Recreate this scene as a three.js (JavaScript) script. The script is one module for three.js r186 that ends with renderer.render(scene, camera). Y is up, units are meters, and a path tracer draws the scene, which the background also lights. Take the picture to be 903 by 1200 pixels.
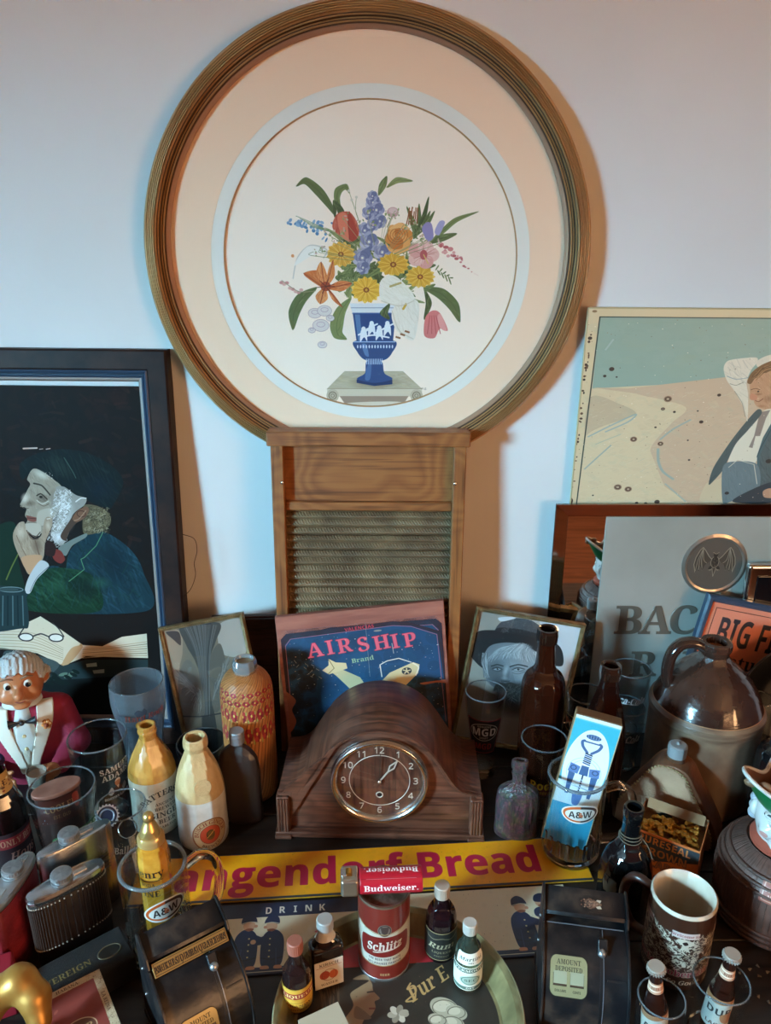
import * as THREE from 'three';
import { RoundedBoxGeometry } from 'three/addons/geometries/RoundedBoxGeometry.js';
import { mergeGeometries, mergeVertices, toCreasedNormals } from 'three/addons/utils/BufferGeometryUtils.js';
import { TextGeometry } from 'three/addons/geometries/TextGeometry.js';
import { FontLoader } from 'three/addons/loaders/FontLoader.js';
import { RectAreaLightUniformsLib } from 'three/addons/lights/RectAreaLightUniformsLib.js';

// ---------------------------------------------------------------- camera, sky, lights, exposure
const scene = new THREE.Scene();
const camera = new THREE.PerspectiveCamera(67.3, 903 / 1200, 0.05, 30);
camera.position.set(0, 1.63, 1.25);
camera.rotation.set(-20 * Math.PI / 180, 0, 0);
const renderer = new THREE.WebGLRenderer();
renderer.toneMapping = THREE.LinearToneMapping;
renderer.toneMappingExposure = 1.0;
renderer.shadowMap.enabled = true;
RectAreaLightUniformsLib.init();
scene.background = new THREE.Color(0.62, 0.78, 1.0);
function areaLight(color, intensity, w, h, at, to) {
  const l = new THREE.RectAreaLight(color, intensity, w, h);
  l.position.set(...at); l.lookAt(...to); l.castShadow = true; scene.add(l); return l;
}
// daylight: area light standing for sky through the window, its height shaped to grade the wall
areaLight(new THREE.Color(0.275, 0.65, 0.89), 392, 5.0, 1.2, [-4.84, 2.42, 5.17], [0, 2.42, 0.2]);
areaLight(new THREE.Color(0.45, 0.74, 0.92), 700, 5.0, 1.1, [-4.84, 3.57, 5.17], [0, 3.57, 0.2]);   // added light to brighten the table, placed as higher sky
// added warm fill lamp, out of view on the right wall
const FILL_LAMP = { at: [2.16, 1.6, 2.85], w: 1.5, h: 0.8 };
areaLight(new THREE.Color(1.0, 0.545, 0.25), 18.6, FILL_LAMP.w, FILL_LAMP.h, [FILL_LAMP.at[0] - 0.035, FILL_LAMP.at[1], FILL_LAMP.at[2]], [0, FILL_LAMP.at[1], FILL_LAMP.at[2]]);

// ---------------------------------------------------------------- helpers
const D2R = Math.PI / 180;
let seed = 7;
const rnd = () => { seed = (seed + 0x6d2b79f5) | 0; let t = Math.imul(seed ^ (seed >>> 15), 1 | seed); t = (t + Math.imul(t ^ (t >>> 7), 61 | t)) ^ t; return ((t ^ (t >>> 14)) >>> 0) / 4294967296; };
const rr = (a, b) => a + (b - a) * rnd();
const clamp = (x, a, b) => Math.min(b, Math.max(a, x)), mixn = (a, b, t) => a + (b - a) * t;
const smooth = (a, b, x) => { const t = clamp((x - a) / (b - a), 0, 1); return t * t * (3 - 2 * t); };
const used = {};
const numbered = (n) => { const k = used[n] = (used[n] ?? -1) + 1; return k ? `${n}_${String(k).padStart(3, '0')}` : n; };
function thing(name, label, category, at = [0, 0, 0], { ry = 0, rx = 0, rz = 0, group } = {}) {
  const o = new THREE.Group(); o.name = numbered(name); o.position.set(...at);
  o.rotation.order = 'YXZ'; o.rotation.set(rx * D2R, ry * D2R, rz * D2R);
  o.userData = { label, category }; if (group) o.userData.group = group;
  scene.add(o); return o;
}
function part(name, geo, mat, parent, label) {
  const m = new THREE.Mesh(geo, mat); m.name = name; m.castShadow = m.receiveShadow = true;
  if (label) m.userData.label = label;
  parent.add(m); return m;
}
function struct(name, geo, mat, at = [0, 0, 0]) {
  const m = new THREE.Mesh(geo, mat); m.name = name; m.position.set(...at); m.castShadow = m.receiveShadow = true; m.userData.kind = 'structure'; scene.add(m); return m;
}
function copyOf(src, at, ry, label, rx = 0, rz = 0) {
  const c = src.clone(); c.name = numbered(src.name.replace(/_\d{3}$/, '')); c.position.set(...at); c.rotation.order = 'YXZ'; c.rotation.set(rx * D2R, ry * D2R, rz * D2R);
  c.userData = { ...src.userData, label }; scene.add(c); return c;
}
const box = (w, h, d, x = 0, y = 0, z = 0) => new THREE.BoxGeometry(w, h, d).translate(x, y, z);
const rbox = (w, h, d, r, x = 0, y = 0, z = 0) => new RoundedBoxGeometry(w, h, d, 2, r).translate(x, y, z);
const merge = (list) => mergeGeometries(list.map((g) => { const n = g.index ? g.toNonIndexed() : g; for (const k of Object.keys(n.attributes)) if (!['position', 'normal', 'uv'].includes(k)) n.deleteAttribute(k); return n; }));
// texture coordinates in metres, by the plane each face lies in
function metres(geo, s = 1, swap = false) {
  const g = geo.index ? geo.toNonIndexed() : geo, p = g.attributes.position, uv = new Float32Array(p.count * 2), a = new THREE.Vector3(), b = new THREE.Vector3(), c = new THREE.Vector3();
  for (let i = 0; i < p.count; i += 3) {
    a.fromBufferAttribute(p, i); b.fromBufferAttribute(p, i + 1); c.fromBufferAttribute(p, i + 2);
    const n = b.clone().sub(a).cross(c.clone().sub(a)), x = Math.abs(n.x), y = Math.abs(n.y), z = Math.abs(n.z);
    for (const [k, v] of [[i, a], [i + 1, b], [i + 2, c]]) {
      let q = x >= y && x >= z ? [v.z, v.y] : y >= z ? [v.x, v.z] : [v.x, v.y];
      if (swap) q = [q[1], q[0]];
      uv[2 * k] = q[0] * s; uv[2 * k + 1] = q[1] * s;
    }
  }
  g.setAttribute('uv', new THREE.BufferAttribute(uv, 2)); return g;
}
function spline(pts, n = 40) {                 // smooth [r, y] profile; a point repeated keeps its corner
  const c = new THREE.CatmullRomCurve3(pts.map(([r, y]) => new THREE.Vector3(r, y, 0)), false, 'centripetal');
  return c.getPoints(n).map((p) => [Math.max(0, p.x), p.y]);
}
const lathe = (pts, seg = 40) => new THREE.LatheGeometry(pts.map(([r, y]) => new THREE.Vector2(Math.max(r, 0), y)), seg);
const creased = (g, deg = 35) => toCreasedNormals(g.index ? g.toNonIndexed() : g, deg * D2R);
const turned = (pts, seg = 40, deg = 38) => creased(lathe(pts, seg), deg);
const radiusAt = (pts) => (y) => { for (let i = 1; i < pts.length; i++) if ((pts[i - 1][1] <= y && pts[i][1] >= y)) { const t = (y - pts[i - 1][1]) / Math.max(1e-9, pts[i][1] - pts[i - 1][1]); return mixn(pts[i - 1][0], pts[i][0], t); } return pts[pts.length - 1][0]; };
function wrap(rAt, y0, y1, mid, wide, lift = 0.0005, nu = 24, nv = 10, squash = 1) {   // a sheet that follows a turned wall; mid and wide in degrees, 0 faces +z
  const P = [], U = [], I = [];
  for (let j = 0; j <= nv; j++) for (let i = 0; i <= nu; i++) {
    const u = i / nu, v = j / nv, y = mixn(y0, y1, v), f = (mid + (u - 0.5) * wide) * D2R, r = rAt(y) + lift;
    P.push(r * Math.sin(f), y, r * Math.cos(f) * squash); U.push(u, v);
  }
  for (let j = 0; j < nv; j++) for (let i = 0; i < nu; i++) { const a = j * (nu + 1) + i, b = a + 1, c = a + nu + 1, d = c + 1; I.push(a, b, d, a, d, c); }
  const g = new THREE.BufferGeometry(); g.setAttribute('position', new THREE.Float32BufferAttribute(P, 3)); g.setAttribute('uv', new THREE.Float32BufferAttribute(U, 2)); g.setIndex(I); g.computeVertexNormals(); return g;
}
const tube = (pts, r, n = 32, k = 10, closed = false) => new THREE.TubeGeometry(new THREE.CatmullRomCurve3(pts.map((p) => new THREE.Vector3(...p)), closed), n, r, k, closed);
function capped(pts, r, n = 24, k = 10) { const e = pts[pts.length - 1], s = pts[0]; return merge([tube(pts, r, n, k), new THREE.SphereGeometry(r, k, 6).translate(...s), new THREE.SphereGeometry(r, k, 6).translate(...e)]); }
function extrude(pts, depth, bevel = 0, curve = 8) {
  const s = pts instanceof THREE.Shape ? pts : new THREE.Shape(pts.map(([x, y]) => new THREE.Vector2(x, y)));
  return new THREE.ExtrudeGeometry(s, { depth, bevelEnabled: bevel > 0, bevelSize: bevel, bevelThickness: bevel, bevelOffset: -bevel, bevelSegments: 2, curveSegments: curve });
}
// four mitred rails of a frame; profile is a closed list of [distance in from the outer edge, height towards the viewer]
function rails(parent, name, w, h, profile, mat, y0 = 0, deg = 30) {
  const sides = [[-1, -1, 1, -1], [1, -1, 1, 1], [1, 1, -1, 1], [-1, 1, -1, -1]];
  for (const [ax, ay, bx, by] of sides) {
    const P = [], U = [], n = profile.length, L = ax === bx ? h : w;
    const at = (sx, sy, [d, z]) => [sx * (w / 2 - d), y0 + h / 2 + sy * (h / 2 - d), z];
    for (let i = 0; i < n; i++) {
      const p = profile[i], q = profile[(i + 1) % n], A = at(ax, ay, p), B = at(bx, by, p), C = at(bx, by, q), E = at(ax, ay, q);
      const u = (d) => [d, L - d], [p0, p1] = u(p[0]), [q0, q1] = u(q[0]), v0 = p[0] + p[1], v1 = q[0] + q[1];
      P.push(...A, ...B, ...C, ...A, ...C, ...E); U.push(p0, v0, p1, v0, q1, v1, p0, v0, q1, v1, q0, v1);
    }
    const g = new THREE.BufferGeometry(); g.setAttribute('position', new THREE.Float32BufferAttribute(P, 3)); g.setAttribute('uv', new THREE.Float32BufferAttribute(U, 2)); g.computeVertexNormals();
    part(name, toCreasedNormals(g, deg * D2R), mat, parent);
  }
}
// surface of a distance field (naive surface nets), for bodies that are neither turned nor extruded
function field(f, lo, hi, cell) {
  const n = [0, 1, 2].map((k) => Math.ceil((hi[k] - lo[k]) / cell) + 1), [nx, ny, nz] = n, V = new Float32Array(nx * ny * nz), id = (i, j, k) => i + nx * (j + ny * k);
  for (let k = 0; k < nz; k++) for (let j = 0; j < ny; j++) for (let i = 0; i < nx; i++) V[id(i, j, k)] = f(lo[0] + i * cell, lo[1] + j * cell, lo[2] + k * cell);
  const P = [], N = [], I = [], at = new Int32Array(nx * ny * nz).fill(-1), C = [[0, 0, 0], [1, 0, 0], [0, 1, 0], [1, 1, 0], [0, 0, 1], [1, 0, 1], [0, 1, 1], [1, 1, 1]], E = [[0, 1], [2, 3], [4, 5], [6, 7], [0, 2], [1, 3], [4, 6], [5, 7], [0, 4], [1, 5], [2, 6], [3, 7]];
  for (let k = 0; k < nz - 1; k++) for (let j = 0; j < ny - 1; j++) for (let i = 0; i < nx - 1; i++) {
    const v = C.map((c) => V[id(i + c[0], j + c[1], k + c[2])]); let s = [0, 0, 0], m = 0;
    for (const [a, b] of E) if ((v[a] < 0) !== (v[b] < 0)) { const t = v[a] / (v[a] - v[b]); for (let q = 0; q < 3; q++) s[q] += mixn(C[a][q], C[b][q], t); m++; }
    if (!m) continue;
    const p = [lo[0] + (i + s[0] / m) * cell, lo[1] + (j + s[1] / m) * cell, lo[2] + (k + s[2] / m) * cell], e = cell * 0.5;
    at[id(i, j, k)] = P.length / 3; P.push(...p);
    const g = [f(p[0] + e, p[1], p[2]) - f(p[0] - e, p[1], p[2]), f(p[0], p[1] + e, p[2]) - f(p[0], p[1] - e, p[2]), f(p[0], p[1], p[2] + e) - f(p[0], p[1], p[2] - e)], l = Math.hypot(...g) || 1; N.push(g[0] / l, g[1] / l, g[2] / l);
  }
  const quad = (a, b, c, d, flip) => { if (a < 0 || b < 0 || c < 0 || d < 0) return; flip ? I.push(a, c, b, a, d, c) : I.push(a, b, c, a, c, d); };
  for (let k = 1; k < nz - 1; k++) for (let j = 1; j < ny - 1; j++) for (let i = 1; i < nx - 1; i++) {
    const s = V[id(i, j, k)] < 0;
    if (s !== V[id(i + 1, j, k)] < 0) quad(at[id(i, j - 1, k - 1)], at[id(i, j, k - 1)], at[id(i, j, k)], at[id(i, j - 1, k)], !s);
    if (s !== V[id(i, j + 1, k)] < 0) quad(at[id(i - 1, j, k - 1)], at[id(i - 1, j, k)], at[id(i, j, k)], at[id(i, j, k - 1)], !s);
    if (s !== V[id(i, j, k + 1)] < 0) quad(at[id(i - 1, j - 1, k)], at[id(i, j - 1, k)], at[id(i, j, k)], at[id(i - 1, j, k)], !s);
  }
  const g = new THREE.BufferGeometry(); g.setAttribute('position', new THREE.Float32BufferAttribute(P, 3)); g.setAttribute('normal', new THREE.Float32BufferAttribute(N, 3));
  g.setAttribute('uv', new THREE.Float32BufferAttribute(P.reduce((u, v, i) => { if (i % 3 === 0) u.push(v, P[i + 1]); return u; }, []), 2)); g.setIndex(I); return g;
}
const smin = (a, b, k) => { const h = clamp(0.5 + 0.5 * (b - a) / k, 0, 1); return mixn(b, a, h) - k * h * (1 - h); };
const ell = (x, y, z, c, r) => { const px = (x - c[0]) / r[0], py = (y - c[1]) / r[1], pz = (z - c[2]) / r[2], k0 = Math.hypot(px, py, pz), k1 = Math.hypot(px / r[0], py / r[1], pz / r[2]); return k1 < 1e-9 ? -Math.min(...r) : k0 * (k0 - 1) / k1; };
const cap = (x, y, z, a, b, ra, rb) => { const d = [b[0] - a[0], b[1] - a[1], b[2] - a[2]], q = [x - a[0], y - a[1], z - a[2]], t = clamp((q[0] * d[0] + q[1] * d[1] + q[2] * d[2]) / (d[0] ** 2 + d[1] ** 2 + d[2] ** 2), 0, 1); return Math.hypot(q[0] - d[0] * t, q[1] - d[1] * t, q[2] - d[2] * t) - mixn(ra, rb, t); };

// ---------------------------------------------------------------- textures
function noise2(size, fx, fy, oct, sd) {       // tileable value noise, 0..1
  const out = new Float32Array(size * size); let amp = 1, tot = 0;
  for (let o = 0; o < oct; o++) {
    const gx = fx << o, gy = fy << o, G = new Float32Array(gx * gy); let s = sd * 977 + o * 131;
    for (let i = 0; i < G.length; i++) { s = (Math.imul(s, 1664525) + 1013904223) | 0; G[i] = ((s >>> 8) & 0xffff) / 65535; }
    for (let y = 0; y < size; y++) { const v = y / size * gy, j = Math.floor(v), b = v - j, sb = b * b * (3 - 2 * b), j0 = (j % gy) * gx, j1 = ((j + 1) % gy) * gx;
      for (let x = 0; x < size; x++) { const u = x / size * gx, i = Math.floor(u), a = u - i, sa = a * a * (3 - 2 * a), i0 = i % gx, i1 = (i + 1) % gx; out[y * size + x] += amp * mixn(mixn(G[j0 + i0], G[j0 + i1], sa), mixn(G[j1 + i0], G[j1 + i1], sa), sb); } }
    tot += amp; amp *= 0.5;
  }
  for (let i = 0; i < out.length; i++) out[i] /= tot; return out;
}
function dataTex(size, fn, srgb) {
  const d = new Uint8Array(size * size * 4);
  for (let i = 0; i < size * size; i++) { const c = fn(i, i % size, Math.floor(i / size)); d[4 * i] = c[0]; d[4 * i + 1] = c[1]; d[4 * i + 2] = c[2]; d[4 * i + 3] = 255; }
  const t = new THREE.DataTexture(d, size, size); t.wrapS = t.wrapT = THREE.RepeatWrapping; t.magFilter = THREE.LinearFilter; t.minFilter = THREE.LinearMipmapLinearFilter; if (srgb) t.colorSpace = THREE.SRGBColorSpace; t.needsUpdate = true; return t;
}
const hex = (h) => [(h >> 16) & 255, (h >> 8) & 255, h & 255];
function mottled(c1, c2, fx, fy, oct, sd, size = 256, pow = 1) { const n = noise2(size, fx, fy, oct, sd), a = hex(c1), b = hex(c2); return dataTex(size, (i) => { const t = clamp((n[i] - 0.25) * 2, 0, 1) ** pow; return [mixn(a[0], b[0], t), mixn(a[1], b[1], t), mixn(a[2], b[2], t)]; }, true); }
function bumpTex(fx, fy, oct, sd, size = 256) { const n = noise2(size, fx, fy, oct, sd); return dataTex(size, (i) => { const v = n[i] * 255; return [v, v, v]; }); }
function woodTex(c1, c2, c3, sd, size = 512, rings = 9, stretch = 2) {   // grain along u
  const a = noise2(size, 2, 3 * stretch, 3, sd), b = noise2(size, 4, 96, 2, sd + 1), A = hex(c1), B = hex(c2), C = hex(c3);
  return dataTex(size, (i) => { const g = Math.abs(((a[i] * rings) % 1) * 2 - 1), t = clamp(g * 0.75 + (b[i] - 0.5) * 0.9, 0, 1), k = clamp((b[i] - 0.62) * 4, 0, 1); return [0, 1, 2].map((q) => mixn(mixn(A[q], B[q], t), C[q], k * 0.6)); }, true);
}
const rep = (t, u, v = u, turn = 0) => { const c = t.clone(); c.repeat.set(u, v); c.rotation = turn; c.needsUpdate = true; return c; };
function canvasTex(W, H, draw) {
  const c = document.createElement('canvas'); c.width = W; c.height = H; const x = c.getContext('2d'); draw(x, W, H);
  const t = new THREE.CanvasTexture(c); t.colorSpace = THREE.SRGBColorSpace; t.anisotropy = 8; return t;
}
const std = (color, rough = 0.6, metal = 0, more = {}) => new THREE.MeshStandardMaterial({ color, roughness: rough, metalness: metal, ...more });
const phy = (color, rough = 0.3, more = {}) => new THREE.MeshPhysicalMaterial({ color, roughness: rough, ...more });
const print = (map, rough = 0.6, more = {}) => new THREE.MeshStandardMaterial({ map, roughness: rough, ...more });
const decal = (map, rough = 0.5, more = {}) => new THREE.MeshStandardMaterial({ map, roughness: rough, transparent: true, ...more });
// a print board: print on the front (+z) of a thin board, edge on the other sides
function board(w, h, d, front, edge, y0 = 0) { const m = [edge, edge, edge, edge, front, edge]; return [box(w, h, d, 0, y0 + h / 2, -d / 2), m]; }
// drawing with coordinates traced on a flat print: four corners of the print to its w x h board, of which a window is the canvas
function tracer(q, w, h, win, W, H) {
  const src = [[-w / 2, h], [w / 2, h], [w / 2, 0], [-w / 2, 0]], A = [];
  for (let i = 0; i < 4; i++) { const [x, y] = q[i], [u, v] = src[i]; A.push([x, y, 1, 0, 0, 0, -u * x, -u * y, u], [0, 0, 0, x, y, 1, -v * x, -v * y, v]); }
  for (let c = 0; c < 8; c++) { let p = c; for (let r = c; r < 8; r++) if (Math.abs(A[r][c]) > Math.abs(A[p][c])) p = r; const t = A[c]; A[c] = A[p]; A[p] = t; for (let r = 0; r < 8; r++) if (r !== c) { const k = A[r][c] / A[c][c]; for (let j = c; j < 9; j++) A[r][j] -= k * A[c][j]; } }
  const m = A.map((r, i) => r[8] / r[i]);
  return (x, y) => { const d = m[6] * x + m[7] * y + 1, u = (m[0] * x + m[1] * y + m[2]) / d, v = (m[3] * x + m[4] * y + m[5]) / d; return [(u - win[0]) / win[2] * W, (1 - (v - win[1]) / win[3]) * H]; };
}
function pen(x, M = (a, b) => [a, b], ox = 0, oy = 0, s = 1) {      // strokes in traced coordinates (ox + a / s, oy + b / s)
  const T = (p) => M(ox + p[0] / s, oy + p[1] / s);
  const path = (pts, closed, soft) => { const q = pts.map(T); x.beginPath(); if (!soft) { q.forEach((p, i) => (i ? x.lineTo(...p) : x.moveTo(...p))); if (closed) x.closePath(); return; }
    const n = q.length, g = (i) => (closed ? q[(i + n) % n] : q[clamp(i, 0, n - 1)]), m = closed ? n : n - 1; x.moveTo(...q[0]);
    for (let i = 0; i < m; i++) { const a = g(i - 1), b = g(i), c = g(i + 1), d = g(i + 2); x.bezierCurveTo(b[0] + (c[0] - a[0]) / 6.5, b[1] + (c[1] - a[1]) / 6.5, c[0] - (d[0] - b[0]) / 6.5, c[1] - (d[1] - b[1]) / 6.5, c[0], c[1]); } if (closed) x.closePath(); };
  const k = () => { const a = T([0, 0]), b = T([1, 0]); return Math.hypot(a[0] - b[0], a[1] - b[1]); };
  return {
    at: (a, b, c = 1) => pen(x, M, a, b, c), T, k,
    fill(pts, col, soft = true) { path(pts, true, soft); x.fillStyle = col; x.fill(); },
    line(pts, col, w = 2, soft = true, closed = false) { path(pts, closed, soft); x.strokeStyle = col; x.lineWidth = w * k(); x.lineCap = 'round'; x.lineJoin = 'round'; x.stroke(); },
    dot(a, b, r, col, ry = r, rot = 0) { const p = T([a, b]); x.beginPath(); x.ellipse(p[0], p[1], r * k(), ry * k(), rot, 0, 7); x.fillStyle = col; x.fill(); },
    ring(a, b, r, col, w = 2, ry = r) { const p = T([a, b]); x.beginPath(); x.ellipse(p[0], p[1], r * k(), ry * k(), 0, 0, 7); x.strokeStyle = col; x.lineWidth = w * k(); x.stroke(); },
    hairs(pts, spread, n, cols, w = 1.5) { for (let i = 0; i < n; i++) { const d = [rr(-spread, spread), rr(-spread, spread)]; this.line(pts.map((p) => [p[0] + d[0] + rr(-spread, spread) * 0.3, p[1] + d[1] + rr(-spread, spread) * 0.3]), cols[Math.floor(rnd() * cols.length)], w); } },
    soft(a, b, r, col, al = 0.5, ry = r, rot = 0) { const p = T([a, b]), K = k(); x.save(); x.translate(...p); x.rotate(rot); x.scale(1, ry / r); const g = x.createRadialGradient(0, 0, 0, 0, 0, r * K); g.addColorStop(0, col); g.addColorStop(0.45, col + 'a0'); g.addColorStop(1, col + '00'); x.globalAlpha = al; x.fillStyle = g; x.fillRect(-r * K, -r * K, 2 * r * K, 2 * r * K); x.restore(); },
    inside(pts, fn, soft = true) { x.save(); path(pts, true, soft); x.clip(); fn(); x.restore(); },
    paint(pts, base, cols, n, len, dir, w = 4, al = 0.35, soft = true) { this.fill(pts, base, soft); const xs = pts.map((p) => p[0]), ys = pts.map((p) => p[1]), x0 = Math.min(...xs), x1 = Math.max(...xs), y0 = Math.min(...ys), y1 = Math.max(...ys); this.inside(pts, () => { for (let i = 0; i < n; i++) { const a = rr(x0, x1), b = rr(y0, y1), f = dir + rr(-0.45, 0.45), l = len * rr(0.4, 1.2); x.globalAlpha = al * rr(0.4, 1); this.line([[a - Math.cos(f) * l / 2, b - Math.sin(f) * l / 2], [a + rr(-2, 2), b + rr(-2, 2)], [a + Math.cos(f) * l / 2, b + Math.sin(f) * l / 2]], cols[Math.floor(rnd() * cols.length)], w * rr(0.5, 1.3)); } x.globalAlpha = 1; }, soft); },
    text(str, a, b, size, col, { font = 'sans-serif', bold = true, italic = 0, rot = 0, sx = 1, align = 'center', outline, ow = 1 } = {}) { const p = T([a, b]), z = size * k(); x.save(); x.translate(...p); x.rotate(rot); x.transform(sx, 0, -italic * sx, 1, 0, 0); x.font = `${bold ? 'bold ' : ''}${Math.round(z * 10) / 10}px ${font}`; x.textAlign = align; x.textBaseline = 'middle'; if (outline) { x.strokeStyle = outline; x.lineWidth = ow * k(); x.lineJoin = 'round'; x.strokeText(str, 0, 0); } x.fillStyle = col; x.fillText(str, 0, 0); x.restore(); },
  };
}
function specks(x, W, H, n, cols, r0, r1, a = 1) { for (let i = 0; i < n; i++) { x.globalAlpha = a * rr(0.3, 1); x.fillStyle = cols[Math.floor(rnd() * cols.length)]; x.beginPath(); x.ellipse(rnd() * W, rnd() * H, rr(r0, r1), rr(r0, r1), rnd() * 3, 0, 7); x.fill(); } x.globalAlpha = 1; }
function arcText(x, str, cx, cy, r, mid, size, col, { font = 'sans-serif', bold = true, inside = false, gap = 1 } = {}) {
  x.font = `${bold ? 'bold ' : ''}${size}px ${font}`; x.fillStyle = col; x.textAlign = 'center'; x.textBaseline = 'middle';
  const w = [...str].map((c) => x.measureText(c).width * gap), tot = w.reduce((a, b) => a + b, 0); let a = mid - (inside ? -1 : 1) * tot / 2 / r;
  [...str].forEach((c, i) => { const d = w[i] / 2 / r * (inside ? -1 : 1); a += d; x.save(); x.translate(cx + r * Math.sin(a), cy - r * Math.cos(a)); x.rotate(a + (inside ? Math.PI : 0)); x.fillText(c, 0, 0); x.restore(); a += d; });
}
const fontSerif = await new FontLoader().loadAsync('fonts/droid/droid_serif_bold.typeface.json');
const fontSans = await new FontLoader().loadAsync('fonts/droid/droid_sans_regular.typeface.json');

// ---------------------------------------------------------------- shared materials
const bumpFine = bumpTex(24, 24, 4, 3), bumpCoarse = bumpTex(5, 5, 5, 5), bumpGrain = bumpTex(3, 60, 3, 8);
const woodWalnut = woodTex(0x6a4130, 0x44261b, 0x2b1610, 11, 512, 9, 2);
const woodHoney = woodTex(0x9a6032, 0x7c4622, 0x512c14, 17, 512, 7, 1);
const woodDark = woodTex(0x2a1f19, 0x19120e, 0x0d0907, 23, 512, 8, 2);
const woodOld = woodTex(0x7d5240, 0x5d392b, 0x3a2018, 29, 512, 8, 3);
const wornBlack = mottled(0x17191c, 0x3a3a3c, 5, 4, 5, 41, 256, 1.6);
const rustDark = mottled(0x15171b, 0x403630, 5, 6, 5, 43, 256, 1.8);
const M = {
  wall: new THREE.MeshStandardMaterial({ map: rep(mottled(0xd4d2d0, 0xdbdad9, 4, 4, 5, 51), 1), roughness: 0.92, bumpMap: bumpCoarse, bumpScale: 0.002 }),
  panel: std(0x9c6a40, 0.6, 0, { map: rep(woodHoney, 0.7) }),
  floor: std(0xffffff, 0.5, 0, { map: rep(woodOld, 0.8) }),
  ceiling: std(0xd8cdbf, 0.95),
  white: std(0xd8d5cf, 0.5),
  table: std(0xffffff, 0.42, 0, { map: rep(woodDark, 2), bumpMap: rep(bumpGrain, 2), bumpScale: 0.0006 }),
  walnut: phy(0xffffff, 0.36, { map: rep(woodWalnut, 3), bumpMap: rep(bumpGrain, 3), bumpScale: 0.0003, clearcoat: 0.25, clearcoatRoughness: 0.35 }),
  walnutUp: phy(0xffffff, 0.36, { map: rep(woodWalnut, 3, 3, Math.PI / 2), clearcoat: 0.25, clearcoatRoughness: 0.35 }),
  honey: std(0xffffff, 0.5, 0, { map: rep(woodHoney, 3), bumpMap: rep(bumpGrain, 3), bumpScale: 0.0005 }),
  honeyUp: std(0xffffff, 0.5, 0, { map: rep(woodHoney, 3, 3, Math.PI / 2), bumpMap: rep(bumpGrain, 3, 3, Math.PI / 2), bumpScale: 0.0005 }),
  oldWood: std(0xffffff, 0.7, 0, { map: rep(woodOld, 4), bumpMap: rep(bumpGrain, 4), bumpScale: 0.0008 }),
  blackFrame: phy(0xffffff, 0.5, { map: rep(mottled(0x201413, 0x332019, 6, 6, 4, 61), 6), bumpMap: rep(bumpFine, 5), bumpScale: 0.0003, specularIntensity: 0.4 }),
  blueFrame: phy(0x2b3d52, 0.42, { bumpMap: rep(bumpFine, 5), bumpScale: 0.0008 }),
  greyEdge: std(0x8d7f78, 0.5),
  gilt: std(0xffffff, 0.46, 0.5, { map: rep(mottled(0xa67848, 0xc99e6c, 8, 8, 4, 67), 4), bumpMap: rep(bumpFine, 6), bumpScale: 0.0004 }),
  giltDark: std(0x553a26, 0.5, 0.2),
  giltOld: std(0xffffff, 0.42, 0.6, { map: rep(mottled(0x6e5638, 0xa08860, 8, 8, 3, 69), 12) }),
  glass: phy(0xf4f8fa, 0.015, { transmission: 1, thickness: 0, ior: 1.5 }),
  thickGlass: phy(0xffffff, 0.02, { transmission: 1, thickness: 0.01, ior: 1.5 }),
  glassGrey: phy(0xe6ecee, 0.04, { transmission: 1, thickness: 0.003, ior: 1.5 }),
  glassFrost: phy(0xd4dce2, 0.3, { transmission: 0.93, thickness: 0, ior: 1.45 }),
  pane: phy(0xffffff, 0.02, { transmission: 1, thickness: 0, ior: 1.5 }),
  amber: phy(0x5a2412, 0.07, { transmission: 0.75, thickness: 0.004, ior: 1.5 }),
  darkGlass: phy(0x0b0c0e, 0.08, { ior: 1.5, clearcoat: 0.6, clearcoatRoughness: 0.1 }),
  chrome: std(0xd4d6d8, 0.12, 1),
  steel: std(0xc2c4c6, 0.26, 1, { bumpMap: rep(bumpFine, 3), bumpScale: 0.0001 }),
  dullSteel: std(0xffffff, 0.42, 0.9, { map: mottled(0x9a9c9e, 0xc0c2c3, 6, 6, 4, 71) }),
  rim: phy(0xaab4ba, 0.12, { transmission: 0.8, thickness: 0.003, ior: 1.5 }),
  brass: std(0xb98a3e, 0.3, 1),
  gold: std(0xd0a14c, 0.24, 1),
  mirror: std(0xe2e0dd, 0.02, 1),
  cream: std(0xd9cfb6, 0.5),
  paper: std(0xcfc3a8, 0.8),
  blackPaint: std(0xffffff, 0.4, 0.1, { map: rep(wornBlack, 1), bumpMap: rep(bumpFine, 1), bumpScale: 0.0003 }),
  rustPaint: std(0xffffff, 0.36, 0.35, { map: rep(rustDark, 9), bumpMap: rep(bumpFine, 6), bumpScale: 0.0004 }),
  black: std(0x0d0d0f, 0.45),
};

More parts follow.
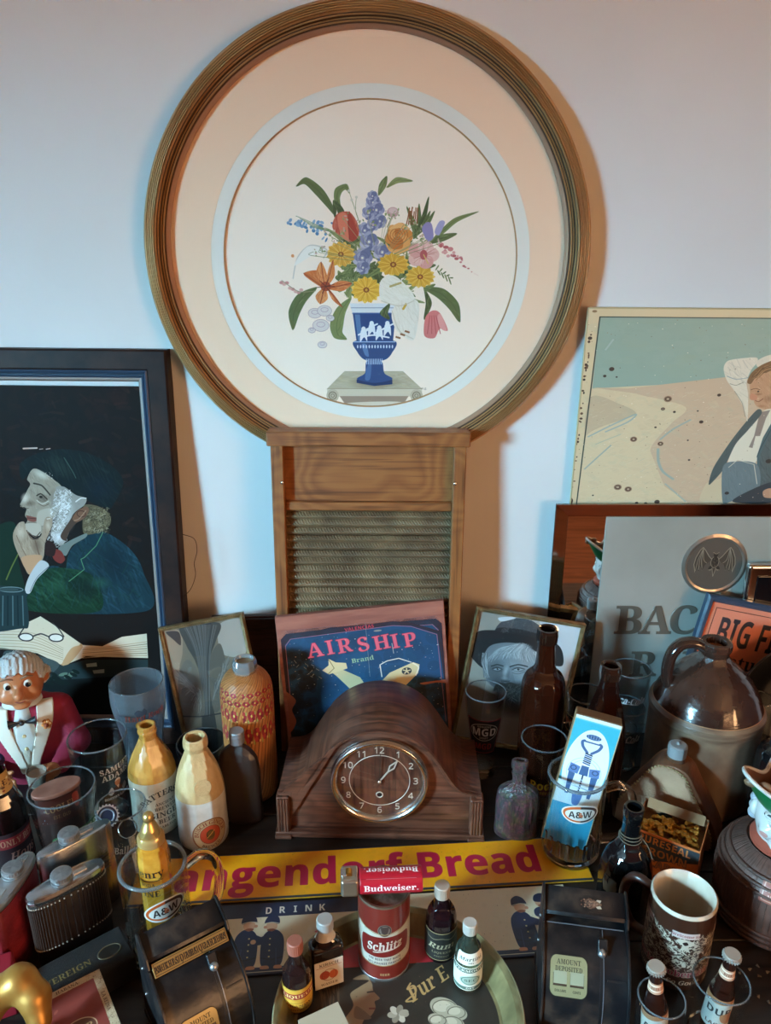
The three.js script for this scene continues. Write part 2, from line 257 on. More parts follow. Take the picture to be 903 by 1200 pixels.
// ---------------------------------------------------------------- the room
const RW = 2.2, RD = 3.7, RH = 2.65, T = 0.15;
struct('floor', metres(box(2 * RW + 2 * T, 0.1, RD + 2 * T)), M.floor, [0, -0.05, RD / 2]);
struct('ceiling', metres(box(2 * RW + 2 * T, 0.1, RD + 2 * T)), M.ceiling, [0, RH + 0.05, RD / 2]);
struct('wall_back', metres(box(2 * RW + 2 * T, RH, T)), M.wall, [0, RH / 2, -T / 2]);
struct('wall_front', metres(box(2 * RW + 2 * T, RH, T)), M.panel, [0, RH / 2, RD + T / 2]);
struct('wall_right', metres(box(T, RH, RD)), M.panel, [RW + T / 2, RH / 2, RD / 2]);
const WZ0 = 1.95, WZ1 = 2.75, WY0 = 1.52, WY1 = 2.02;   // window opening in the left wall
struct('wall_left', metres(merge([box(T, RH, WZ0, 0, RH / 2, WZ0 / 2), box(T, RH, RD - WZ1, 0, RH / 2, (RD + WZ1) / 2), box(T, WY0, WZ1 - WZ0, 0, WY0 / 2, (WZ0 + WZ1) / 2), box(T, RH - WY1, WZ1 - WZ0, 0, (RH + WY1) / 2, (WZ0 + WZ1) / 2)])), M.panel, [-RW - T / 2, 0, 0]);
{
  const zc = (WZ0 + WZ1) / 2, yc = (WY0 + WY1) / 2, w = WZ1 - WZ0, h = WY1 - WY0;
  const f = struct('window_1', merge([box(0.06, 0.035, w, 0, h / 2 - 0.0175, 0), box(0.06, 0.035, w, 0, -h / 2 + 0.0175, 0), box(0.06, h, 0.035, 0, 0, w / 2 - 0.0175), box(0.06, h, 0.035, 0, 0, -w / 2 + 0.0175)]), M.white, [-RW - 0.09, yc, zc]);
  part('window_sill', rbox(0.2, 0.03, w + 0.12, 0.008, 0.12, -h / 2 - 0.016, 0), M.white, f);
  part('pane', box(0.004, h - 0.07, w - 0.07), M.pane, f);
}
{
  const l = thing('added_fill_lamp', 'added unseen fill lamp on the right wall, warm diffuser in a white frame', 'lamp', FILL_LAMP.at);
  part('fill_lamp_frame', merge([box(0.08, 0.03, FILL_LAMP.w + 0.06, 0, FILL_LAMP.h / 2 + 0.015, 0), box(0.08, 0.03, FILL_LAMP.w + 0.06, 0, -FILL_LAMP.h / 2 - 0.015, 0), box(0.08, FILL_LAMP.h, 0.03, 0, 0, FILL_LAMP.w / 2 + 0.015), box(0.08, FILL_LAMP.h, 0.03, 0, 0, -FILL_LAMP.w / 2 - 0.015)]), M.white, l);
  part('fill_lamp_diffuser', box(0.01, FILL_LAMP.h, FILL_LAMP.w), std(0xfff0dd, 0.8, 0, { emissive: new THREE.Color(1, 0.62, 0.33), emissiveIntensity: 1.5 }), l);
}
const TY = 0.75;   // table top
{
  const t = thing('display_table', 'dark wooden table that carries the collection against the wall', 'table', [0, 0, 0]);
  for (let i = 0; i < 6; i++) part('plank', metres(rbox(2.0, 0.035, 0.1165, 0.003, 0, TY - 0.0175, 0.02 + 0.117 * (i + 0.5)).translate(0, (i % 2) * -0.0006, 0)), M.table, t);
  for (const x of [-0.93, 0.93]) for (const z of [0.1, 0.64]) part('leg', metres(rbox(0.07, TY - 0.035, 0.07, 0.006, x, (TY - 0.035) / 2, z)), M.table, t);
  part('apron', metres(merge([box(1.8, 0.09, 0.025, 0, TY - 0.08, 0.64), box(1.8, 0.09, 0.025, 0, TY - 0.08, 0.1)])), M.table, t);
}

// ---------------------------------------------------------------- round framed flower print
{
  const t = thing('round_picture', 'large round gilt framed flower print hung high on the wall', 'picture', [-0.027, 1.597, 0.002]);
  const face = (g) => g.rotateX(Math.PI / 2);
  const R0 = 0.3366, band = [[R0 - 0.022, 0.002], [R0 - 0.006, 0.002], [R0 - 0.002, 0.006], [R0, 0.014], [R0 - 0.0006, 0.024], [R0 - 0.0025, 0.0265]];
  for (let i = 0; i < 5; i++) { const r = R0 - 0.004 - i * 0.0032; band.push([r, 0.0285 + i * 0.0018 + 0.0014], [r - 0.0014, 0.0285 + i * 0.0018 + 0.0016], [r - 0.0021, 0.0285 + i * 0.0018 - 0.0022]); }
  const rI = R0 - 0.0205; band.push([rI, 0.0385], [rI - 0.0015, 0.036], [R0 - 0.022, 0.002]);
  part('ribbed_rim', face(creased(lathe(band, 160), 24)), M.gilt, t);
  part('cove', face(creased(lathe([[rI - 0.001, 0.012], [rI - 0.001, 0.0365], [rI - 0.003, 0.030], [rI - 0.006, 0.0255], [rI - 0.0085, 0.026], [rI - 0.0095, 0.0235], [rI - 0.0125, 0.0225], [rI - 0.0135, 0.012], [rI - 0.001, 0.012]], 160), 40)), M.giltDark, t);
  for (const [d, z, w] of [[0.0032, 0.0312, 0.0011], [0.0066, 0.0268, 0.0009], [0.0098, 0.0252, 0.0012]]) part('bead_line', new THREE.TorusGeometry(rI - d, w, 8, 180).translate(0, 0, z), M.gilt, t);
  part('inner_lip', face(creased(lathe([[0.3045, 0.010], [0.3045, 0.021], [0.3028, 0.0225], [0.3005, 0.021], [0.2985, 0.016], [0.2985, 0.010], [0.3045, 0.010]], 160), 40)), std(0xa67c62, 0.5, 0.25), t);
  const oy = -0.011, ox = 0.004;
  const disc = (ro, ri, d, z, cx = 0, cy = 0) => { const s = new THREE.Shape().absarc(0, 0, ro, 0, 2 * Math.PI, false); if (ri) { const p = new THREE.Path().absarc(cx, cy, ri, 0, 2 * Math.PI, true); s.holes.push(p); } return new THREE.ExtrudeGeometry(s, { depth: d, bevelEnabled: false, curveSegments: 128 }).translate(0, 0, z); };
  part('backing_board', disc(0.318, 0, 0.004, 0.001), M.paper, t);
  part('outer_mat', disc(0.3035, 0.2432, 0.0016, 0.010, ox, oy), std(0xefd2b6, 0.85), t, 'buff outer mat');
  part('white_mat', disc(0.245, 0.2245, 0.0016, 0.0094).translate(ox, oy, 0), std(0xe2e2da, 0.8), t, 'white inner mat');
  part('mat_edge', face(turned([[0.2245, 0.0066], [0.2245, 0.0106], [0.2233, 0.0106], [0.2225, 0.0066], [0.2245, 0.0066]], 128)).translate(ox, oy, 0), std(0xb58a5c, 0.6), t);
  const art = canvasTex(1100, 1100, (x, W, H) => {
    x.fillStyle = '#f5e6d5'; x.fillRect(0, 0, W, H);
    // traced from a crop of the print: 300..580 x 180..500, 3.225 to the pixel
    const k = W / 2 / (173 * 3.225), kv = H / 2 / (185 * 3.225), P = pen(x, (a, b) => [(a - 429) * k + W / 2, (b - 368) * kv + H / 2]);
    const G = ['#5d6b3f', '#76834e', '#49562f', '#8a945c'];
    const leaf = (pts, w, c) => { const L = pts, n = L.length, A = [], B = []; for (let i = 0; i < n; i++) { const a = L[Math.max(0, i - 1)], b = L[Math.min(n - 1, i + 1)], d = Math.hypot(b[0] - a[0], b[1] - a[1]) || 1, u = w * Math.sin(Math.PI * (i + 0.25) / (n - 0.5)); A.push([L[i][0] - (b[1] - a[1]) / d * u, L[i][1] + (b[0] - a[0]) / d * u]); B.unshift([L[i][0] + (b[1] - a[1]) / d * u, L[i][1] - (b[0] - a[0]) / d * u]); } P.paint([...A, ...B], c, ['#3d4a28', '#93a068', '#566238', '#7d8a52', '#a8ad78'], 34, 26, Math.atan2(L[n - 1][1] - L[0][1], L[n - 1][0] - L[0][0]), 2.2, 0.5); P.line(L, 'rgba(48,58,32,.6)', 1.3); };
    // pedestal
    P.fill([[322, 812], [556, 812], [634, 888], [250, 888]], '#b5ab92', false); P.fill([[352, 820], [520, 820], [560, 850], [300, 860]], '#c9bda0', false);
    P.fill([[250, 886], [634, 886], [634, 922], [250, 922]], '#cfc4ac', false); P.fill([[300, 920], [580, 920], [560, 955], [322, 955]], '#9c8673', false); P.fill([[340, 950], [540, 945], [560, 975], [330, 975]], '#d8cdb8', true);
    P.paint([[322, 812], [556, 812], [634, 888], [250, 888]], '#b5ab92', ['#c9c0a8', '#9c927a', '#bfb08c', '#a89c82'], 160, 80, 0.05, 5, 0.35, false); P.soft(442, 862, 120, '#6b604c', 0.6, 30); for (const cx of [272, 612]) { P.dot(cx, 918, 25, '#bdb19a', 27); P.ring(cx, 918, 15, '#7d705c', 4); P.ring(cx, 918, 7, '#7d705c', 3); }
    P.line([[250, 888], [634, 888]], '#8d816b', 2, false);
    // vase
    P.fill([[370, 848], [514, 848], [514, 868], [442, 876], [370, 862]], '#1d3560', false); P.fill([[372, 846], [404, 820], [412, 770], [470, 770], [482, 820], [514, 846], [442, 862]], '#2c4b7c', true); P.fill([[404, 846], [414, 790], [430, 784], [424, 846]], '#4a6c9c', true);
    P.fill([[366, 684], [522, 684], [512, 735], [480, 765], [408, 765], [374, 730]], '#2a4a7a', true); P.fill([[358, 570], [526, 570], [516, 688], [372, 688]], '#23457a', false); P.fill([[366, 575], [386, 575], [394, 684], [378, 684]], '#5478a4', false); P.fill([[392, 700], [410, 700], [420, 748], [404, 742]], '#567aa8', true);
    P.fill([[346, 530], [540, 530], [526, 572], [358, 572]], '#d9dde0', false); P.line([[352, 548], [534, 548]], '#8f9aa8', 3, false); P.line([[358, 570], [526, 570]], '#46639a', 4, false); P.line([[362, 688], [524, 688]], '#9db9dc', 4, false);
    for (let i = 0; i < 13; i++) P.dot(376 + i * 11.5, 708, 3, '#cfdcec', 7);
    for (let i = 0; i < 10; i++) P.line([[410 + i * 7, 760], [412 + i * 6.4, 782]], '#bdd0e8', 3);
    for (const [a, b] of [[400, 635], [432, 612], [462, 630], [494, 612]]) { P.dot(a, b, 9, '#e6ebef', 10); P.fill([[a - 10, b + 6], [a + 10, b + 4], [a + 14, b + 50], [a + 2, b + 34], [a - 14, b + 52]], '#e6ebef', true); P.line([[a - 20, b + 24], [a + 2, b + 12], [a + 22, b + 2]], '#e6ebef', 6); }
    P.line([[390, 668], [440, 660], [500, 670]], '#e6ebef', 6);
    // leaves and stems
    leaf([[300, 190], [270, 140], [235, 95], [190, 60], [158, 78]], 17, G[0]); leaf([[322, 180], [306, 130], [312, 96], [340, 82], [352, 104]], 14, G[1]); leaf([[330, 230], [318, 170], [300, 140], [296, 190]], 14, G[2]);
    leaf([[215, 470], [160, 510], [128, 570], [122, 632]], 24, G[0]); leaf([[350, 510], [312, 560], [294, 620], [300, 660], [330, 676]], 26, G[1]); leaf([[640, 470], [700, 490], [752, 540], [776, 600]], 24, G[0]); leaf([[640, 480], [655, 530], [640, 590]], 12, G[2]);
    leaf([[650, 298], [700, 250], [752, 205], [828, 176]], 10, G[1]); leaf([[660, 292], [705, 272], [752, 258]], 13, G[0]); leaf([[462, 110], [476, 76], [490, 46]], 13, G[1]); leaf([[494, 82], [530, 58], [582, 60]], 11, G[3]);
    for (let i = 0; i < 120; i++) { const a = rr(300, 640), b = rr(270, 505); leaf([[a, b], [a + rr(-30, 30), b + rr(-34, 24)], [a + rr(-55, 55), b + rr(-60, 40)]], rr(8, 15), G[i % 4]); }
    for (const [a, b] of [[568, 160], [576, 200], [612, 150], [646, 126], [652, 176], [668, 176], [598, 240], [600, 268]]) leaf([[596, 270], [(a + 596) / 2 + 8, (b + 270) / 2], [a, b]], 9, G[(a | 0) % 4]);
    for (let i = 0; i < 6; i++) P.line([[565 + i * 8, 222], [572 + i * 7, 190 - (i % 3) * 14], [576 + i * 6, 160 + (i % 2) * 14]], '#8a4a1f', 4);
    for (let i = 0; i < 9; i++) leaf([[680 + i * 7, 396 + i * 4], [690 + i * 7, 380 + i * 6 + (i % 2) * 30]], 4, G[3]);
    // blue sprays
    for (let i = 0; i < 36; i++) { const u = rnd(); P.dot(mixn(285, 112, u) + rr(-16, 16), mixn(250, 205, u) + rr(-34, 34) * (1.1 - u), rr(5, 10), ['#6d93b8', '#86a9c6', '#4f7ea6'][i % 3], rr(3, 7), rnd() * 3); }
    for (let i = 0; i < 5; i++) P.line([[280, 250], [210, 215 + i * 4], [150 + i * 14, 190 + i * 9]], '#6f8a6a', 2);
    for (let i = 0; i < 24; i++) { const u = i / 24; P.dot(mixn(690, 838, u) + rr(-10, 10), mixn(325, 425, u * u) + rr(-24, 24) * (1.1 - u), rr(5, 13) * (1.15 - u), ['#cc7f7c', '#dba09a', '#b9605f'][i % 3], rr(5, 10) * (1.15 - u)); }
    for (let i = 0; i < 8; i++) P.dot(mixn(160, 84, i / 7), mixn(488, 440, i / 7) + rr(-12, 12), 8, ['#d7a79c', '#c98c84'][i % 2], 6); P.line([[215, 480], [150, 482], [86, 438]], '#8d8a68', 2.5);
    // delphinium, lavender blooms
    const bloom = (a, b, r, cs) => { for (let i = 0; i < 7; i++) P.dot(a + Math.cos(i * 0.9) * r * 0.5, b + Math.sin(i * 0.9) * r * 0.5, r * 0.55, cs[i % cs.length], r * 0.46, i); P.dot(a, b, r * 0.34, cs[0]); P.ring(a, b, r * 0.3, 'rgba(60,60,110,.6)', 2); P.ring(a, b, r * 0.62, 'rgba(70,70,120,.35)', 2); P.dot(a, b, r * 0.12, '#e6e3d0'); };
    const LV = ['#8a8ca8', '#a3a4ba', '#6f7495', '#b9b8c8'];
    for (const [a, b, r] of [[440, 140, 28], [452, 168, 30], [424, 178, 26], [465, 210, 26], [408, 245, 30], [440, 222, 24], [424, 288, 36], [474, 328, 34], [398, 350, 38], [400, 388, 26], [438, 116, 20]]) bloom(a, b, r, LV);
    // daisies
    const daisy = (a, b, r, c0, c1, sq = 0.9) => { for (let i = 0; i < 15; i++) { const f = i / 15 * 6.283; P.fill([[a, b], [a + Math.cos(f - 0.2) * r * 0.9, b + Math.sin(f - 0.2) * r * 0.9 * sq], [a + Math.cos(f) * r * 1.06, b + Math.sin(f) * r * 1.06 * sq], [a + Math.cos(f + 0.2) * r * 0.9, b + Math.sin(f + 0.2) * r * 0.9 * sq]], i % 2 ? c0 : c1, false); } P.dot(a, b, r * 0.86, c0, r * 0.8 * sq); for (let i = 0; i < 22; i++) { const f = i / 22 * 6.283; P.line([[a + Math.cos(f) * r * 0.2, b + Math.sin(f) * r * 0.2 * sq], [a + Math.cos(f) * r * 0.95, b + Math.sin(f) * r * 0.95 * sq]], i % 2 ? 'rgba(170,110,20,.5)' : 'rgba(250,225,130,.5)', 2); } P.dot(a, b, r * 0.2, '#8a4d1c', r * 0.17); P.dot(a, b, r * 0.09, '#d09a3f'); };
    daisy(316, 336, 54, '#d9a441', '#e6b95a'); daisy(412, 476, 58, '#dfae3a', '#edc455'); daisy(516, 376, 60, '#d5a235', '#e4ba50', 0.74); daisy(620, 424, 56, '#d6a93c', '#e2bd5c', 0.76);
    // rose
    for (let i = 0; i < 9; i++) P.dot(536 + Math.cos(i) * 26, 270 + Math.sin(i) * 26, 28, ['#d3863f', '#e0a05a', '#c87530'][i % 3], 22, i); for (const r of [38, 28, 18, 10]) P.ring(532, 262, r, 'rgba(150,75,25,.6)', 3, r * 0.86); P.fill([[486, 290], [520, 318], [590, 300], [610, 284], [560, 330], [505, 326]], '#e3a765', true); P.fill([[500, 240], [540, 215], [580, 240], [540, 236]], '#e8b272', true);
    // tulips
    P.fill([[286, 232], [306, 182], [352, 176], [384, 224], [382, 270], [352, 288], [318, 268]], '#bd5843', true); P.paint([[286, 232], [306, 182], [352, 176], [384, 224], [382, 270], [352, 288], [318, 268]], '#bd5843', ['#d98468', '#9c3a2a', '#c96a50', '#e0a084'], 120, 44, 1.4, 2.4, 0.5); P.fill([[306, 190], [340, 184], [346, 280], [318, 262]], '#d77a5e', true); P.fill([[350, 172], [366, 210], [382, 262], [354, 286], [344, 220]], '#a8402f', true); P.line([[346, 196], [350, 280]], '#8b3226', 3);
    P.fill([[640, 662], [642, 590], [668, 560], [700, 570], [732, 640], [700, 634], [680, 672]], '#d27a76', true); for (let i = 0; i < 4; i++) P.line([[660 + i * 8, 580], [652 + i * 17, 654]], '#b4565a', 3); P.fill([[690, 584], [704, 576], [728, 640], [702, 630]], '#e09d96', true);
    // lily
    for (const [pts, c] of [[[[250, 470], [200, 440], [172, 410], [230, 400], [270, 450]], '#c86f38'], [[[250, 460], [220, 410], [240, 366], [262, 420]], '#d98a4d'], [[[258, 460], [266, 400], [286, 360], [290, 420]], '#d07b3f'], [[[262, 470], [310, 440], [356, 450], [320, 480]], '#cf7440'], [[[262, 468], [290, 500], [318, 545], [280, 515]], '#c46632'], [[[250, 468], [215, 500], [232, 532], [262, 510]], '#da8d52']]) { P.paint(pts, c, ['#e2a468', '#a8522a', '#d98a50', '#b5643a', '#ecc08a'], 60, 34, Math.atan2(pts[2][1] - pts[0][1], pts[2][0] - pts[0][0]), 2.2, 0.55); P.line([pts[0], [(pts[0][0] + pts[2][0]) / 2, (pts[0][1] + pts[2][1]) / 2], pts[2]], '#8f3f22', 3); }
    P.dot(255, 462, 20, '#a04525', 18); for (let i = 0; i < 7; i++) P.line([[255, 462], [255 + Math.cos(i) * 34, 462 + Math.sin(i) * 30]], '#5d2a1a', 2.5);
    // hibiscus, lilac buds, calla lilies, faint flowers
    for (let i = 0; i < 5; i++) P.dot(630 + Math.cos(i * 1.256) * 32, 338 + Math.sin(i * 1.256) * 28, 30, ['#e2b6ac', '#d99f97'][i % 2], 26); for (let i = 0; i < 70; i++) { const f = rnd() * 6.28, r = rr(16, 56); P.line([[632 + Math.cos(f) * 10, 338 + Math.sin(f) * 9], [632 + Math.cos(f) * r, 338 + Math.sin(f) * r * 0.88]], ['#cf9a90', '#ecd0c6', '#c27f78'][i % 3], 1.4); } P.dot(632, 338, 14, '#b85a58', 18); P.line([[632, 338], [650, 372]], '#d8b96a', 4);
    P.fill([[624, 240], [640, 214], [660, 220], [668, 270], [646, 286]], '#8d86b4', true); P.fill([[672, 250], [690, 210], [710, 214], [690, 262]], '#a39dc4', true); P.dot(514, 176, 22, '#c99a95', 18); P.dot(514, 170, 16, '#ddbcb4', 10); P.line([[512, 190], [492, 232]], '#7f7d57', 3);
    P.fill([[468, 440], [520, 420], [586, 480], [596, 520], [540, 540], [470, 520]], '#ece7da', true); P.paint([[468, 440], [520, 420], [586, 480], [596, 520], [540, 540], [470, 520]], '#e9e4d6', ['#f2eee4', '#d4cbb8', '#c5bca6', '#e0d8c6'], 90, 44, 0.5, 2.4, 0.5); P.line([[505, 462], [545, 448]], '#b7a569', 8); P.fill([[512, 560], [560, 512], [616, 530], [606, 660], [580, 680], [524, 630]], '#e9e3d7', true); P.paint([[512, 560], [560, 512], [616, 530], [606, 660], [580, 680], [524, 630]], '#e6e0d2', ['#f0ebe0', '#d2c8b6', '#c6bba8', '#ded5c4'], 110, 50, 1.3, 2.4, 0.5); P.line([[556, 552], [566, 534]], '#c9a23c', 9); P.line([[512, 560], [540, 640], [596, 676]], '#c9bfa9', 3); P.line([[470, 520], [540, 540], [596, 520]], '#c9bfa9', 3);
    for (let i = 0; i < 9; i++) P.dot(530 + i * 6, 668 - i * 4 + (i % 3) * 6, 4, '#8a5a33'); leaf([[500, 536], [480, 570], [500, 592]], 16, G[2]);
    P.line([[130, 430], [150, 350], [200, 302], [262, 318], [250, 350]], 'rgba(200,195,185,.9)', 5); P.fill([[136, 380], [190, 306], [258, 320], [200, 344]], 'rgba(236,232,222,.95)', true); P.dot(132, 342, 6, '#d8925e');
    for (const [a, b, r] of [[210, 570, 26], [248, 560, 28], [232, 620, 32], [236, 700, 18], [196, 640, 14], [270, 590, 16]]) { P.dot(a, b, r, '#d8cfca', r * 0.72); P.ring(a, b, r, 'rgba(130,110,125,.55)', 2, r * 0.72); P.ring(a, b - 4, r * 0.5, 'rgba(140,105,130,.5)', 2, r * 0.3); }
    for (const [a, b] of [[350, 96], [360, 130], [372, 160], [378, 120]]) { P.line([[390, 220], [374, 170], [a, b]], '#9a9a70', 2); P.dot(a, b, 5, '#cfc8b4'); }
    P.text('m.g.', 642, 886, 12, '#7d705f', { bold: false });
    for (let i = 0; i < 26; i++) { const a = rr(-2.9, -0.25), r = rr(150, 215), X = 450 + Math.cos(a) * r * 1.25, Y = 380 + Math.sin(a) * r * 1.1; P.line([[450 + Math.cos(a) * 90, 380 + Math.sin(a) * 80], [X - 10, Y + 14], [X, Y]], ['#8d9468', '#75805a', '#a3a57c'][i % 3], 1.6); for (let k = 0; k < 4; k++) P.dot(X + rr(-12, 12), Y + rr(-10, 16), rr(2, 4), ['#93a068', '#b9a98c', '#7f8d5c', '#c9a79c'][k], rr(2, 6), rnd() * 3); }
    specks(x, W, H, 300, ['#d8c9b4', '#efe5d6'], 1, 4, 0.12);
  });
  const g = new THREE.CircleGeometry(0.2236, 96).translate(ox, oy, 0.0072);
  part('art_print', g, print(art, 0.75), t);
  part('glazing', disc(0.301, 0, 0.0015, 0.0135), M.pane, t);
}

// ---------------------------------------------------------------- old painting, left
{
  const w = 0.62, h = 0.7076, t = thing('old_painting', 'dark framed oil painting of an old man leaning over a book', 'painting', [-0.6622, 0.7528, 0.075], { rx: -4, rz: -0.51 });
  const q = [[-269, 406], [194, 410], [225, 873], [-173, 870]], win = [-w / 2 + 0.052, 0.05, w - 0.104, h - 0.112], W = 1000, H = Math.round(1000 * win[3] / win[2]);
  const art = canvasTex(W, H, (x) => {
    x.fillStyle = '#17110f'; x.fillRect(0, 0, W, H);
    const Mx = tracer(q, w, h, win, W, H), P0 = pen(x, Mx), A = P0.at(0, 500, 5.0167), B = P0.at(0, 400, 2.609);
    for (let i = 0; i < 260; i++) { x.globalAlpha = 0.16; P0.dot(rr(-230, 170), rr(450, 600), rr(4, 16), ['#2b1915', '#120d10', '#0c1016', '#371c15'][i % 4], rr(4, 12), rnd() * 3); } x.globalAlpha = 1;
    for (let i = 0; i < 160; i++) { x.globalAlpha = 0.14; P0.dot(rr(-230, 170), rr(570, 740), rr(6, 18), ['#0e1620', '#13212b', '#0b1017'][i % 3], rr(4, 14), rnd() * 3); } x.globalAlpha = 1;
    for (let i = 0; i < 420; i++) { x.globalAlpha = rr(0.1, 0.35); const a = rr(-230, 175), b = rr(445, 640), f = rnd() * 3; P0.line([[a, b], [a + 14 * Math.cos(f), b + 14 * Math.sin(f) * 0.5]], ['#3b1f18', '#241412', '#1a1418', '#4a2a20', '#15161c', '#2e1b17'][i % 6], rr(2, 6)); } x.globalAlpha = 1;
    // coat
    A.fill([[-60, 640], [-40, 600], [60, 590], [80, 800], [120, 1010], [0, 1100], [-160, 1100], [-200, 760]], '#142a1f'); A.fill([[355, 920], [380, 760], [480, 660], [590, 640], [740, 740], [820, 880], [840, 1104], [150, 1104], [130, 990], [240, 850], [330, 850]], '#15303a'); A.paint([[355, 920], [380, 760], [480, 660], [590, 640], [740, 740], [820, 880], [840, 1104], [150, 1104], [130, 990], [240, 850], [330, 850]], '#16303a', ['#1f4452', '#0f242e', '#274c58', '#1a3a34', '#12262c', '#30566a'], 420, 90, 0.9, 12, 0.4);
    A.fill([[150, 1104], [140, 1000], [210, 880], [330, 850], [520, 900], [560, 1104]], '#12301f'); A.paint([[150, 1104], [140, 1000], [210, 880], [330, 850], [520, 900], [560, 1104]], '#12301f', ['#1d4430', '#0c2016', '#264f38', '#153626', '#2c5a44'], 260, 80, 0.7, 12, 0.4); A.soft(480, 960, 170, '#0a1a18', 0.8, 120); A.soft(640, 820, 130, '#0c1c26', 0.7, 160); A.soft(560, 940, 90, '#2a5a48', 0.6, 50); A.soft(300, 960, 90, '#24503a', 0.6, 60); for (let i = 0; i < 130; i++) { x.globalAlpha = 0.2; const a = rr(180, 800), b = rr(780, 1104); A.line([[a, b], [a + rr(-50, 50), b - rr(20, 90)]], ['#1f4a34', '#0d2024', '#24506a', '#183a4a'][i % 4], 7); } x.globalAlpha = 1;
    A.line([[580, 640], [540, 720], [470, 790], [450, 800], [470, 860], [380, 930]], '#4f7f5c', 5, false); A.line([[80, 770], [40, 850], [10, 920]], '#5d6b34', 8);
    // cap
    A.fill([[100, 330], [90, 240], [180, 180], [330, 150], [480, 170], [620, 240], [700, 340], [640, 480], [600, 500], [480, 450], [330, 370], [190, 268], [130, 310]], '#121c1c'); A.paint([[100, 330], [90, 240], [180, 180], [330, 150], [480, 170], [620, 240], [700, 340], [640, 480], [600, 500], [480, 450], [330, 370], [190, 268], [130, 310]], '#121a1b', ['#1f2b28', '#0b1214', '#182428', '#26342e', '#0e1a22'], 260, 80, 0.9, 10, 0.4); A.soft(330, 260, 110, '#2a3a34', 0.6, 60, 0.7); A.soft(560, 380, 120, '#101c28', 0.8); for (let i = 0; i < 26; i++) { x.globalAlpha = 0.35; A.line([[220 + i * 14, 190 + (i % 4) * 10], [260 + i * 15, 300 + (i % 5) * 14]], ['#22302a', '#0a1113'][i % 2], 6); } x.globalAlpha = 1;
    A.line([[350, 200], [400, 280], [420, 320]], '#3c5048', 5); A.line([[110, 146], [190, 143]], '#cfb3a8', 9); A.line([[205, 150], [225, 148]], '#a88f88', 5); A.line([[245, 150], [268, 146]], '#b89f96', 6);
    // face
    A.fill([[178, 265], [270, 318], [340, 380], [330, 500], [280, 570], [240, 640], [150, 650], [115, 610], [135, 570], [120, 540], [128, 500], [92, 480], [110, 440], [150, 360], [134, 325]], '#9d9484'); A.fill([[178, 265], [290, 330], [300, 380], [200, 360], [150, 345], [134, 322]], '#b8b0a4'); for (let i = 0; i < 60; i++) A.dot(rr(150, 285), rr(285, 350), 2.2, ['#8a8680', '#d2ccc2'][i % 2]);
    A.fill([[150, 370], [205, 380], [260, 440], [250, 480], [180, 510], [150, 480]], '#7d7263'); A.fill([[150, 365], [170, 370], [160, 470], [105, 492], [92, 478], [112, 436]], '#b3aa98'); A.fill([[150, 480], [182, 470], [186, 505], [150, 510]], '#5d4c40');
    A.paint([[178, 265], [270, 318], [340, 380], [330, 500], [280, 570], [240, 640], [150, 650], [115, 610], [135, 570], [120, 540], [128, 500], [92, 480], [110, 440], [150, 360], [134, 325]], '#958b7b', ['#b5ab9a', '#7a6f60', '#a39887', '#6a5f52', '#c2b9a8'], 260, 34, 1.0, 5, 0.35);
    A.soft(150, 470, 40, '#5a4c40', 0.7, 24); A.soft(225, 440, 46, '#54483d', 0.65, 30); A.soft(120, 440, 30, '#d2c9ba', 0.9, 44, 0.4); A.soft(215, 300, 60, '#cfc8ba', 0.8, 30, 0.5); A.soft(225, 540, 44, '#bfb3a2', 0.8); A.soft(300, 460, 46, '#4f453a', 0.6, 90); A.soft(160, 610, 36, '#c2b7a6', 0.7, 22); A.soft(160, 585, 40, '#51443a', 0.6, 10); A.dot(100, 482, 8, '#8d8272', 6); A.line([[92, 480], [112, 498], [140, 500]], '#54483d', 4); A.line([[190, 424], [215, 414], [250, 445]], '#3c332b', 5); A.dot(214, 432, 8, '#26211d', 6); A.dot(209, 429, 3, '#cfc8ba'); A.line([[200, 448], [222, 458], [250, 450]], '#6a5d50', 4); A.line([[210, 475], [232, 486], [262, 474]], '#6b5f52', 3); A.line([[130, 545], [160, 552], [195, 560]], '#7c4a40', 9); A.line([[132, 556], [192, 562]], '#4b2a26', 4); A.line([[195, 540], [215, 570], [210, 600]], '#7d7263', 4);
    A.line([[172, 352], [220, 366], [268, 420]], '#37322c', 9); A.line([[190, 424], [215, 414], [250, 445]], '#3c332b', 8); A.dot(214, 432, 10, '#2b2621', 8); A.line([[190, 452], [222, 474], [258, 456]], '#c9c2b4', 5); A.line([[200, 470], [230, 486], [262, 470]], '#6b5f52', 4);
    A.fill([[130, 545], [160, 548], [195, 558], [180, 578], [140, 572]], '#7c4a40'); A.line([[132, 556], [192, 562]], '#4b2a26', 4); A.fill([[200, 520], [270, 500], [280, 560], [230, 600], [190, 590]], '#ada495'); A.fill([[116, 600], [160, 585], [212, 600], [206, 660], [150, 650]], '#b3a99a'); A.line([[140, 640], [180, 668], [210, 640]], '#5d5044', 6);
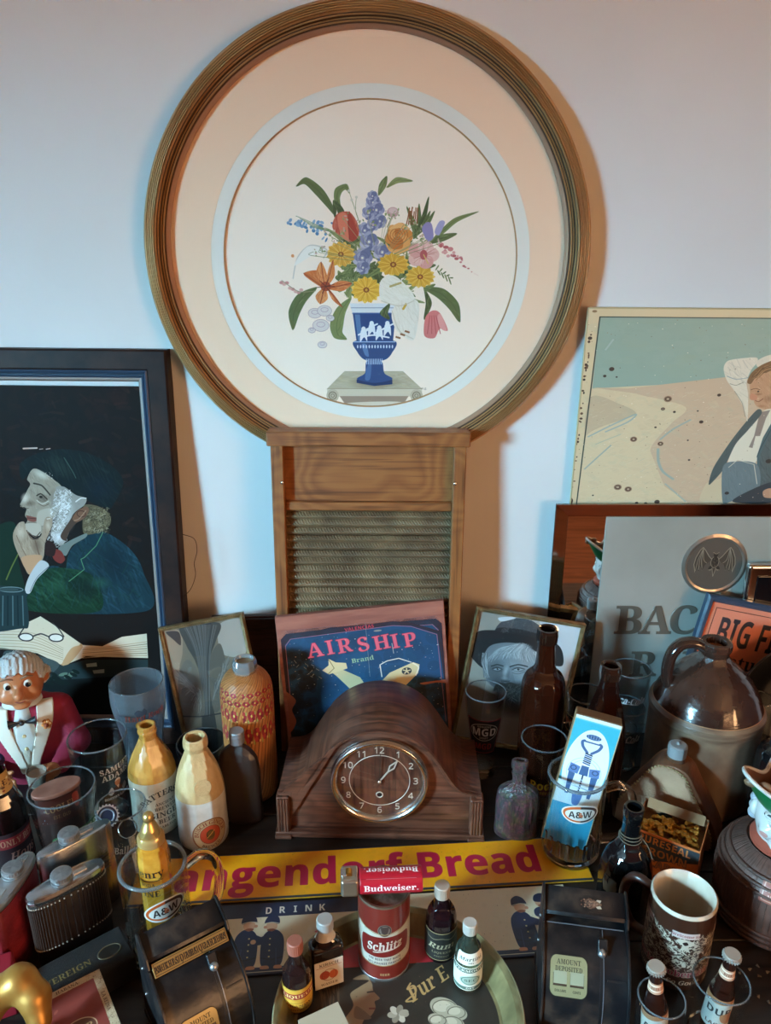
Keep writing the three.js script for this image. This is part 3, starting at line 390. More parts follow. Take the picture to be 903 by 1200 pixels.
    // hair, beard, ear
    A.fill([[300, 380], [350, 372], [420, 420], [480, 440], [470, 480], [400, 540], [380, 640], [340, 720], [290, 690], [272, 640], [300, 560], [330, 480]], '#8f8d86'); A.soft(340, 520, 90, '#c9ccca', 0.8, 150); for (let i = 0; i < 330; i++) { const u = rnd(), a = mixn(350, 305, u) + rr(-52, 46), b = mixn(385, 700, u), r = rr(8, 20), f = rnd() * 6.28; x.globalAlpha = rr(0.35, 0.9); A.line([[a, b], [a + r * Math.cos(f), b + r * 0.6], [a + r * Math.cos(f + 1.2), b + r * 1.3], [a - 3, b + r * 1.7]], ['#dfe2e2', '#b3b5b2', '#8a8882', '#f0f2f2', '#6f6c66'][i % 5], rr(2, 4.5)); } x.globalAlpha = 1; A.soft(318, 670, 50, '#dfe4e8', 0.8);
    A.fill([[470, 480], [560, 490], [620, 540], [620, 600], [560, 640], [470, 650], [460, 560]], '#5d553f'); for (let i = 0; i < 220; i++) { const a = rr(480, 610), b = rr(500, 640), r = rr(8, 22), f = rnd() * 6.28; x.globalAlpha = rr(0.35, 0.85); A.line([[a, b], [a + r * Math.cos(f), b + r * Math.sin(f)], [a + r * Math.cos(f + 1.3), b + r * Math.sin(f + 1.3)]], ['#8d8468', '#3f3a2b', '#a69e84', '#6d6549', '#2f2b20'][i % 5], rr(2, 5)); } x.globalAlpha = 1; A.fill([[385, 570], [420, 520], [480, 490], [500, 510], [470, 560], [420, 590], [380, 640], [360, 690], [330, 660]], '#4b3a30'); A.fill([[400, 560], [430, 515], [480, 488], [498, 512], [470, 556], [425, 580]], '#74533f'); A.ring(452, 532, 26, '#4a3027', 5, 20); A.line([[410, 572], [440, 560], [480, 512]], '#a07d66', 5); A.line([[420, 460], [450, 440], [480, 440]], '#d8d6d0', 7);
    // collar, tie, hand, cuff
    A.fill([[320, 730], [470, 650], [480, 670], [400, 720], [360, 780]], '#6d7873'); A.fill([[276, 740], [330, 750], [356, 800], [330, 825], [290, 800]], '#74302a'); A.fill([[250, 690], [300, 720], [290, 780], [240, 770]], '#2b1a18');
    A.fill([[80, 590], [115, 580], [130, 630], [170, 680], [215, 660], [240, 560], [275, 555], [280, 600], [240, 700], [225, 800], [150, 890], [110, 830], [60, 720], [50, 650]], '#a2907c'); A.paint([[80, 590], [115, 580], [130, 630], [170, 680], [215, 660], [240, 560], [275, 555], [280, 600], [240, 700], [225, 800], [150, 890], [110, 830], [60, 720], [50, 650]], '#9c8a76', ['#b9a995', '#7d6b58', '#a8967f', '#c9bba6', '#6b5a49'], 200, 46, 1.2, 6, 0.35); A.soft(95, 640, 40, '#c9bba8', 0.8, 60, 0.2); A.soft(190, 720, 40, '#5d4c3e', 0.7, 70); A.soft(258, 600, 22, '#c9bba8', 0.7, 40); A.line([[130, 630], [160, 680], [200, 680]], '#5f4d40', 6); A.line([[70, 660], [110, 750], [150, 820]], '#7d6957', 5); A.line([[180, 690], [200, 760], [215, 800]], '#6d5848', 7); A.fill([[100, 790], [220, 780], [170, 880], [140, 884]], '#b9906e'); A.line([[250, 562], [268, 560]], '#d6cbb9', 6);
    A.fill([[145, 900], [210, 808], [262, 840], [190, 920], [150, 1000], [120, 985]], '#b3b9bb'); A.line([[150, 990], [190, 910], [262, 842]], '#5f696d', 4);
    // book, spectacles, jar, cloth
    B.fill([[-260, 860], [60, 876], [110, 852], [160, 884], [240, 940], [300, 944], [360, 915], [436, 905], [440, 980], [250, 975], [180, 1004], [100, 965], [0, 950], [-260, 930]], '#c9bda6', false); for (let i = 0; i < 7; i++) { B.line([[-20, 898 + i * 9], [90, 905 + i * 9], [180, 950 + i * 6]], i % 2 ? '#8d7f6a' : '#a89a83', 2); B.line([[240, 950 + i * 5], [330, 944 + i * 5], [436, 930 + i * 7]], i % 2 ? '#7a6650' : '#a68f74', 2.4); } B.line([[235, 940], [200, 985], [176, 1002]], '#a3805a', 9); B.fill([[205, 950], [240, 945], [200, 996], [176, 1000]], '#b5906a');
    for (const [a, b] of [[66, 916], [158, 918]]) { B.dot(a, b, 24, '#d5d3cc', 13); B.ring(a, b, 24, '#2c2c30', 4.5, 14); } B.line([[90, 912], [112, 906], [134, 914]], '#2c2c30', 5); B.line([[42, 914], [58, 890], [74, 872]], '#2c2c30', 4); B.line([[182, 914], [166, 890], [148, 872]], '#2c2c30', 4);
    B.fill([[-60, 1000], [110, 975], [180, 1004], [250, 985], [440, 985], [440, 1060], [-260, 1080], [-260, 960]], '#243234', false); B.fill([[-260, 1040], [130, 1050], [440, 1030], [440, 1180], [-260, 1180]], '#0e1516', false); B.fill([[0, 960], [110, 975], [168, 1000], [120, 1040], [20, 1040]], '#3e4b4c'); for (const [a, b] of [[180, 1030], [210, 1026], [196, 1036]]) B.dot(a, b, 17, '#5f7464', 6, -0.3); B.fill([[250, 998], [282, 994], [284, 1006], [252, 1008]], '#9aa497', false); B.fill([[270, 1018], [306, 1014], [306, 1026], [274, 1028]], '#8c968c', false); for (let i = 0; i < 12; i++) B.dot(rr(130, 220), rr(1020, 1060), 14, '#0d1a18', 7, 0.5);
    B.fill([[-60, 770], [50, 765], [68, 800], [74, 880], [50, 890], [-60, 892]], '#1e3236'); B.ring(20, 770, 40, '#6d8285', 3, 9); B.dot(12, 770, 34, '#33474a', 7); for (let i = 0; i < 6; i++) B.line([[-20 + i * 15, 790], [-22 + i * 16, 880]], i % 2 ? '#4c666a' : '#122226', 4);
    for (let i = 0; i < 500; i++) { x.globalAlpha = rr(0.05, 0.22); x.fillStyle = ['#5d6a74', '#000', '#6b4b3a'][i % 3]; x.fillRect(rnd() * W, rnd() * H, rr(1, 9), 1.2); } x.globalAlpha = 1;
  });
  const edge = M.black, bd = board(win[2] + 0.004, win[3] + 0.004, 0.006, phy(0xffffff, 0.6, { map: art, bumpMap: rep(bumpFine, 3), bumpScale: 0.0002, specularIntensity: 0.25 }), edge, win[1] - 0.002);
  part('canvas_panel', bd[0].translate(0, 0, -0.016), bd[1], t);
  rails(t, 'frame_rail', w, h, [[0, -0.03], [0, -0.002], [0.003, 0.001], [0.03, 0.001], [0.033, -0.003], [0.033, -0.03]], M.blackFrame);
  const in1 = 0.032; rails(t, 'inner_moulding', w - 2 * in1, h - 2 * in1, [[0, -0.026], [0, -0.003], [0.003, -0.001], [0.006, -0.003], [0.008, -0.010], [0.0105, -0.009], [0.0135, -0.012], [0.0135, -0.026]], M.blueFrame, in1, 20);
  const in2 = 0.0452; rails(t, 'slip', w - 2 * in2, h - 2 * in2, [[0, -0.026], [0, -0.012], [0.004, -0.0125], [0.007, -0.018], [0.007, -0.026]], M.greyEdge, in2, 20);
  const wr = tube([[0.3125, 0.40, -0.012], [0.334, 0.392, -0.01], [0.338, 0.372, -0.008], [0.333, 0.35, -0.004], [0.334, 0.33, -0.004], [0.322, 0.30, -0.01], [0.310, 0.287, -0.012]], 0.0006, 40, 6);
  part('hanging_wire', wr, M.black, t, 'loose end of picture wire');
}

// ---------------------------------------------------------------- washboard
{
  const w = 0.3127, h = 0.575, t = thing('washboard', 'wooden washboard with corrugated metal panel standing under the round picture', 'washboard', [-0.0305, 0.7505, 0.098], { rx: -3.2, rz: -0.36 });
  part('top_rail', metres(rbox(0.322, 0.024, 0.042, 0.003, 0, h - 0.002, -0.012)), M.honey, t);
  for (const s of [-1, 1]) part('stile', metres(rbox(0.02, h - 0.014, 0.03, 0.002, s * (w / 2 - 0.01), (h - 0.014) / 2, -0.016)), M.honeyUp, t);
  part('head_panel', metres(box(w - 0.038, 0.108, 0.006, 0, 0.511, -0.022)), M.honey, t);
  part('drip_rail', metres(rbox(w - 0.038, 0.016, 0.016, 0.004, 0, 0.4575, -0.018)), M.honey, t);
  const P = [], n = 330; for (let i = 0; i <= n; i++) { const y = 0.06 + i / n * 0.39, k = (y / 0.0135) % 1; P.push([-0.024 + 0.0105 * Math.abs(Math.sin(k * Math.PI)) ** 0.7, y]); }
  const sh = new THREE.Shape([...P.map(([z, y]) => new THREE.Vector2(z, y)), ...P.slice().reverse().map(([z, y]) => new THREE.Vector2(z - 0.0012, y))]);
  const twist = dataTex(128, (i, x, y) => { const v = 127 + 120 * Math.sin((x + y * 0.9) / 128 * 6.283 * 8); return [v, v, v]; });
  const gi = creased(new THREE.ExtrudeGeometry(sh, { depth: w - 0.038, bevelEnabled: false }).rotateY(-Math.PI / 2).translate((w - 0.038) / 2, 0, 0), 40);
  { const p = gi.attributes.position, uv = gi.attributes.uv; for (let i = 0; i < p.count; i++) uv.setXY(i, p.getX(i), p.getY(i)); }
  part('corrugated_sheet', gi, std(0xffffff, 0.55, 0.2, { map: rep(mottled(0x68523a, 0x8a7354, 5, 5, 4, 81), 6), bumpMap: rep(twist, 26, 26), bumpScale: 0.0011 }), t);
  part('foot_rail', metres(box(w - 0.04, 0.03, 0.016, 0, 0.045, -0.018)), M.honey, t);
  for (const s of [-1, 1]) part('nail', new THREE.SphereGeometry(0.003, 10, 8).scale(1, 1, 0.5).translate(s * (w / 2 - 0.017), 0.5, -0.0005), M.steel, t);
}
// brown board in the corner behind the small frame
{
  const t = thing('wooden_board', 'dark brown wooden board leaning on the wall behind the fern photograph', 'board', [-0.232, 0.7505, 0.052], { rx: -6, rz: 0 });
  part('board_panel', metres(rbox(0.15, 0.238, 0.012, 0.002, 0, 0.119, -0.006).rotateZ(0.02)), std(0x8a7466, 0.8, 0, { map: rep(woodOld, 5) }), t);
  part('batten', metres(rbox(0.15, 0.02, 0.006, 0.002, 0, 0.225, 0.003).rotateZ(0.02)), std(0x6b594d, 0.8, 0, { map: rep(woodOld, 5) }), t);
}
// ---------------------------------------------------------------- fruit crate end with paper label
{
  const w = 0.2836, h = 0.283, t = thing('crate_end', 'reddish wooden fruit crate end with a torn blue airship label', 'crate', [-0.0212, 0.7595, 0.141], { rx: -9, ry: 5, rz: 3.6 });
  part('crate_board', metres(rbox(w, h, 0.013, 0.002, 0, h / 2, -0.0065)), std(0xffffff, 0.8, 0, { map: rep(mottled(0x8e5447, 0xa96a58, 4, 30, 4, 91), 4), bumpMap: rep(bumpGrain, 4), bumpScale: 0.0009 }), t);
  const W = 1000, H = 1000, win = [-w / 2 + 0.006, 0.02, w - 0.012, h - 0.045];
  const art = canvasTex(W, H, (x) => {
    const P = pen(x, tracer([[329, 728], [530, 708], [531, 888], [339, 916]], w, h, win, W, H)).at(330, 700, 4.3);
    x.clearRect(0, 0, W, H);
    P.fill([[22, 235], [50, 205], [600, 138], [680, 142], [836, 188], [850, 330], [850, 900], [60, 900], [40, 500], [24, 300]], '#2a1c2a', false);
    P.fill([[42, 262], [70, 230], [600, 158], [690, 160], [818, 200], [838, 420], [846, 900], [80, 900], [60, 640], [50, 420]], '#12456b', false);
    for (let i = 0; i < 220; i++) { x.globalAlpha = 0.12; P.dot(rr(40, 840), rr(170, 900), rr(20, 60), ['#0a2236', '#0f3c5f', '#1a5a83', '#091827'][i % 4]); }
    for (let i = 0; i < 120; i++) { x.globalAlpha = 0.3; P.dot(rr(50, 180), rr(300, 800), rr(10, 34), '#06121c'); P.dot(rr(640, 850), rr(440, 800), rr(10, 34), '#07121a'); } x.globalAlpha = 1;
    P.line([[58, 640], [44, 268], [72, 232], [600, 160], [690, 164], [816, 204], [836, 640]], '#b06a78', 3, false);
    P.text('VALENCIAS', 430, 172, 30, '#c0384a', { rot: -0.05, sx: 1 });
    const A = 'AIRSHIP', X = [196, 274, 348, 446, 538, 606, 680], Y = [288, 274, 264, 256, 246, 240, 232]; [...A].forEach((c, i) => P.text(c, X[i], Y[i], 128, '#dd5f72', { font: 'serif', rot: -0.11, sx: 0.92, outline: '#8a2740', ow: 6 }));
    P.text('Brand', 438, 332, 40, '#8fae8a', { font: 'serif', rot: -0.08 });
    // airships
    P.fill([[255, 385], [300, 372], [420, 425], [480, 520], [400, 520], [300, 420]], '#c9b98e', false); P.fill([[228, 392], [262, 366], [264, 332], [300, 350], [352, 352], [358, 380], [312, 396], [262, 412]], '#d3c295', false); P.line([[264, 334], [290, 380], [258, 410]], '#7d6d48', 4, false);
    P.fill([[500, 470], [570, 400], [690, 345], [722, 356], [712, 400], [640, 470], [560, 520]], '#cdbd92', false); P.dot(656, 390, 26, '#2a3036', 22); for (let i = 0; i < 5; i++) P.line([[656, 390], [656 + Math.cos(i * 1.257 - 1.57) * 18, 390 + Math.sin(i * 1.257 - 1.57) * 16]], '#cdbd92', 7); P.ring(656, 390, 26, '#2a3036', 3, 22);
    P.line([[530, 420], [524, 360], [560, 340], [620, 326], [680, 345]], '#d8d3c4', 6, false); P.line([[690, 350], [716, 370], [700, 410]], '#e0d8c2', 8);
    // tears, scuffs
    P.fill([[-20, 470], [30, 500], [82, 548], [60, 600], [78, 660], [40, 720], [-20, 720]], '#96563f', true); P.fill([[720, 450], [790, 438], [860, 430], [860, 448], [800, 446], [740, 458]], '#a5604b', true);
    P.line([[462, 130], [470, 420]], '#8a8a88', 2); P.line([[590, 250], [596, 300]], '#a8a49a', 4); P.dot(522, 186, 22, '#8a8880', 6); for (let i = 0; i < 150; i++) P.dot(rr(60, 840), rr(190, 640), rr(1, 4), ['#c9c6b8', '#7f93a0', '#d8b0a0'][i % 3], rr(1, 2.5)); for (let i = 0; i < 16; i++) P.line([[rr(90, 240), rr(330, 450)], [rr(90, 240), rr(330, 450)]].map((p, k, a) => (k ? [a[0][0] + rr(-16, 16), a[0][1] + rr(-16, 16)] : p)), '#b9c0bd', 2);
  });
  const lab = new THREE.Shape([[-w / 2 + 0.008, 0.02], [w / 2 - 0.007, 0.02], [w / 2 - 0.007, h - 0.064], [w / 2 - 0.05, h - 0.046], [-w / 2 + 0.02, h - 0.046], [-w / 2 + 0.008, h - 0.058]].map((p) => new THREE.Vector2(...p)));
  const g = box(win[2], win[3], 0.0006, 0, win[1] + win[3] / 2, 0.0004);
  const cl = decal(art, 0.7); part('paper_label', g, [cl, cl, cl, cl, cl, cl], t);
}
// ---------------------------------------------------------------- small framed fern photograph, left
const bead = (parent, w, h, fw) => {
  rails(parent, 'frame_rail', w, h, [[0, -0.012], [0, -0.001], [0.0012, 0.0006], [fw - 0.0012, -0.0006], [fw, -0.0025], [fw, -0.012]], M.giltOld);
  const g = [], s = new THREE.SphereGeometry(0.0016, 6, 5), step = 0.0034;
  for (let d = 0.003; d < w - 0.003; d += step) for (const y of [0.0022, h - 0.0022]) g.push(s.clone().translate(d - w / 2, y, 0.0006));
  for (let d = 0.003; d < h - 0.003; d += step) for (const x of [0.0022, w - 0.0022]) g.push(s.clone().translate(x - w / 2, d, 0.0006));
  part('beading', merge(g), M.giltOld, parent).userData.kind = 'stuff';
};
{
  const w = 0.1477, h = 0.2558, t = thing('small_picture', 'small gilt framed photograph of a tree trunk with fern fronds', 'picture', [-0.2685, 0.7634, 0.14], { rx: -13, rz: 10.69 });
  const W = 400, H = 720, win = [-w / 2 + 0.006, 0.006, w - 0.012, h - 0.012];
  const art = canvasTex(W, H, (x) => {
    x.fillStyle = '#75634f'; x.fillRect(0, 0, W, H);
    const P = pen(x, tracer([[184, 737], [286, 718], [320, 884], [222, 902]], w, h, win, W, H)).at(180, 700, 4.515);
    P.fill([[40, 200], [140, 190], [150, 300], [130, 420], [140, 700], [60, 700]], '#967a62'); P.fill([[350, 150], [480, 120], [500, 260], [470, 320], [360, 300]], '#9d948a'); P.fill([[60, 190], [130, 190], [140, 260], [100, 230]], '#3a2318');
    P.fill([[140, 150], [350, 140], [330, 240], [300, 330], [300, 480], [340, 800], [260, 800], [250, 470], [220, 350], [170, 260]], '#3a332c'); P.fill([[270, 160], [310, 150], [290, 340], [290, 620], [270, 560]], '#2d2825');
    for (let i = 0; i < 130; i++) { const a = rr(150, 340); P.line([[a, 150], [mixn(a, 275, 0.6), 320], [mixn(a, 285, 0.8), 640]], ['#5d5650', '#2f2a27', '#6b645d'][i % 3], 1.5); }
    P.fill([[130, 420], [170, 340], [220, 380], [262, 520], [262, 640], [170, 640], [130, 560]], '#6a5c4e'); P.fill([[300, 330], [350, 250], [380, 330], [400, 500], [330, 620], [300, 520]], '#5d5144');
    for (let i = 0; i < 190; i++) { const a = rr(-1.5, 1.0), r = rr(40, 150); P.line([[250, 600], [250 - Math.cos(a) * r * 0.4, 560 - r * 0.5], [250 - Math.cos(a) * r, 590 - Math.sin(a + 1.2) * r * 1.4]], ['#a2978b', '#5a524b', '#8a7f74'][i % 3], 1.4); P.line([[310, 560], [310 + r * 0.35, 480 - r * 0.3], [310 + Math.cos(a) * r * 0.7, 520 - Math.sin(a + 1.3) * r * 1.5]], ['#8f857b', '#4f4842'][i % 2], 1.3); }
    P.line([[130, 640], [260, 640], [420, 610]], '#2f2620', 8);
  });
  const bd = board(win[2], win[3], 0.006, print(art, 0.5), M.black, win[1]); part('photograph', bd[0].translate(0, 0, -0.005), bd[1], t);
  bead(t, w, h, 0.007);
  part('glazing', box(win[2], win[3], 0.0015, 0, h / 2, -0.003), M.pane, t);
}
// ---------------------------------------------------------------- portrait of a man in a hat
{
  const w = 0.192, h = 0.25, t = thing('portrait_photograph', 'gilt framed black and white portrait of a fair haired man in a wide dark hat', 'picture', [0.2095, 0.7655, 0.106], { rx: -9, rz: -9.8 });
  const W = 640, H = 860, win = [-w / 2 + 0.006, 0.006, w - 0.012, h - 0.012];
  const art = canvasTex(W, H, (x) => {
    x.fillStyle = '#b9b3aa'; x.fillRect(0, 0, W, H);
    const P = pen(x, tracer([[549, 697], [681, 723], [647, 880], [526, 858]], w, h, win, W, H)).at(540, 700, 6.02);
    P.fill([[500, 60], [830, 140], [760, 560], [640, 560], [560, 300]], '#c3ccd2', false); P.fill([[0, 100], [300, 60], [160, 460], [100, 900], [-100, 900]], '#a0968a');
    P.fill([[20, 330], [60, 185], [210, 170], [420, 195], [560, 230], [660, 300], [690, 380], [676, 450], [560, 420], [480, 330], [300, 270], [180, 280], [130, 340], [125, 450], [60, 400]], '#26282a');
    P.fill([[205, 176], [240, 105], [330, 80], [450, 100], [530, 160], [560, 240], [400, 200]], '#4b4f53'); P.fill([[205, 178], [230, 150], [400, 172], [552, 226], [560, 256], [400, 212]], '#2b2d30'); for (let i = 0; i < 260; i++) P.dot(rr(250, 520), rr(95, 190), 2, ['#5f6468', '#3d4144', '#777c80'][i % 3]); P.fill([[215, 75], [300, 70], [340, 82], [240, 104]], '#ccd3d8');
    P.fill([[130, 450], [150, 300], [300, 265], [470, 320], [500, 420], [480, 560], [400, 640], [300, 640], [200, 590], [150, 540]], '#7d8084'); P.fill([[300, 300], [470, 330], [490, 430], [470, 560], [380, 600], [330, 480]], '#94979a'); P.fill([[150, 440], [240, 450], [270, 560], [180, 570]], '#6c6f73');
    P.soft(330, 440, 200, '#a5a8ab', 0.5); P.soft(205, 470, 90, '#55585c', 0.7, 130); P.soft(224, 462, 56, '#3a3c40', 0.8, 26); P.soft(370, 466, 66, '#46494d', 0.75, 26); P.soft(283, 480, 26, '#b9bcbf', 0.9, 60); P.soft(410, 530, 60, '#a9acaf', 0.8, 50); P.soft(282, 548, 40, '#3c3e41', 0.8, 14); P.soft(310, 395, 110, '#8a8d91', 0.6, 30);
    for (let i = 0; i < 190; i++) { const u = rnd(), a = mixn(470, 150, u); x.globalAlpha = rr(0.35, 0.9); P.line([[460 - u * 150 + rr(-14, 14), 300 - Math.sin(u * 3) * 26 + rr(-8, 8)], [mixn(440, 215, u) + rr(-12, 12), mixn(345, 312, u) + rr(-10, 10)], [a + rr(-16, 16), mixn(420, 400, u) + rr(-24, 20) - 40 * Math.sin(u * 3.14)]], ['#c2c5c7', '#8d9092', '#dde0e1', '#66696c', '#a5a8aa'][i % 5], rr(1.2, 3)); } x.globalAlpha = 1;
    for (let i = 0; i < 0; i++) { const a = rr(130, 480); P.line([[a, 290 + rr(-20, 20)], [a - 20 + rr(-30, 30), 340], [a - rr(20, 70), rr(370, 430) - Math.abs(a - 300) * -0.05]], ['#b5b8ba', '#8d9092', '#d5d8d9', '#66696c'][i % 4], 3.5); }
    for (let i = 0; i < 60; i++) { P.line([[130 + rr(-20, 20), 340], [120 + rr(-10, 30), 420], [150 + rr(-20, 20), 520]], ['#8f9294', '#55585b', '#b0b3b5'][i % 3], 3.5); P.line([[490 + rr(-20, 20), 340], [500 + rr(-12, 16), 420], [480 + rr(-20, 20), 520]], ['#9fa2a4', '#66696b', '#c5c8ca'][i % 3], 3.5); }
    P.line([[180, 438], [220, 428], [262, 440]], '#2e3033', 9); P.line([[312, 446], [370, 432], [436, 448]], '#2e3033', 10); P.fill([[196, 463], [222, 454], [248, 464], [222, 471]], '#9fa2a5'); P.dot(224, 461, 8, '#17181a', 7); P.fill([[338, 470], [368, 460], [404, 469], [370, 478]], '#a9acaf'); P.dot(372, 467, 9, '#17181a', 8); P.dot(228, 458, 2, '#e0e2e3'); P.dot(376, 464, 2, '#e0e2e3'); P.line([[185, 460], [220, 450], [256, 464]], '#222', 4); P.line([[326, 470], [368, 455], [418, 466]], '#222', 4); P.line([[330, 490], [370, 500], [420, 488]], '#5c5f62', 4);
    P.soft(300, 500, 18, '#6a6d71', 0.6, 60); P.soft(276, 530, 30, '#b5b8ba', 0.8, 22); P.line([[252, 548], [266, 556], [282, 553], [298, 557], [314, 549]], '#3c3e41', 4); P.soft(400, 600, 120, '#3a3835', 0.8, 60); P.soft(330, 690, 230, '#2b2826', 1, 150); P.soft(300, 640, 130, '#2f2c29', 0.9, 60); P.fill([[215, 575], [250, 560], [284, 566], [320, 560], [372, 582], [400, 620], [330, 606], [284, 596], [240, 606], [200, 622]], '#45413d'); for (let i = 0; i < 80; i++) P.line([[rr(220, 420), rr(570, 620)], [rr(220, 420), rr(630, 760)]], ['#5b5753', '#26231f', '#75706a'][i % 3], 3);
  });
  const bd = board(win[2], win[3], 0.006, print(art, 0.5), M.black, win[1]); part('photograph', bd[0].translate(0, 0, -0.005), bd[1], t);
  bead(t, w, h, 0.0075);
  part('glazing', box(win[2], win[3], 0.0015, 0, h / 2, -0.003), M.pane, t);
}
// ---------------------------------------------------------------- tin sign with a resting man
{
  const w = 0.6, h = 0.7643, t = thing('tin_sign', 'worn tin sign painted with a man resting, hands behind his head', 'sign', [0.6104, 0.7524, 0.0215], { rx: -0.5, rz: -0.45 });
  const W = 1100, H = 1100, win = [-w / 2, h - 0.42, w, 0.42];
  const art = canvasTex(W, H, (x) => {
    x.fillStyle = '#d3be98'; x.fillRect(0, 0, W, H);
    const P0 = pen(x, tracer([[690, 361], [1140, 364], [1016, 852], [644, 850]], w, h, win, W, H)), P = P0.at(640, 340, 3.4335), Q = P0.at(810, 390, 5.71);
    P.fill([[217, 108], [1620, 118], [1400, 1000], [116, 1000]], '#d0bc98', false); P.fill([[217, 108], [1620, 118], [1560, 380], [720, 352], [480, 380], [186, 396]], '#8fa595', false);
    for (let i = 0; i < 160; i++) { x.globalAlpha = 0.09; P.dot(rr(200, 1100), rr(120, 340), rr(14, 50), ['#7d9488', '#a2b2a2', '#94a08e'][i % 3], rr(8, 30)); } x.globalAlpha = 1;
    P.fill([[186, 392], [330, 396], [720, 350], [1000, 380], [1000, 1000], [560, 1000], [400, 600], [560, 470], [360, 416]], '#c5a98c', false); P.fill([[182, 430], [300, 460], [362, 500], [260, 548], [160, 586]], '#bda88a', true); P.fill([[186, 400], [360, 420], [560, 470], [500, 540], [420, 640], [440, 760], [560, 870], [120, 870], [150, 600], [360, 500], [300, 450]], '#d3be9a', true);
    for (let i = 0; i < 1500; i++) { x.globalAlpha = rr(0.1, 0.4); const a = rr(130, 1000), b = rr(400, 870), l = rr(6, 26); P.line([[a, b], [a + l, b - l * rr(0.1, 0.6)]], ['#d9ccaa', '#b39a7c', '#c4ad88', '#a8a68c', '#e0d6ba', '#9fa596'][i % 6], rr(1, 3)); } x.globalAlpha = 1;
    for (let i = 0; i < 500; i++) { x.globalAlpha = 0.08; P.dot(rr(130, 900), rr(400, 870), rr(8, 34), ['#d8c9a6', '#b89a7e', '#c9b48f', '#aab09c'][i % 4], rr(4, 16), rnd()); } x.globalAlpha = 1;
    for (const [p, c, ww] of [[[[170, 590], [260, 545], [360, 500], [330, 530], [240, 570]], '#8fa4a0', 8], [[[155, 720], [210, 670], [260, 625]], '#8d9d98', 7], [[[460, 600], [510, 560], [580, 522]], '#93a49c', 9], [[[450, 640], [452, 690], [470, 730], [510, 760]], '#8fa29c', 12], [[[480, 780], [560, 850]], '#9aa99f', 8], [[[240, 240], [270, 200]], '#a5b5ac', 8], [[[300, 580], [200, 620]], '#a9ac98', 5]]) { x.globalAlpha = 0.8; P.line(p, c, ww); x.globalAlpha = 1; }
    P.line([[1620, 119], [217, 108], [122, 862]], '#22302c', 5, false);
    // man
    Q.fill([[118, 1000], [150, 900], [240, 760], [330, 640], [440, 515], [470, 540], [380, 650], [300, 740], [250, 840], [210, 920], [130, 1010]], '#3f5a5e'); Q.fill([[212, 900], [300, 860], [440, 880], [460, 1020], [380, 1080], [260, 1130], [210, 1130]], '#5d7880'); Q.fill([[180, 980], [215, 975], [212, 1130], [60, 1130], [100, 1010]], '#c9b695', true);
    Q.fill([[244, 870], [270, 780], [360, 660], [470, 530], [560, 480], [560, 720], [460, 820], [420, 880], [310, 850], [260, 905]], '#d9ceb6', false); Q.fill([[460, 530], [530, 515], [500, 570], [460, 690], [430, 690], [410, 770], [385, 765], [420, 690]], '#8c7c70', false); Q.fill([[560, 560], [480, 700], [440, 820], [440, 1020], [560, 1040]], '#465f63', false); Q.paint([[460, 820], [560, 600], [560, 1040], [440, 1020]], '#4c5c5c', ['#404f50', '#5e6e70', '#354345', '#556464'], 120, 60, 1.1, 8, 0.4, false); Q.paint([[118, 1000], [150, 900], [240, 760], [330, 640], [440, 515], [470, 540], [380, 650], [300, 740], [250, 840], [210, 920], [130, 1010]], '#455656', ['#39484a', '#566a6a', '#303d3f'], 90, 70, 2.2, 8, 0.4); Q.paint([[212, 900], [300, 860], [440, 880], [460, 1020], [380, 1080], [260, 1130], [210, 1130]], '#667678', ['#748486', '#566668', '#617072'], 110, 60, 1.2, 8, 0.35); Q.line([[560, 600], [470, 760], [440, 830]], '#2f4549', 6);
    Q.fill([[218, 250], [228, 205], [270, 180], [430, 165], [438, 200], [400, 250], [370, 330], [380, 420], [376, 590], [350, 500], [290, 390], [240, 320]], '#dcd0b9'); Q.paint([[218, 250], [228, 205], [270, 180], [430, 165], [438, 200], [400, 250], [370, 330], [380, 420], [376, 590], [350, 500], [290, 390], [240, 320]], '#d9cdb6', ['#e6dcc8', '#b9ae98', '#c9bda6', '#a39c8c'], 120, 60, 0.9, 6, 0.4); Q.line([[240, 290], [300, 310], [380, 300]], '#8f9a98', 6); Q.line([[260, 340], [300, 350], [350, 330]], '#8c8574', 5); Q.line([[290, 390], [340, 470], [360, 560]], '#8c8574', 4); Q.fill([[440, 190], [500, 155], [560, 150], [560, 230], [450, 230]], '#d6c9b2');
    Q.fill([[390, 360], [400, 300], [450, 240], [560, 200], [560, 470], [500, 510], [440, 490], [420, 460], [430, 440], [392, 440], [400, 410]], '#c0916f'); Q.fill([[375, 330], [400, 270], [470, 215], [560, 185], [560, 260], [480, 270], [430, 300], [400, 340]], '#7a5a3e'); Q.paint([[392, 440], [400, 360], [450, 300], [560, 260], [560, 470], [500, 510], [440, 490], [420, 460], [430, 440]], '#bd8e6c', ['#d2a684', '#a06f4e', '#b98562', '#8f5f42', '#dcb894'], 150, 30, 1.0, 4, 0.4); Q.soft(520, 440, 50, '#8a5c40', 0.6); Q.soft(450, 410, 34, '#7d5238', 0.6, 14); Q.soft(440, 440, 30, '#d8ab8a', 0.7, 16); Q.soft(470, 490, 40, '#9c6a4c', 0.6, 20); Q.line([[400, 380], [430, 372], [460, 380]], '#5a3c2a', 5); Q.dot(448, 392, 7, '#3b2a20'); Q.line([[425, 450], [450, 460], [480, 440]], '#7d4a36', 6); Q.fill([[390, 430], [405, 405], [440, 420], [435, 450], [400, 448]], '#c48566'); Q.hairs([[420, 300], [480, 240], [550, 220]], 18, 24, ['#5f432c', '#a8805a', '#8a6545'], 4);
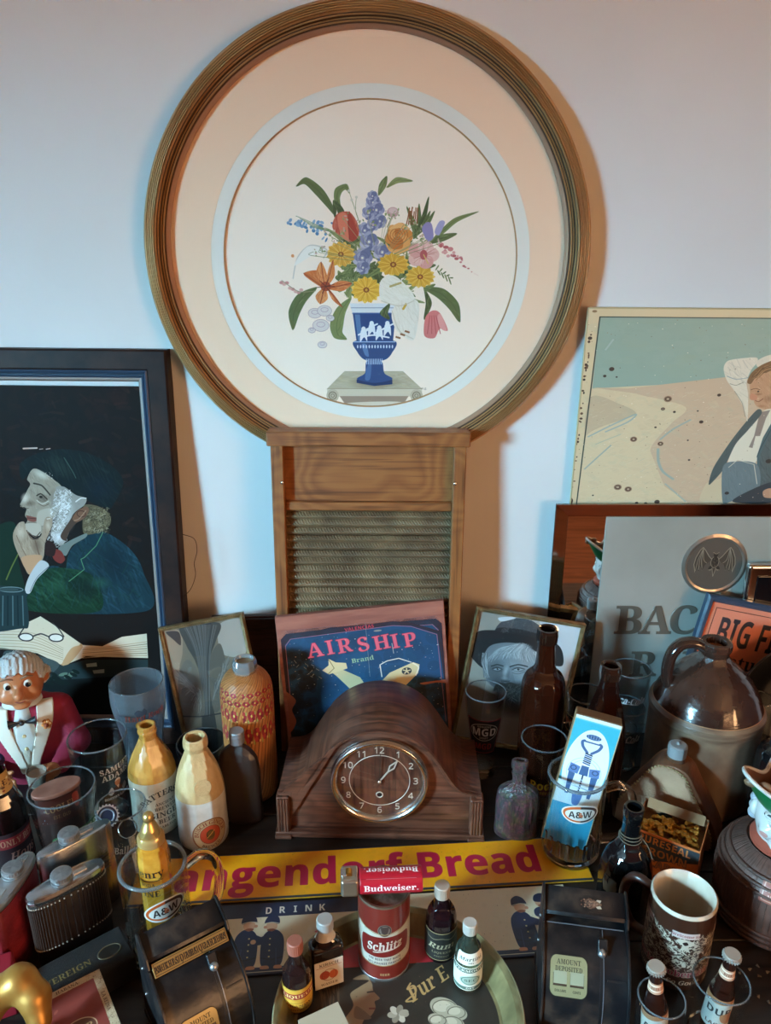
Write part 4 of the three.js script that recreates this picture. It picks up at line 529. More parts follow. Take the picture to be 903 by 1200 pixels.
    Q.line([[250, 900], [310, 850], [420, 880], [440, 1010]], '#d0c6ae', 5, false); Q.dot(518, 858, 22, '#2b2a28'); Q.dot(238, 1072, 16, '#2a2623'); Q.fill([[280, 1130], [400, 1050], [560, 1000], [560, 1130]], '#2d3a40'); Q.fill([[480, 1060], [520, 1040], [560, 1050], [560, 1100], [490, 1100]], '#b98d70');
    // chips and rust
    for (const [a, b, r] of [[490, 438, 17], [352, 600, 15], [460, 618, 13], [288, 793, 17], [330, 801, 16], [470, 478, 9]]) { P.dot(a, b, r, '#8d6f58', r * 1.1); P.ring(a, b, r * 0.6, '#4b342a', 5); P.dot(a, b, r * 0.3, '#b8a58c'); }
    for (const [a, b, r] of [[516, 490, 6], [624, 530, 9], [696, 422, 8], [440, 552, 5], [236, 346, 7], [264, 318, 11], [284, 350, 4], [575, 683, 5], [188, 826, 4], [446, 852, 12], [364, 856, 7], [400, 858, 7], [177, 194, 9], [610, 486, 4], [570, 604, 4]]) P.dot(a, b, r, '#3b2f28', r * 1.1);
    for (let i = 0; i < 34; i++) { const u = rnd(); P.dot(mixn(176, 96, u) + rr(-2, 6), mixn(180, 860, u), rr(2, 7), ['#4b3328', '#5d4030', '#2f2420'][i % 3], rr(3, 10)); } P.fill([[92, 830], [108, 846], [96, 872], [80, 870]], '#33261f'); P.dot(196, 86, 10, '#8a6a48', 7); for (let i = 0; i < 200; i++) P.dot(rr(130, 900), rr(120, 860), rr(0.8, 2.4), ['#6b5546', '#8c7761', '#efe4c8'][i % 3]);
  });
  const low = h - 0.42;
  part('sign_sheet', box(w, 0.42, 0.0015, 0, low + 0.21, -0.00075), [M.cream, M.cream, M.cream, M.cream, phy(0xffffff, 0.45, { map: art, bumpMap: rep(bumpCoarse, 2), bumpScale: 0.0005 }), M.cream], t);
  part('rolled_edge', merge([tube([[-w / 2, h, -0.001], [0, h, -0.001], [w / 2, h, -0.001]], 0.0016, 8, 8), tube([[-w / 2, low, -0.001], [-w / 2, (h + low) / 2, -0.001], [-w / 2, h, -0.001]], 0.0016, 8, 8), tube([[w / 2, low, -0.001], [w / 2, (h + low) / 2, -0.001], [w / 2, h, -0.001]], 0.0016, 8, 8)]), std(0xb9a67e, 0.5), t);
  part('lower_panel', box(w, low, 0.0015, 0, low / 2, -0.00075), std(0xc9bb98, 0.5), t);
}
// ---------------------------------------------------------------- etched bar mirror
{
  const w = 0.58, h = 0.45, cx = 0.577, t = thing('bar_mirror', 'large bar mirror with a bat emblem and dark lettering', 'mirror', [cx, 0.7502, 0.040], { rx: -0.6 });
  part('mirror_glass', box(w, h, 0.005, 0, h / 2, -0.0025 - 0.003), [M.black, M.black, M.black, M.black, M.mirror, M.black], t);
  const bw = 0.02; rails(t, 'bevel_strip', w, h, [[0, -0.0055], [0, -0.0028], [bw, -0.0006], [bw + 0.0008, -0.0016], [bw + 0.0008, -0.0055]], std(0xcfcac4, 0.04, 1));
  const px0 = -w / 2 + 0.086, pw = w - 0.172;
  part('frosted_panel', box(pw, h - 0.022, 0.002, 0, (h - 0.022) / 2, -0.0018), std(0xffffff, 0.62, 0.35, { map: rep(mottled(0x96988f, 0xa9aaa2, 3, 3, 5, 99), 1), bumpMap: rep(bumpFine, 2), bumpScale: 0.0001 }), t);
  const letter = std(0x6f655a, 0.4, 0.3), txt = (s, size, x, y) => { const g = new TextGeometry(s, { font: fontSerif, size, depth: 0.0012, curveSegments: 6, bevelEnabled: true, bevelSize: 0.0006, bevelThickness: 0.0005, bevelSegments: 1 }); g.computeBoundingBox(); part('letter', g.translate(x - g.boundingBox.min.x, y, -0.0008), letter, t); };
  txt('B', 0.055, -0.171, 0.208); txt('A', 0.055, -0.128, 0.208); txt('C', 0.055, -0.074, 0.208); txt('A', 0.055, -0.026, 0.208); txt('R', 0.055, 0.026, 0.208); txt('D', 0.055, 0.08, 0.208); txt('I', 0.055, 0.135, 0.208);
  txt('R', 0.05, -0.135, 0.122); txt('U', 0.05, -0.075, 0.122); txt('M', 0.05, -0.012, 0.122);
  const by = 0.342, bx = -0.011, bat = canvasTex(512, 512, (x, W, H) => {
    x.fillStyle = '#5a5148'; x.fillRect(0, 0, W, H); specks(x, W, H, 900, ['#6b6055', '#4a423a'], 1, 5, 0.25);
    const P = pen(x, (a, b) => [(a - 430) / 235 * 235 + 256, (b - 200) / 235 * 235 + 256]), O = '#8f8472', Dk = '#332c26';
    for (const s of [-1, 1]) { const m = (p) => p.map(([a, b]) => [430 + s * a, b]);
      P.fill(m([[30, 150], [60, 120], [100, 60], [125, 30], [150, 60], [180, 130], [190, 200], [170, 280], [150, 230], [130, 210], [110, 250], [90, 200], [60, 180]]), '#4a4037', false); P.line(m([[30, 150], [60, 120], [100, 60], [125, 30], [150, 60], [180, 130], [190, 200], [170, 280]]), O, 7, false); for (const e of [[170, 280], [140, 270], [108, 255], [70, 190]]) P.line(m([[122, 40], [(122 + e[0]) / 2 + 10, 150], e]), O, 5); P.line(m([[170, 280], [152, 226], [140, 268], [124, 210], [108, 252], [88, 196], [66, 186]]), Dk, 4, false); P.fill(m([[10, 210], [44, 220], [52, 250], [20, 240]]), Dk); P.line(m([[16, 240], [36, 262], [30, 250], [50, 256]]), O, 4, false); }
    P.dot(430, 175, 36, Dk, 56); P.ring(430, 175, 36, O, 5, 56); P.dot(430, 110, 20, Dk, 20); P.fill([[412, 100], [405, 78], [424, 94], [440, 94], [456, 76], [450, 102]], Dk, false); P.line([[405, 80], [424, 94], [440, 94], [456, 78]], O, 5, false); P.fill([[412, 235], [448, 235], [430, 320]], '#4a4037', false); P.line([[412, 238], [430, 320], [448, 238]], O, 5, false); for (let i = 0; i < 24; i++) P.line([[rr(405, 455), rr(140, 220)], [rr(405, 455), rr(140, 220)]].map((p, k, a) => (k ? [a[0][0] + 4, a[0][1] + 12] : p)), '#5d5247', 3);
  });
  const dsc = (r0, r1, z, d) => { const s = new THREE.Shape().absarc(0, 0, r0, 0, 2 * Math.PI, false); if (r1) s.holes.push(new THREE.Path().absarc(0, 0, r1, 0, 2 * Math.PI, true)); return new THREE.ExtrudeGeometry(s, { depth: d, bevelEnabled: false, curveSegments: 64 }).translate(bx, by, z); };
  part('emblem_ring', creased(lathe([[0.0475, 0], [0.0475, 0.0014], [0.051, 0.0026], [0.056, 0.0008], [0.056, 0], [0.0475, 0]], 80), 20).rotateX(Math.PI / 2).translate(bx, by, -0.0008), std(0xb5aa9c, 0.3, 0.8), t);
  part('bat_emblem', new THREE.CircleGeometry(0.0478, 64).translate(bx, by, 0.0002), std(0xffffff, 0.45, 0.2, { map: bat, bumpMap: bat, bumpScale: 0.0008 }), t);
}
// ---------------------------------------------------------------- orange framed notice
{
  const w = 0.21, h = 0.25, t = thing('framed_notice', 'orange notice with bold black letters in a tilted blue frame', 'sign', [0.600, 0.790, 0.098], { rx: -5, rz: -11.5 });
  const art = canvasTex(512, 640, (x, W, H) => {
    x.fillStyle = '#e48a6c'; x.fillRect(0, 0, W, H); specks(x, W, H, 500, ['#d67c5e', '#ea9a7c'], 1, 6, 0.2); x.strokeStyle = '#5a2a22'; x.lineWidth = 4; x.strokeRect(34, 34, W - 68, H - 68);
    const P = pen(x); P.text('BIG FIVE', 66, 146, 196, '#2b2a33', { align: 'left', sx: 0.5 }); P.text('Features', 66, 292, 92, '#2b2a33', { font: 'serif', align: 'left', sx: 0.9 });
  });
  rails(t, 'frame_rail', w, h, [[0, -0.01], [0, 0], [0.004, 0.003], [0.009, 0.003], [0.0125, -0.002], [0.0125, -0.01]], M.blueFrame);
  const bd = board(w - 0.02, h - 0.02, 0.004, print(art, 0.7), M.black, 0.01); part('notice_sheet', bd[0].translate(0, 0, -0.004), bd[1], t);
  part('glazing', box(w - 0.024, h - 0.024, 0.001, 0, h / 2, -0.0025), M.pane, t);
}
// chrome case behind the notice
{
  const t = thing('chrome_case', 'slim chrome case with a dark panel standing behind the orange notice', 'case', [0.645, 0.7505, 0.072], { rx: -2 });
  part('case_body', metres(rbox(0.062, 0.352, 0.016, 0.007, 0, 0.176, -0.006)), M.chrome, t);
  part('dark_panel', rbox(0.038, 0.32, 0.004, 0.0015, 0.004, 0.172, 0.002), M.darkGlass, t);
}

// ---------------------------------------------------------------- mantel clock
{
  const t = thing('mantel_clock', 'walnut arched mantel clock with a round chrome bezel', 'clock', [-0.009, TY, 0.298], { ry: -1.5 });
  const L = [[-0.157, 0.0], [-0.157, 0.079], [-0.146, 0.0795], [-0.132, 0.083], [-0.118, 0.094], [-0.106, 0.112], [-0.092, 0.135], [-0.075, 0.158], [-0.054, 0.176], [-0.028, 0.188], [0, 0.192]];
  const top = new THREE.CatmullRomCurve3(L.slice(1).map(([x, y]) => new THREE.Vector3(x, y, 0)), false, 'centripetal').getPoints(44).map((p) => [p.x, p.y]);
  const out = [[-0.157, 0.0], ...top, ...top.slice(0, -1).reverse().map(([x, y]) => [-x, y]), [0.157, 0.0]];
  const D = 0.134; part('case_body', metres(creased(extrude(out.map(([x, y]) => [x * 0.985, Math.max(y, 0.004)]), D - 0.006, 0.003).translate(0, 0, -D), 32)), M.walnut, t);
  const fr = out.map(([x, y]) => [x * 0.93, y * 0.955 + 0.004]), sh = new THREE.Shape(out.map(([x, y]) => new THREE.Vector2(x * 0.985, y)));
  sh.holes.push(new THREE.Path(fr.map(([x, y]) => new THREE.Vector2(x, Math.max(y, 0.012))).reverse()));
  part('front_moulding', metres(creased(new THREE.ExtrudeGeometry(sh, { depth: 0.004, bevelEnabled: true, bevelSize: 0.0015, bevelThickness: 0.0015, bevelSegments: 2, bevelOffset: -0.0015 }).translate(0, 0, -0.003), 32)), M.walnut, t);
  for (const s of [-1, 1]) { const flute = []; for (let i = 0; i < 4; i++) flute.push(new THREE.CylinderGeometry(0.0023, 0.0023, 0.064, 10).translate(s * 0.1475 + (i - 1.5) * 0.0044, 0.04, 0.0075)); const p = part('corner_column', metres(rbox(0.02, 0.074, 0.022, 0.0025, s * 0.1475, 0.037, -0.003)), M.walnutUp, t); part('fluting', metres(merge(flute)), M.walnutUp, p); }
  part('base_moulding', metres(rbox(0.322, 0.011, D + 0.014, 0.003, 0, 0.0055, -D / 2 + 0.004)), M.walnut, t);
  for (const s of [-1, 1]) part('foot', metres(rbox(0.026, 0.007, D + 0.02, 0.002, s * 0.148, 0.0035, -D / 2 + 0.005)), M.walnut, t);
  const cy = 0.104, R = 0.0735, f = (g) => g.rotateX(Math.PI / 2).translate(0, cy, 0.001);
  part('bezel', f((lathe(spline([[R - 0.0105, 0.0005], [R - 0.0095, 0.004], [R - 0.006, 0.0085], [R - 0.002, 0.0095], [R, 0.006], [R + 0.0015, 0.002], [R + 0.0015, 0.0]].reverse(), 24), 96))), std(0xdcdcda, 0.2, 1), t);
  part('dial', metres(new THREE.CircleGeometry(R - 0.009, 64).translate(0, cy, 0.0018)), std(0xffffff, 0.4, 0, { map: rep(woodWalnut, 3, 3, Math.PI / 2) }), t);
  const sil = std(0xd2c8b8, 0.4, 0.35);
  part('chapter_ring', new THREE.TorusGeometry(0.0455, 0.0006, 6, 96).translate(0, cy, 0.0022), sil, t);
  for (let i = 1; i <= 12; i++) { const a = i / 12 * 2 * Math.PI, g = new TextGeometry(String(i), { font: fontSans, size: 0.0108, depth: 0.0006, curveSegments: 4 }); g.computeBoundingBox(); const b = g.boundingBox; part('numeral', g.translate(-(b.min.x + b.max.x) / 2 + Math.sin(a) * 0.0545, cy - (b.min.y + b.max.y) / 2 + Math.cos(a) * 0.0545, 0.0018), sil, t); }
  const hand = (pts, ang, z) => new THREE.ExtrudeGeometry(new THREE.Shape(pts.map(([x, y]) => new THREE.Vector2(x, y))), { depth: 0.0006, bevelEnabled: false }).rotateZ(-ang).translate(0, cy, z);
  const diamond = new THREE.Shape([[-0.0012, 0], [-0.0011, 0.022], [-0.0048, 0.032], [-0.0008, 0.046], [0.0008, 0.046], [0.0048, 0.032], [0.0011, 0.022], [0.0012, 0]].map((p) => new THREE.Vector2(...p)));
  diamond.holes.push(new THREE.Path([[-0.0026, 0.032], [0, 0.0245], [0.0026, 0.032], [0, 0.041]].map((p) => new THREE.Vector2(...p))));
  part('hour_hand', new THREE.ExtrudeGeometry(diamond, { depth: 0.0006, bevelEnabled: false }).rotateZ(-0.62).translate(0, cy, 0.004), sil, t);
  part('minute_hand', hand([[-0.0009, -0.006], [-0.0006, 0.05], [0.0006, 0.05], [0.0009, -0.006]], 0.03, 0.0052), std(0x4a4038, 0.4, 0.6), t);
  part('hub', new THREE.SphereGeometry(0.0032, 14, 10).scale(1, 1, 0.6).translate(0, cy, 0.006), M.chrome, t);
  part('winding_hole', merge([new THREE.TorusGeometry(0.0048, 0.0009, 8, 28).translate(0, cy - 0.026, 0.0022)]), sil, t);
  part('winding_shaft', new THREE.CylinderGeometry(0.0038, 0.0038, 0.001, 20).rotateX(Math.PI / 2).translate(0, cy - 0.026, 0.0018), M.black, t);
  part('glass', f(lathe([[R - 0.0085, 0.0062], [0.045, 0.0082], [0.0001, 0.0092]], 64)), M.pane, t);
}
// ---------------------------------------------------------------- enamel signs lying on the table
const flat = (art, edge, rough = 0.4) => [edge, edge, phy(0xffffff, rough, { map: art, clearcoat: 0.25, clearcoatRoughness: 0.3 }), edge, edge, edge];
{
  const t = thing('bread_sign', 'yellow enamel strip sign with red bread lettering lying flat', 'sign', [-0.032, TY + 0.0016, 0.371], { ry: 4.2 });
  const art = canvasTex(2048, 267, (x, W, H) => {
    x.fillStyle = '#ee9e0a'; x.fillRect(0, 0, W, H); specks(x, W, H, 900, ['#c28c0e', '#e0aa24', '#b88414'], 2, 14, 0.14); x.fillStyle = '#232a3a'; x.fillRect(0, H - 11, W, 11); x.fillRect(0, 0, W, 5);
    const P = pen(x); P.text('Langendorf Bread', 62, 128, 208, '#b5123c', { align: 'left', sx: 0.995, outline: '#b5123c', ow: 5 }); specks(x, W, H, 140, ['#6b4a1a', '#3b2a1a'], 0.8, 2.4, 0.6);
  });
  part('sign_plate', new RoundedBoxGeometry(0.66, 0.0024, 0.087, 1, 0.0011), std(0xb98a1a, 0.4), t);
  part('enamel_face', box(0.657, 0.0004, 0.0855, 0, 0.00135, 0), flat(art, M.black), t);
}
{
  const t = thing('drink_sign', 'cream and navy tin sign with policemen lying flat behind the tray', 'sign', [0.01, TY + 0.0013, 0.4715], { ry: 4.5 });
  const W = 1800, H = 400, art = canvasTex(W, H, (x) => {
    x.fillStyle = '#ded2b2'; x.fillRect(0, 0, W, H); specks(x, W, H, 800, ['#cfc4a4', '#e6dcc0', '#c6b894'], 2, 12, 0.2);
    x.fillStyle = '#1b2440'; x.fillRect(0, 0, 760, 84); x.fillRect(0, H - 34, W, 34); x.fillStyle = '#c9bfa2'; x.fillRect(0, H - 12, W, 4);
    const P = pen(x); [...'DRINK'].forEach((c, i) => P.text(c, 292 + i * 66, 46, 56, '#ddd6c2', { bold: true, sx: 0.95 }));
    // red bottle cap emblem behind the tray
    P.fill([[520, 190], [640, 130], [820, 110], [900, 120], [860, 400], [560, 400], [540, 320], [620, 260]], '#a6222c', false); P.line([[560, 210], [700, 190], [860, 190]], '#d8cfb8', 10); P.dot(1080, 270, 130, '#a6222c', 150); P.ring(1080, 270, 108, '#d8cfb8', 6, 126); P.fill([[820, 110], [1060, 130], [1080, 400], [820, 400]], '#a6222c', false);
    const cop = (cx, s, face, hat = 1) => { const q = (p) => p.map(([a, b]) => [cx + face * a * s, 400 - b * s]);
      P.fill(q([[-40, 40], [-50, 120], [-44, 180], [-16, 214], [20, 212], [44, 180], [50, 110], [42, 40], [4, 30]]), '#1c2748', true); P.fill(q([[-36, 20], [-30, 60], [30, 60], [36, 20], [6, 18], [0, 40], [-6, 18]]), '#16203c', true); P.fill(q([[-44, 22], [-12, 22], [-14, 36], [-40, 36]]), '#c98d6a', true); P.fill(q([[10, 22], [44, 22], [42, 36], [14, 36]]), '#c98d6a', true);
      P.dot(cx + face * 8 * s, 400 - 236 * s, 25 * s, '#cfa07c', 28 * s); P.dot(cx + face * 36 * s, 400 - 232 * s, 8 * s, '#c58766'); P.dot(cx + face * 10 * s, 400 - 216 * s, 18 * s, '#8a4a2c', 7 * s); if (hat) { P.fill(q([[-24, 246], [-22, 280], [4, 298], [30, 284], [40, 252], [10, 256]]), '#1b2545', true); P.line(q([[-24, 248], [10, 256], [44, 250]]), '#c9bfa2', 4 * s); } else P.line(q([[-12, 258], [10, 266], [30, 256]]), '#5d3b28', 8 * s);
      P.fill(q([[30, 150], [70, 140], [84, 160], [60, 176], [34, 186]]), '#1c2748', true); P.dot(cx + face * 84 * s, 400 - 158 * s, 12 * s, '#cfa07c'); for (const b of [80, 110, 140, 170]) P.dot(cx + face * 12 * s, 400 - b * s, 4 * s, '#d8c48a'); P.line(q([[-44, 76], [0, 66], [46, 76]]), '#0d1428', 6 * s); P.line(q([[-20, 40], [-16, 120]]), '#33406a', 4 * s); };
    cop(195, 1.14, 1); cop(322, 1.1, -1); cop(1535, 1.16, 1); P.dot(1660, 100, 34, '#cfa07c', 36); P.fill([[1626, 96], [1632, 58], [1668, 46], [1696, 70], [1700, 100]], '#1b2545', true); P.fill([[1610, 150], [1640, 130], [1700, 134], [1720, 200], [1620, 190]], '#1c2748', true); P.dot(1690, 112, 12, '#c58766'); P.dot(1660, 122, 22, '#8a4a2c', 8);
    specks(x, W, H, 160, ['#5d4a38', '#3b2f28'], 1, 3, 0.5);
  });
  part('sign_plate', new RoundedBoxGeometry(0.50, 0.002, 0.111, 1, 0.0009), std(0x2a3048, 0.45), t);
  part('enamel_face', box(0.497, 0.0004, 0.1085, 0, 0.00115, 0), flat(art, M.black), t);
}
// ---------------------------------------------------------------- round tray
const TRAY = [0.015, 0.604];
{
  const R = 0.145, t = thing('round_tray', 'round painted tin tray with a woman in profile, carrying the can and small bottles', 'tray', [TRAY[0], TY, TRAY[1]]);
  const W = 1024, art = canvasTex(W, W, (x) => {
    x.fillStyle = '#2c2821'; x.fillRect(0, 0, W, W); for (let i = 0; i < 500; i++) { x.globalAlpha = 0.1; x.fillStyle = ['#221e18', '#3c362c', '#443b2e', '#2a221b'][i % 4]; x.beginPath(); x.ellipse(rnd() * W, rnd() * W, rr(20, 80), rr(10, 40), rnd() * 3, 0, 7); x.fill(); } x.globalAlpha = 1;
    // metres on the tray floor, z towards the viewer
    const P = pen(x, (a, b) => [W / 2 + a / 0.132 * W / 2, W / 2 + b / 0.132 * W / 2], 0, 0, 1000);
    const F = P.at(-0.036, -0.032, 1000); F.fill([[-20, -26], [-4, -32], [4, -20], [6, -10], [14, 0], [8, 4], [9, 12], [4, 22], [-4, 26], [-10, 60], [30, 90], [-60, 110], [-70, 40], [-50, 0]], '#8a7355'); F.fill([[-20, -26], [-6, -40], [-30, -52], [-60, -46], [-80, -20], [-86, 30], [-70, 60], [-44, 60], [-30, 30], [-18, 10], [-22, -6], [-10, -16], [0, -24]], '#2a2119'); F.fill([[-14, 10], [4, 24], [-4, 27], [-16, 24]], '#6d5940'); F.line([[-1, -8], [6, -9]], '#33271c', 2); F.line([[2, 13], [8, 13]], '#6b3a2c', 2.2); F.hairs([[-70, -30], [-50, -10], [-46, 30]], 12, 26, ['#4a3a2a', '#1c1510'], 1.2); F.fill([[-30, 70], [30, 60], [70, 90], [60, 130], [-60, 130]], '#9c8763'); F.hairs([[0, 80], [30, 76], [50, 90]], 10, 18, ['#b5a07a', '#7d6948'], 1.5);
    for (let i = 0; i < 7; i++) P.dot(0 + Math.cos(i) * 7, -12 + Math.sin(i) * 6, 6, ['#a79c88', '#c4baa6', '#8b8270'][i % 3], 4, i); for (const [a, b, r] of [[56, -20, 18], [70, -14, 13], [63, 0, 16], [47, -4, 12], [74, 8, 11]]) { P.dot(a, b, r, '#b3aa92', r * 0.7, 0.4); P.dot(a - 3, b - 2, r * 0.6, '#cfc6ae', r * 0.4); P.ring(a, b, r * 0.8, '#6d6552', 1.2, r * 0.55); } for (let i = 0; i < 12; i++) P.dot(rr(40, 90), rr(8, 50), 9, ['#4a5038', '#5b6044'][i % 2], 4, rnd() * 3);
    P.text('Pur E', 38, -52, 27, '#b5915c', { font: 'serif', bold: true, italic: 0.3, rot: -0.62, sx: 0.8 }); P.line([[16, -34], [10, -28], [20, -30], [22, -40]], '#b5915c', 2); P.line([[20, -46], [12, -44], [16, -52]], '#b5915c', 2);
    specks(x, W, W, 240, ['#1c1813', '#6b5e48', '#857656'], 1, 4, 0.5);
  });
  const rim = [[0.0002, 0.0002], [0.118, 0.0002], [0.124, 0.001], [R - 0.006, 0.024], [R - 0.003, 0.0262], [R, 0.0262], [R + 0.0008, 0.0275], [R, 0.0288], [R - 0.003, 0.0288], [R - 0.008, 0.0262], [0.1235, 0.0034], [0.118, 0.0022], [0.0002, 0.0022]];
  part('tray_body', turned(rim, 112, 30), phy(0xffffff, 0.34, { map: rep(mottled(0x5f5638, 0x8a7f58, 8, 4, 5, 113), 6, 2), metalness: 0.15, clearcoat: 0.3, clearcoatRoughness: 0.25 }), t);
  part('painted_floor', new THREE.CircleGeometry(0.1215, 96).rotateX(-Math.PI / 2).translate(0, 0.0026, 0), phy(0xffffff, 0.42, { map: art, clearcoat: 0.3, clearcoatRoughness: 0.3 }), t);
  { const g = t.children[1].geometry, u = g.attributes.uv; for (let i = 0; i < u.count; i++) u.setXY(i, 0.5 + (u.getX(i) - 0.5) * 0.1215 / 0.132, 0.5 + (u.getY(i) - 0.5) * 0.1215 / 0.132); }
  part('rim_bead', new THREE.TorusGeometry(R, 0.0015, 8, 112).rotateX(Math.PI / 2).translate(0, 0.0275, 0), std(0xa09a78, 0.4, 0.3), t);
}
const TRY = TY + 0.0028;
// beer can
{
  const r = 0.0325, h = 0.12, t = thing('beer_can', 'old red and white flat top beer can standing on the tray', 'can', [-0.002, TRY, 0.517], { ry: 2 });
  const art = canvasTex(1024, 600, (x, W, H) => {
    x.fillStyle = '#7a2a22'; x.fillRect(0, 0, W, H); const P = pen(x);
    P.fill([[0, 110], [160, 130], [330, 175], [512, 215], [690, 175], [860, 130], [1024, 110], [1024, 450], [860, 460], [512, 480], [160, 460], [0, 450]], '#c4c0b0', false); P.dot(512, 180, 44, '#7b6f66', 50); P.ring(512, 180, 36, '#3b3432', 6, 42); P.fill([[485, 150], [540, 150], [530, 200], [512, 216], [494, 200]], '#4a3b38', false);
    P.fill([[355, 262], [430, 240], [600, 236], [680, 256], [676, 380], [600, 400], [430, 408], [358, 390]], '#7a221e', true); P.text('Schlitz', 512, 318, 92, '#d2cabc', { font: 'serif', italic: 0.28, rot: -0.1, sx: 0.74, outline: '#d2cabc', ow: 2 }); P.line([[440, 372], [530, 352], [610, 340]], '#d2cabc', 8);
    P.text('THE BEER THAT MADE', 512, 428, 26, '#4a4a55', { sx: 0.8 }); P.text('MILWAUKEE FAMOUS', 512, 460, 27, '#4a4a55', { sx: 0.8 }); P.line([[0, 450], [160, 462], [512, 482], [860, 462], [1024, 450]], '#a58a5a', 6); P.line([[0, 110], [160, 130], [330, 175], [512, 215], [690, 175], [860, 130], [1024, 110]], '#a58a5a', 6); P.text('BEER', 512, 560, 26, '#b59a6a', {}); specks(x, W, H, 260, ['#4a1a14', '#8d7b68', '#5a4a3c'], 1, 5, 0.45);
  });
  part('can_body', wrap(() => r, 0.003, h - 0.003, 0, 360, 0, 72, 2), phy(0xffffff, 0.34, { map: art, metalness: 0.25, clearcoat: 0.3 }), t);
  part('can_top', turned([[0.0001, h - 0.004], [r - 0.003, h - 0.004], [r - 0.0022, h], [r + 0.0004, h + 0.0004], [r + 0.0006, h - 0.003], [r, h - 0.0035]].reverse(), 56), std(0xffffff, 0.5, 0.85, { map: rep(mottled(0x6b5a48, 0x9a8d7c, 5, 5, 4, 117), 3) }), t);
  part('can_bottom', turned([[r, 0.0035], [r + 0.0006, 0.003], [r + 0.0004, 0], [r - 0.0022, 0], [r - 0.003, 0.003], [0.0001, 0.003]].reverse(), 56), M.dullSteel, t);
}
// lighter lying on the can
{
  const t = thing('lighter', 'red wrapped cigarette lighter lying across the top of the beer can', 'lighter', [-0.0005, TRY + 0.1352, 0.522], { ry: 3 });
  const art = canvasTex(512, 360, (x, W, H) => { x.fillStyle = '#b01428'; x.fillRect(0, 0, W, H); x.fillStyle = '#8d0f22'; x.fillRect(0, 170, W, 6); const P = pen(x); P.text('Budweiser.', 256, 262, 84, '#ece2de', { font: 'serif', sx: 1.0 }); P.text('Budweiser.', 256, 92, 84, '#ece2de', { font: 'serif', sx: 1.0, rot: Math.PI }); P.line([[40, 176], [472, 176]], '#d9929a', 2); P.line([[30, 345], [480, 345]], '#e2b8b8', 3); P.line([[30, 22], [480, 22]], '#e2b8b8', 3); });
  const s = new THREE.Shape().absellipse(0, 0, 0.0145, 0.0135, 0, 2 * Math.PI), body = new THREE.ExtrudeGeometry(s, { depth: 0.074, bevelEnabled: true, bevelSize: 0.001, bevelThickness: 0.001, bevelSegments: 2, curveSegments: 24 }).rotateY(Math.PI / 2).translate(-0.030, 0, 0);
  part('lighter_body', body, phy(0xb01428, 0.35, { clearcoat: 0.4 }), t);
  const P = [], U = [], I = [], n = 20; for (let i = 0; i <= n; i++) { const a = mixn(-0.72, 2.42, i / n); for (const k of [0, 1]) { P.push(mixn(-0.029, 0.043, k), Math.sin(a) * 0.01475, Math.cos(a) * 0.01575); U.push(k, i / n); } } for (let i = 0; i < n; i++) { const a = 2 * i; I.push(a, a + 1, a + 3, a, a + 3, a + 2); }
  const g = new THREE.BufferGeometry(); g.setAttribute('position', new THREE.Float32BufferAttribute(P, 3)); g.setAttribute('uv', new THREE.Float32BufferAttribute(U, 2)); g.setIndex(I); g.computeVertexNormals(); part('printed_wrap', g, phy(0xffffff, 0.35, { map: art, clearcoat: 0.5 }), t);
  part('metal_hood', rbox(0.022, 0.025, 0.028, 0.004, -0.043, 0, 0), std(0xb9ad9c, 0.3, 0.9), t); part('striker_wheel', new THREE.CylinderGeometry(0.004, 0.004, 0.009, 16).rotateX(Math.PI / 2).translate(-0.044, 0.0125, 0), M.brass, t); part('thumb_lever', rbox(0.008, 0.003, 0.012, 0.001, -0.05, 0.013, 0), M.steel, t);
}
// ---------------------------------------------------------------- bottles
function hollow(outer, wall, base = 0.004) {       // closed wall of a vessel from its outer profile
  const top = outer[outer.length - 1], inner = outer.slice(1, -1).filter(([r, y]) => y > base + 0.001).map(([r, y]) => [Math.max(r - wall, 0.0005), y]).reverse();
  return [[0.0001, 0], ...outer, [top[0] - wall * 0.5, top[1] + wall * 0.3], [top[0] - wall, top[1]], ...inner, [Math.max(0.001, outer[1][0] - wall - 0.003), base], [0.0001, base]];
}
function miniature(name, label, at, ry, prof, capR, capH, glassMat, liquid, capMat, labels, sq = 1) {
  const t = thing(name, label, 'bottle', at, { ry, group: undefined }), sp = spline(prof, 36), rA = radiusAt(sp), top = prof[prof.length - 1][1];
  part('bottle_glass', turned([[0.0001, 0], ...sp, [0.0001, top]], 36, 50).scale(1, 1, sq), glassMat, t);
  if (liquid) part('contents', turned([[0.0001, 0.003], ...sp.filter(([r, y]) => y > 0.003 && y < top * 0.72).map(([r, y]) => [r - 0.0015, y]), [0.0001, top * 0.72]], 30, 50).scale(1, 1, sq), liquid, t);
  const cp = []; const n = 24; part('screw_cap', merge([turned([[0.0001, top + capH], [capR - 0.001, top + capH], [capR, top + capH - 0.001], [capR, top - 0.002], [0.0001, top - 0.002]].reverse(), 28, 30), ...Array.from({ length: n }, (_, i) => new THREE.CylinderGeometry(0.0004, 0.0004, capH - 0.002, 5).translate(capR, top + capH / 2 - 0.001, 0).rotateY(i / n * 6.2832))]), capMat, t);
  for (const [nm, y0, y1, wide, tex, rough] of labels) part(nm, wrap(rA, y0, y1, 0, wide, 0.0005, 24, 8, sq), print(tex, rough ?? 0.6, { side: THREE.DoubleSide }), t);
  return t;
}
const lab = (W, H, bg, fn) => canvasTex(W, H, (x) => { x.fillStyle = bg; x.fillRect(0, 0, W, H); fn(pen(x), x, W, H); specks(x, W, H, 60, ['#6b5a48', '#8a7a66'], 1, 3, 0.25); });
const clearMini = phy(0xe2eae4, 0.04, { transmission: 1, thickness: 0.004, ior: 1.5 });
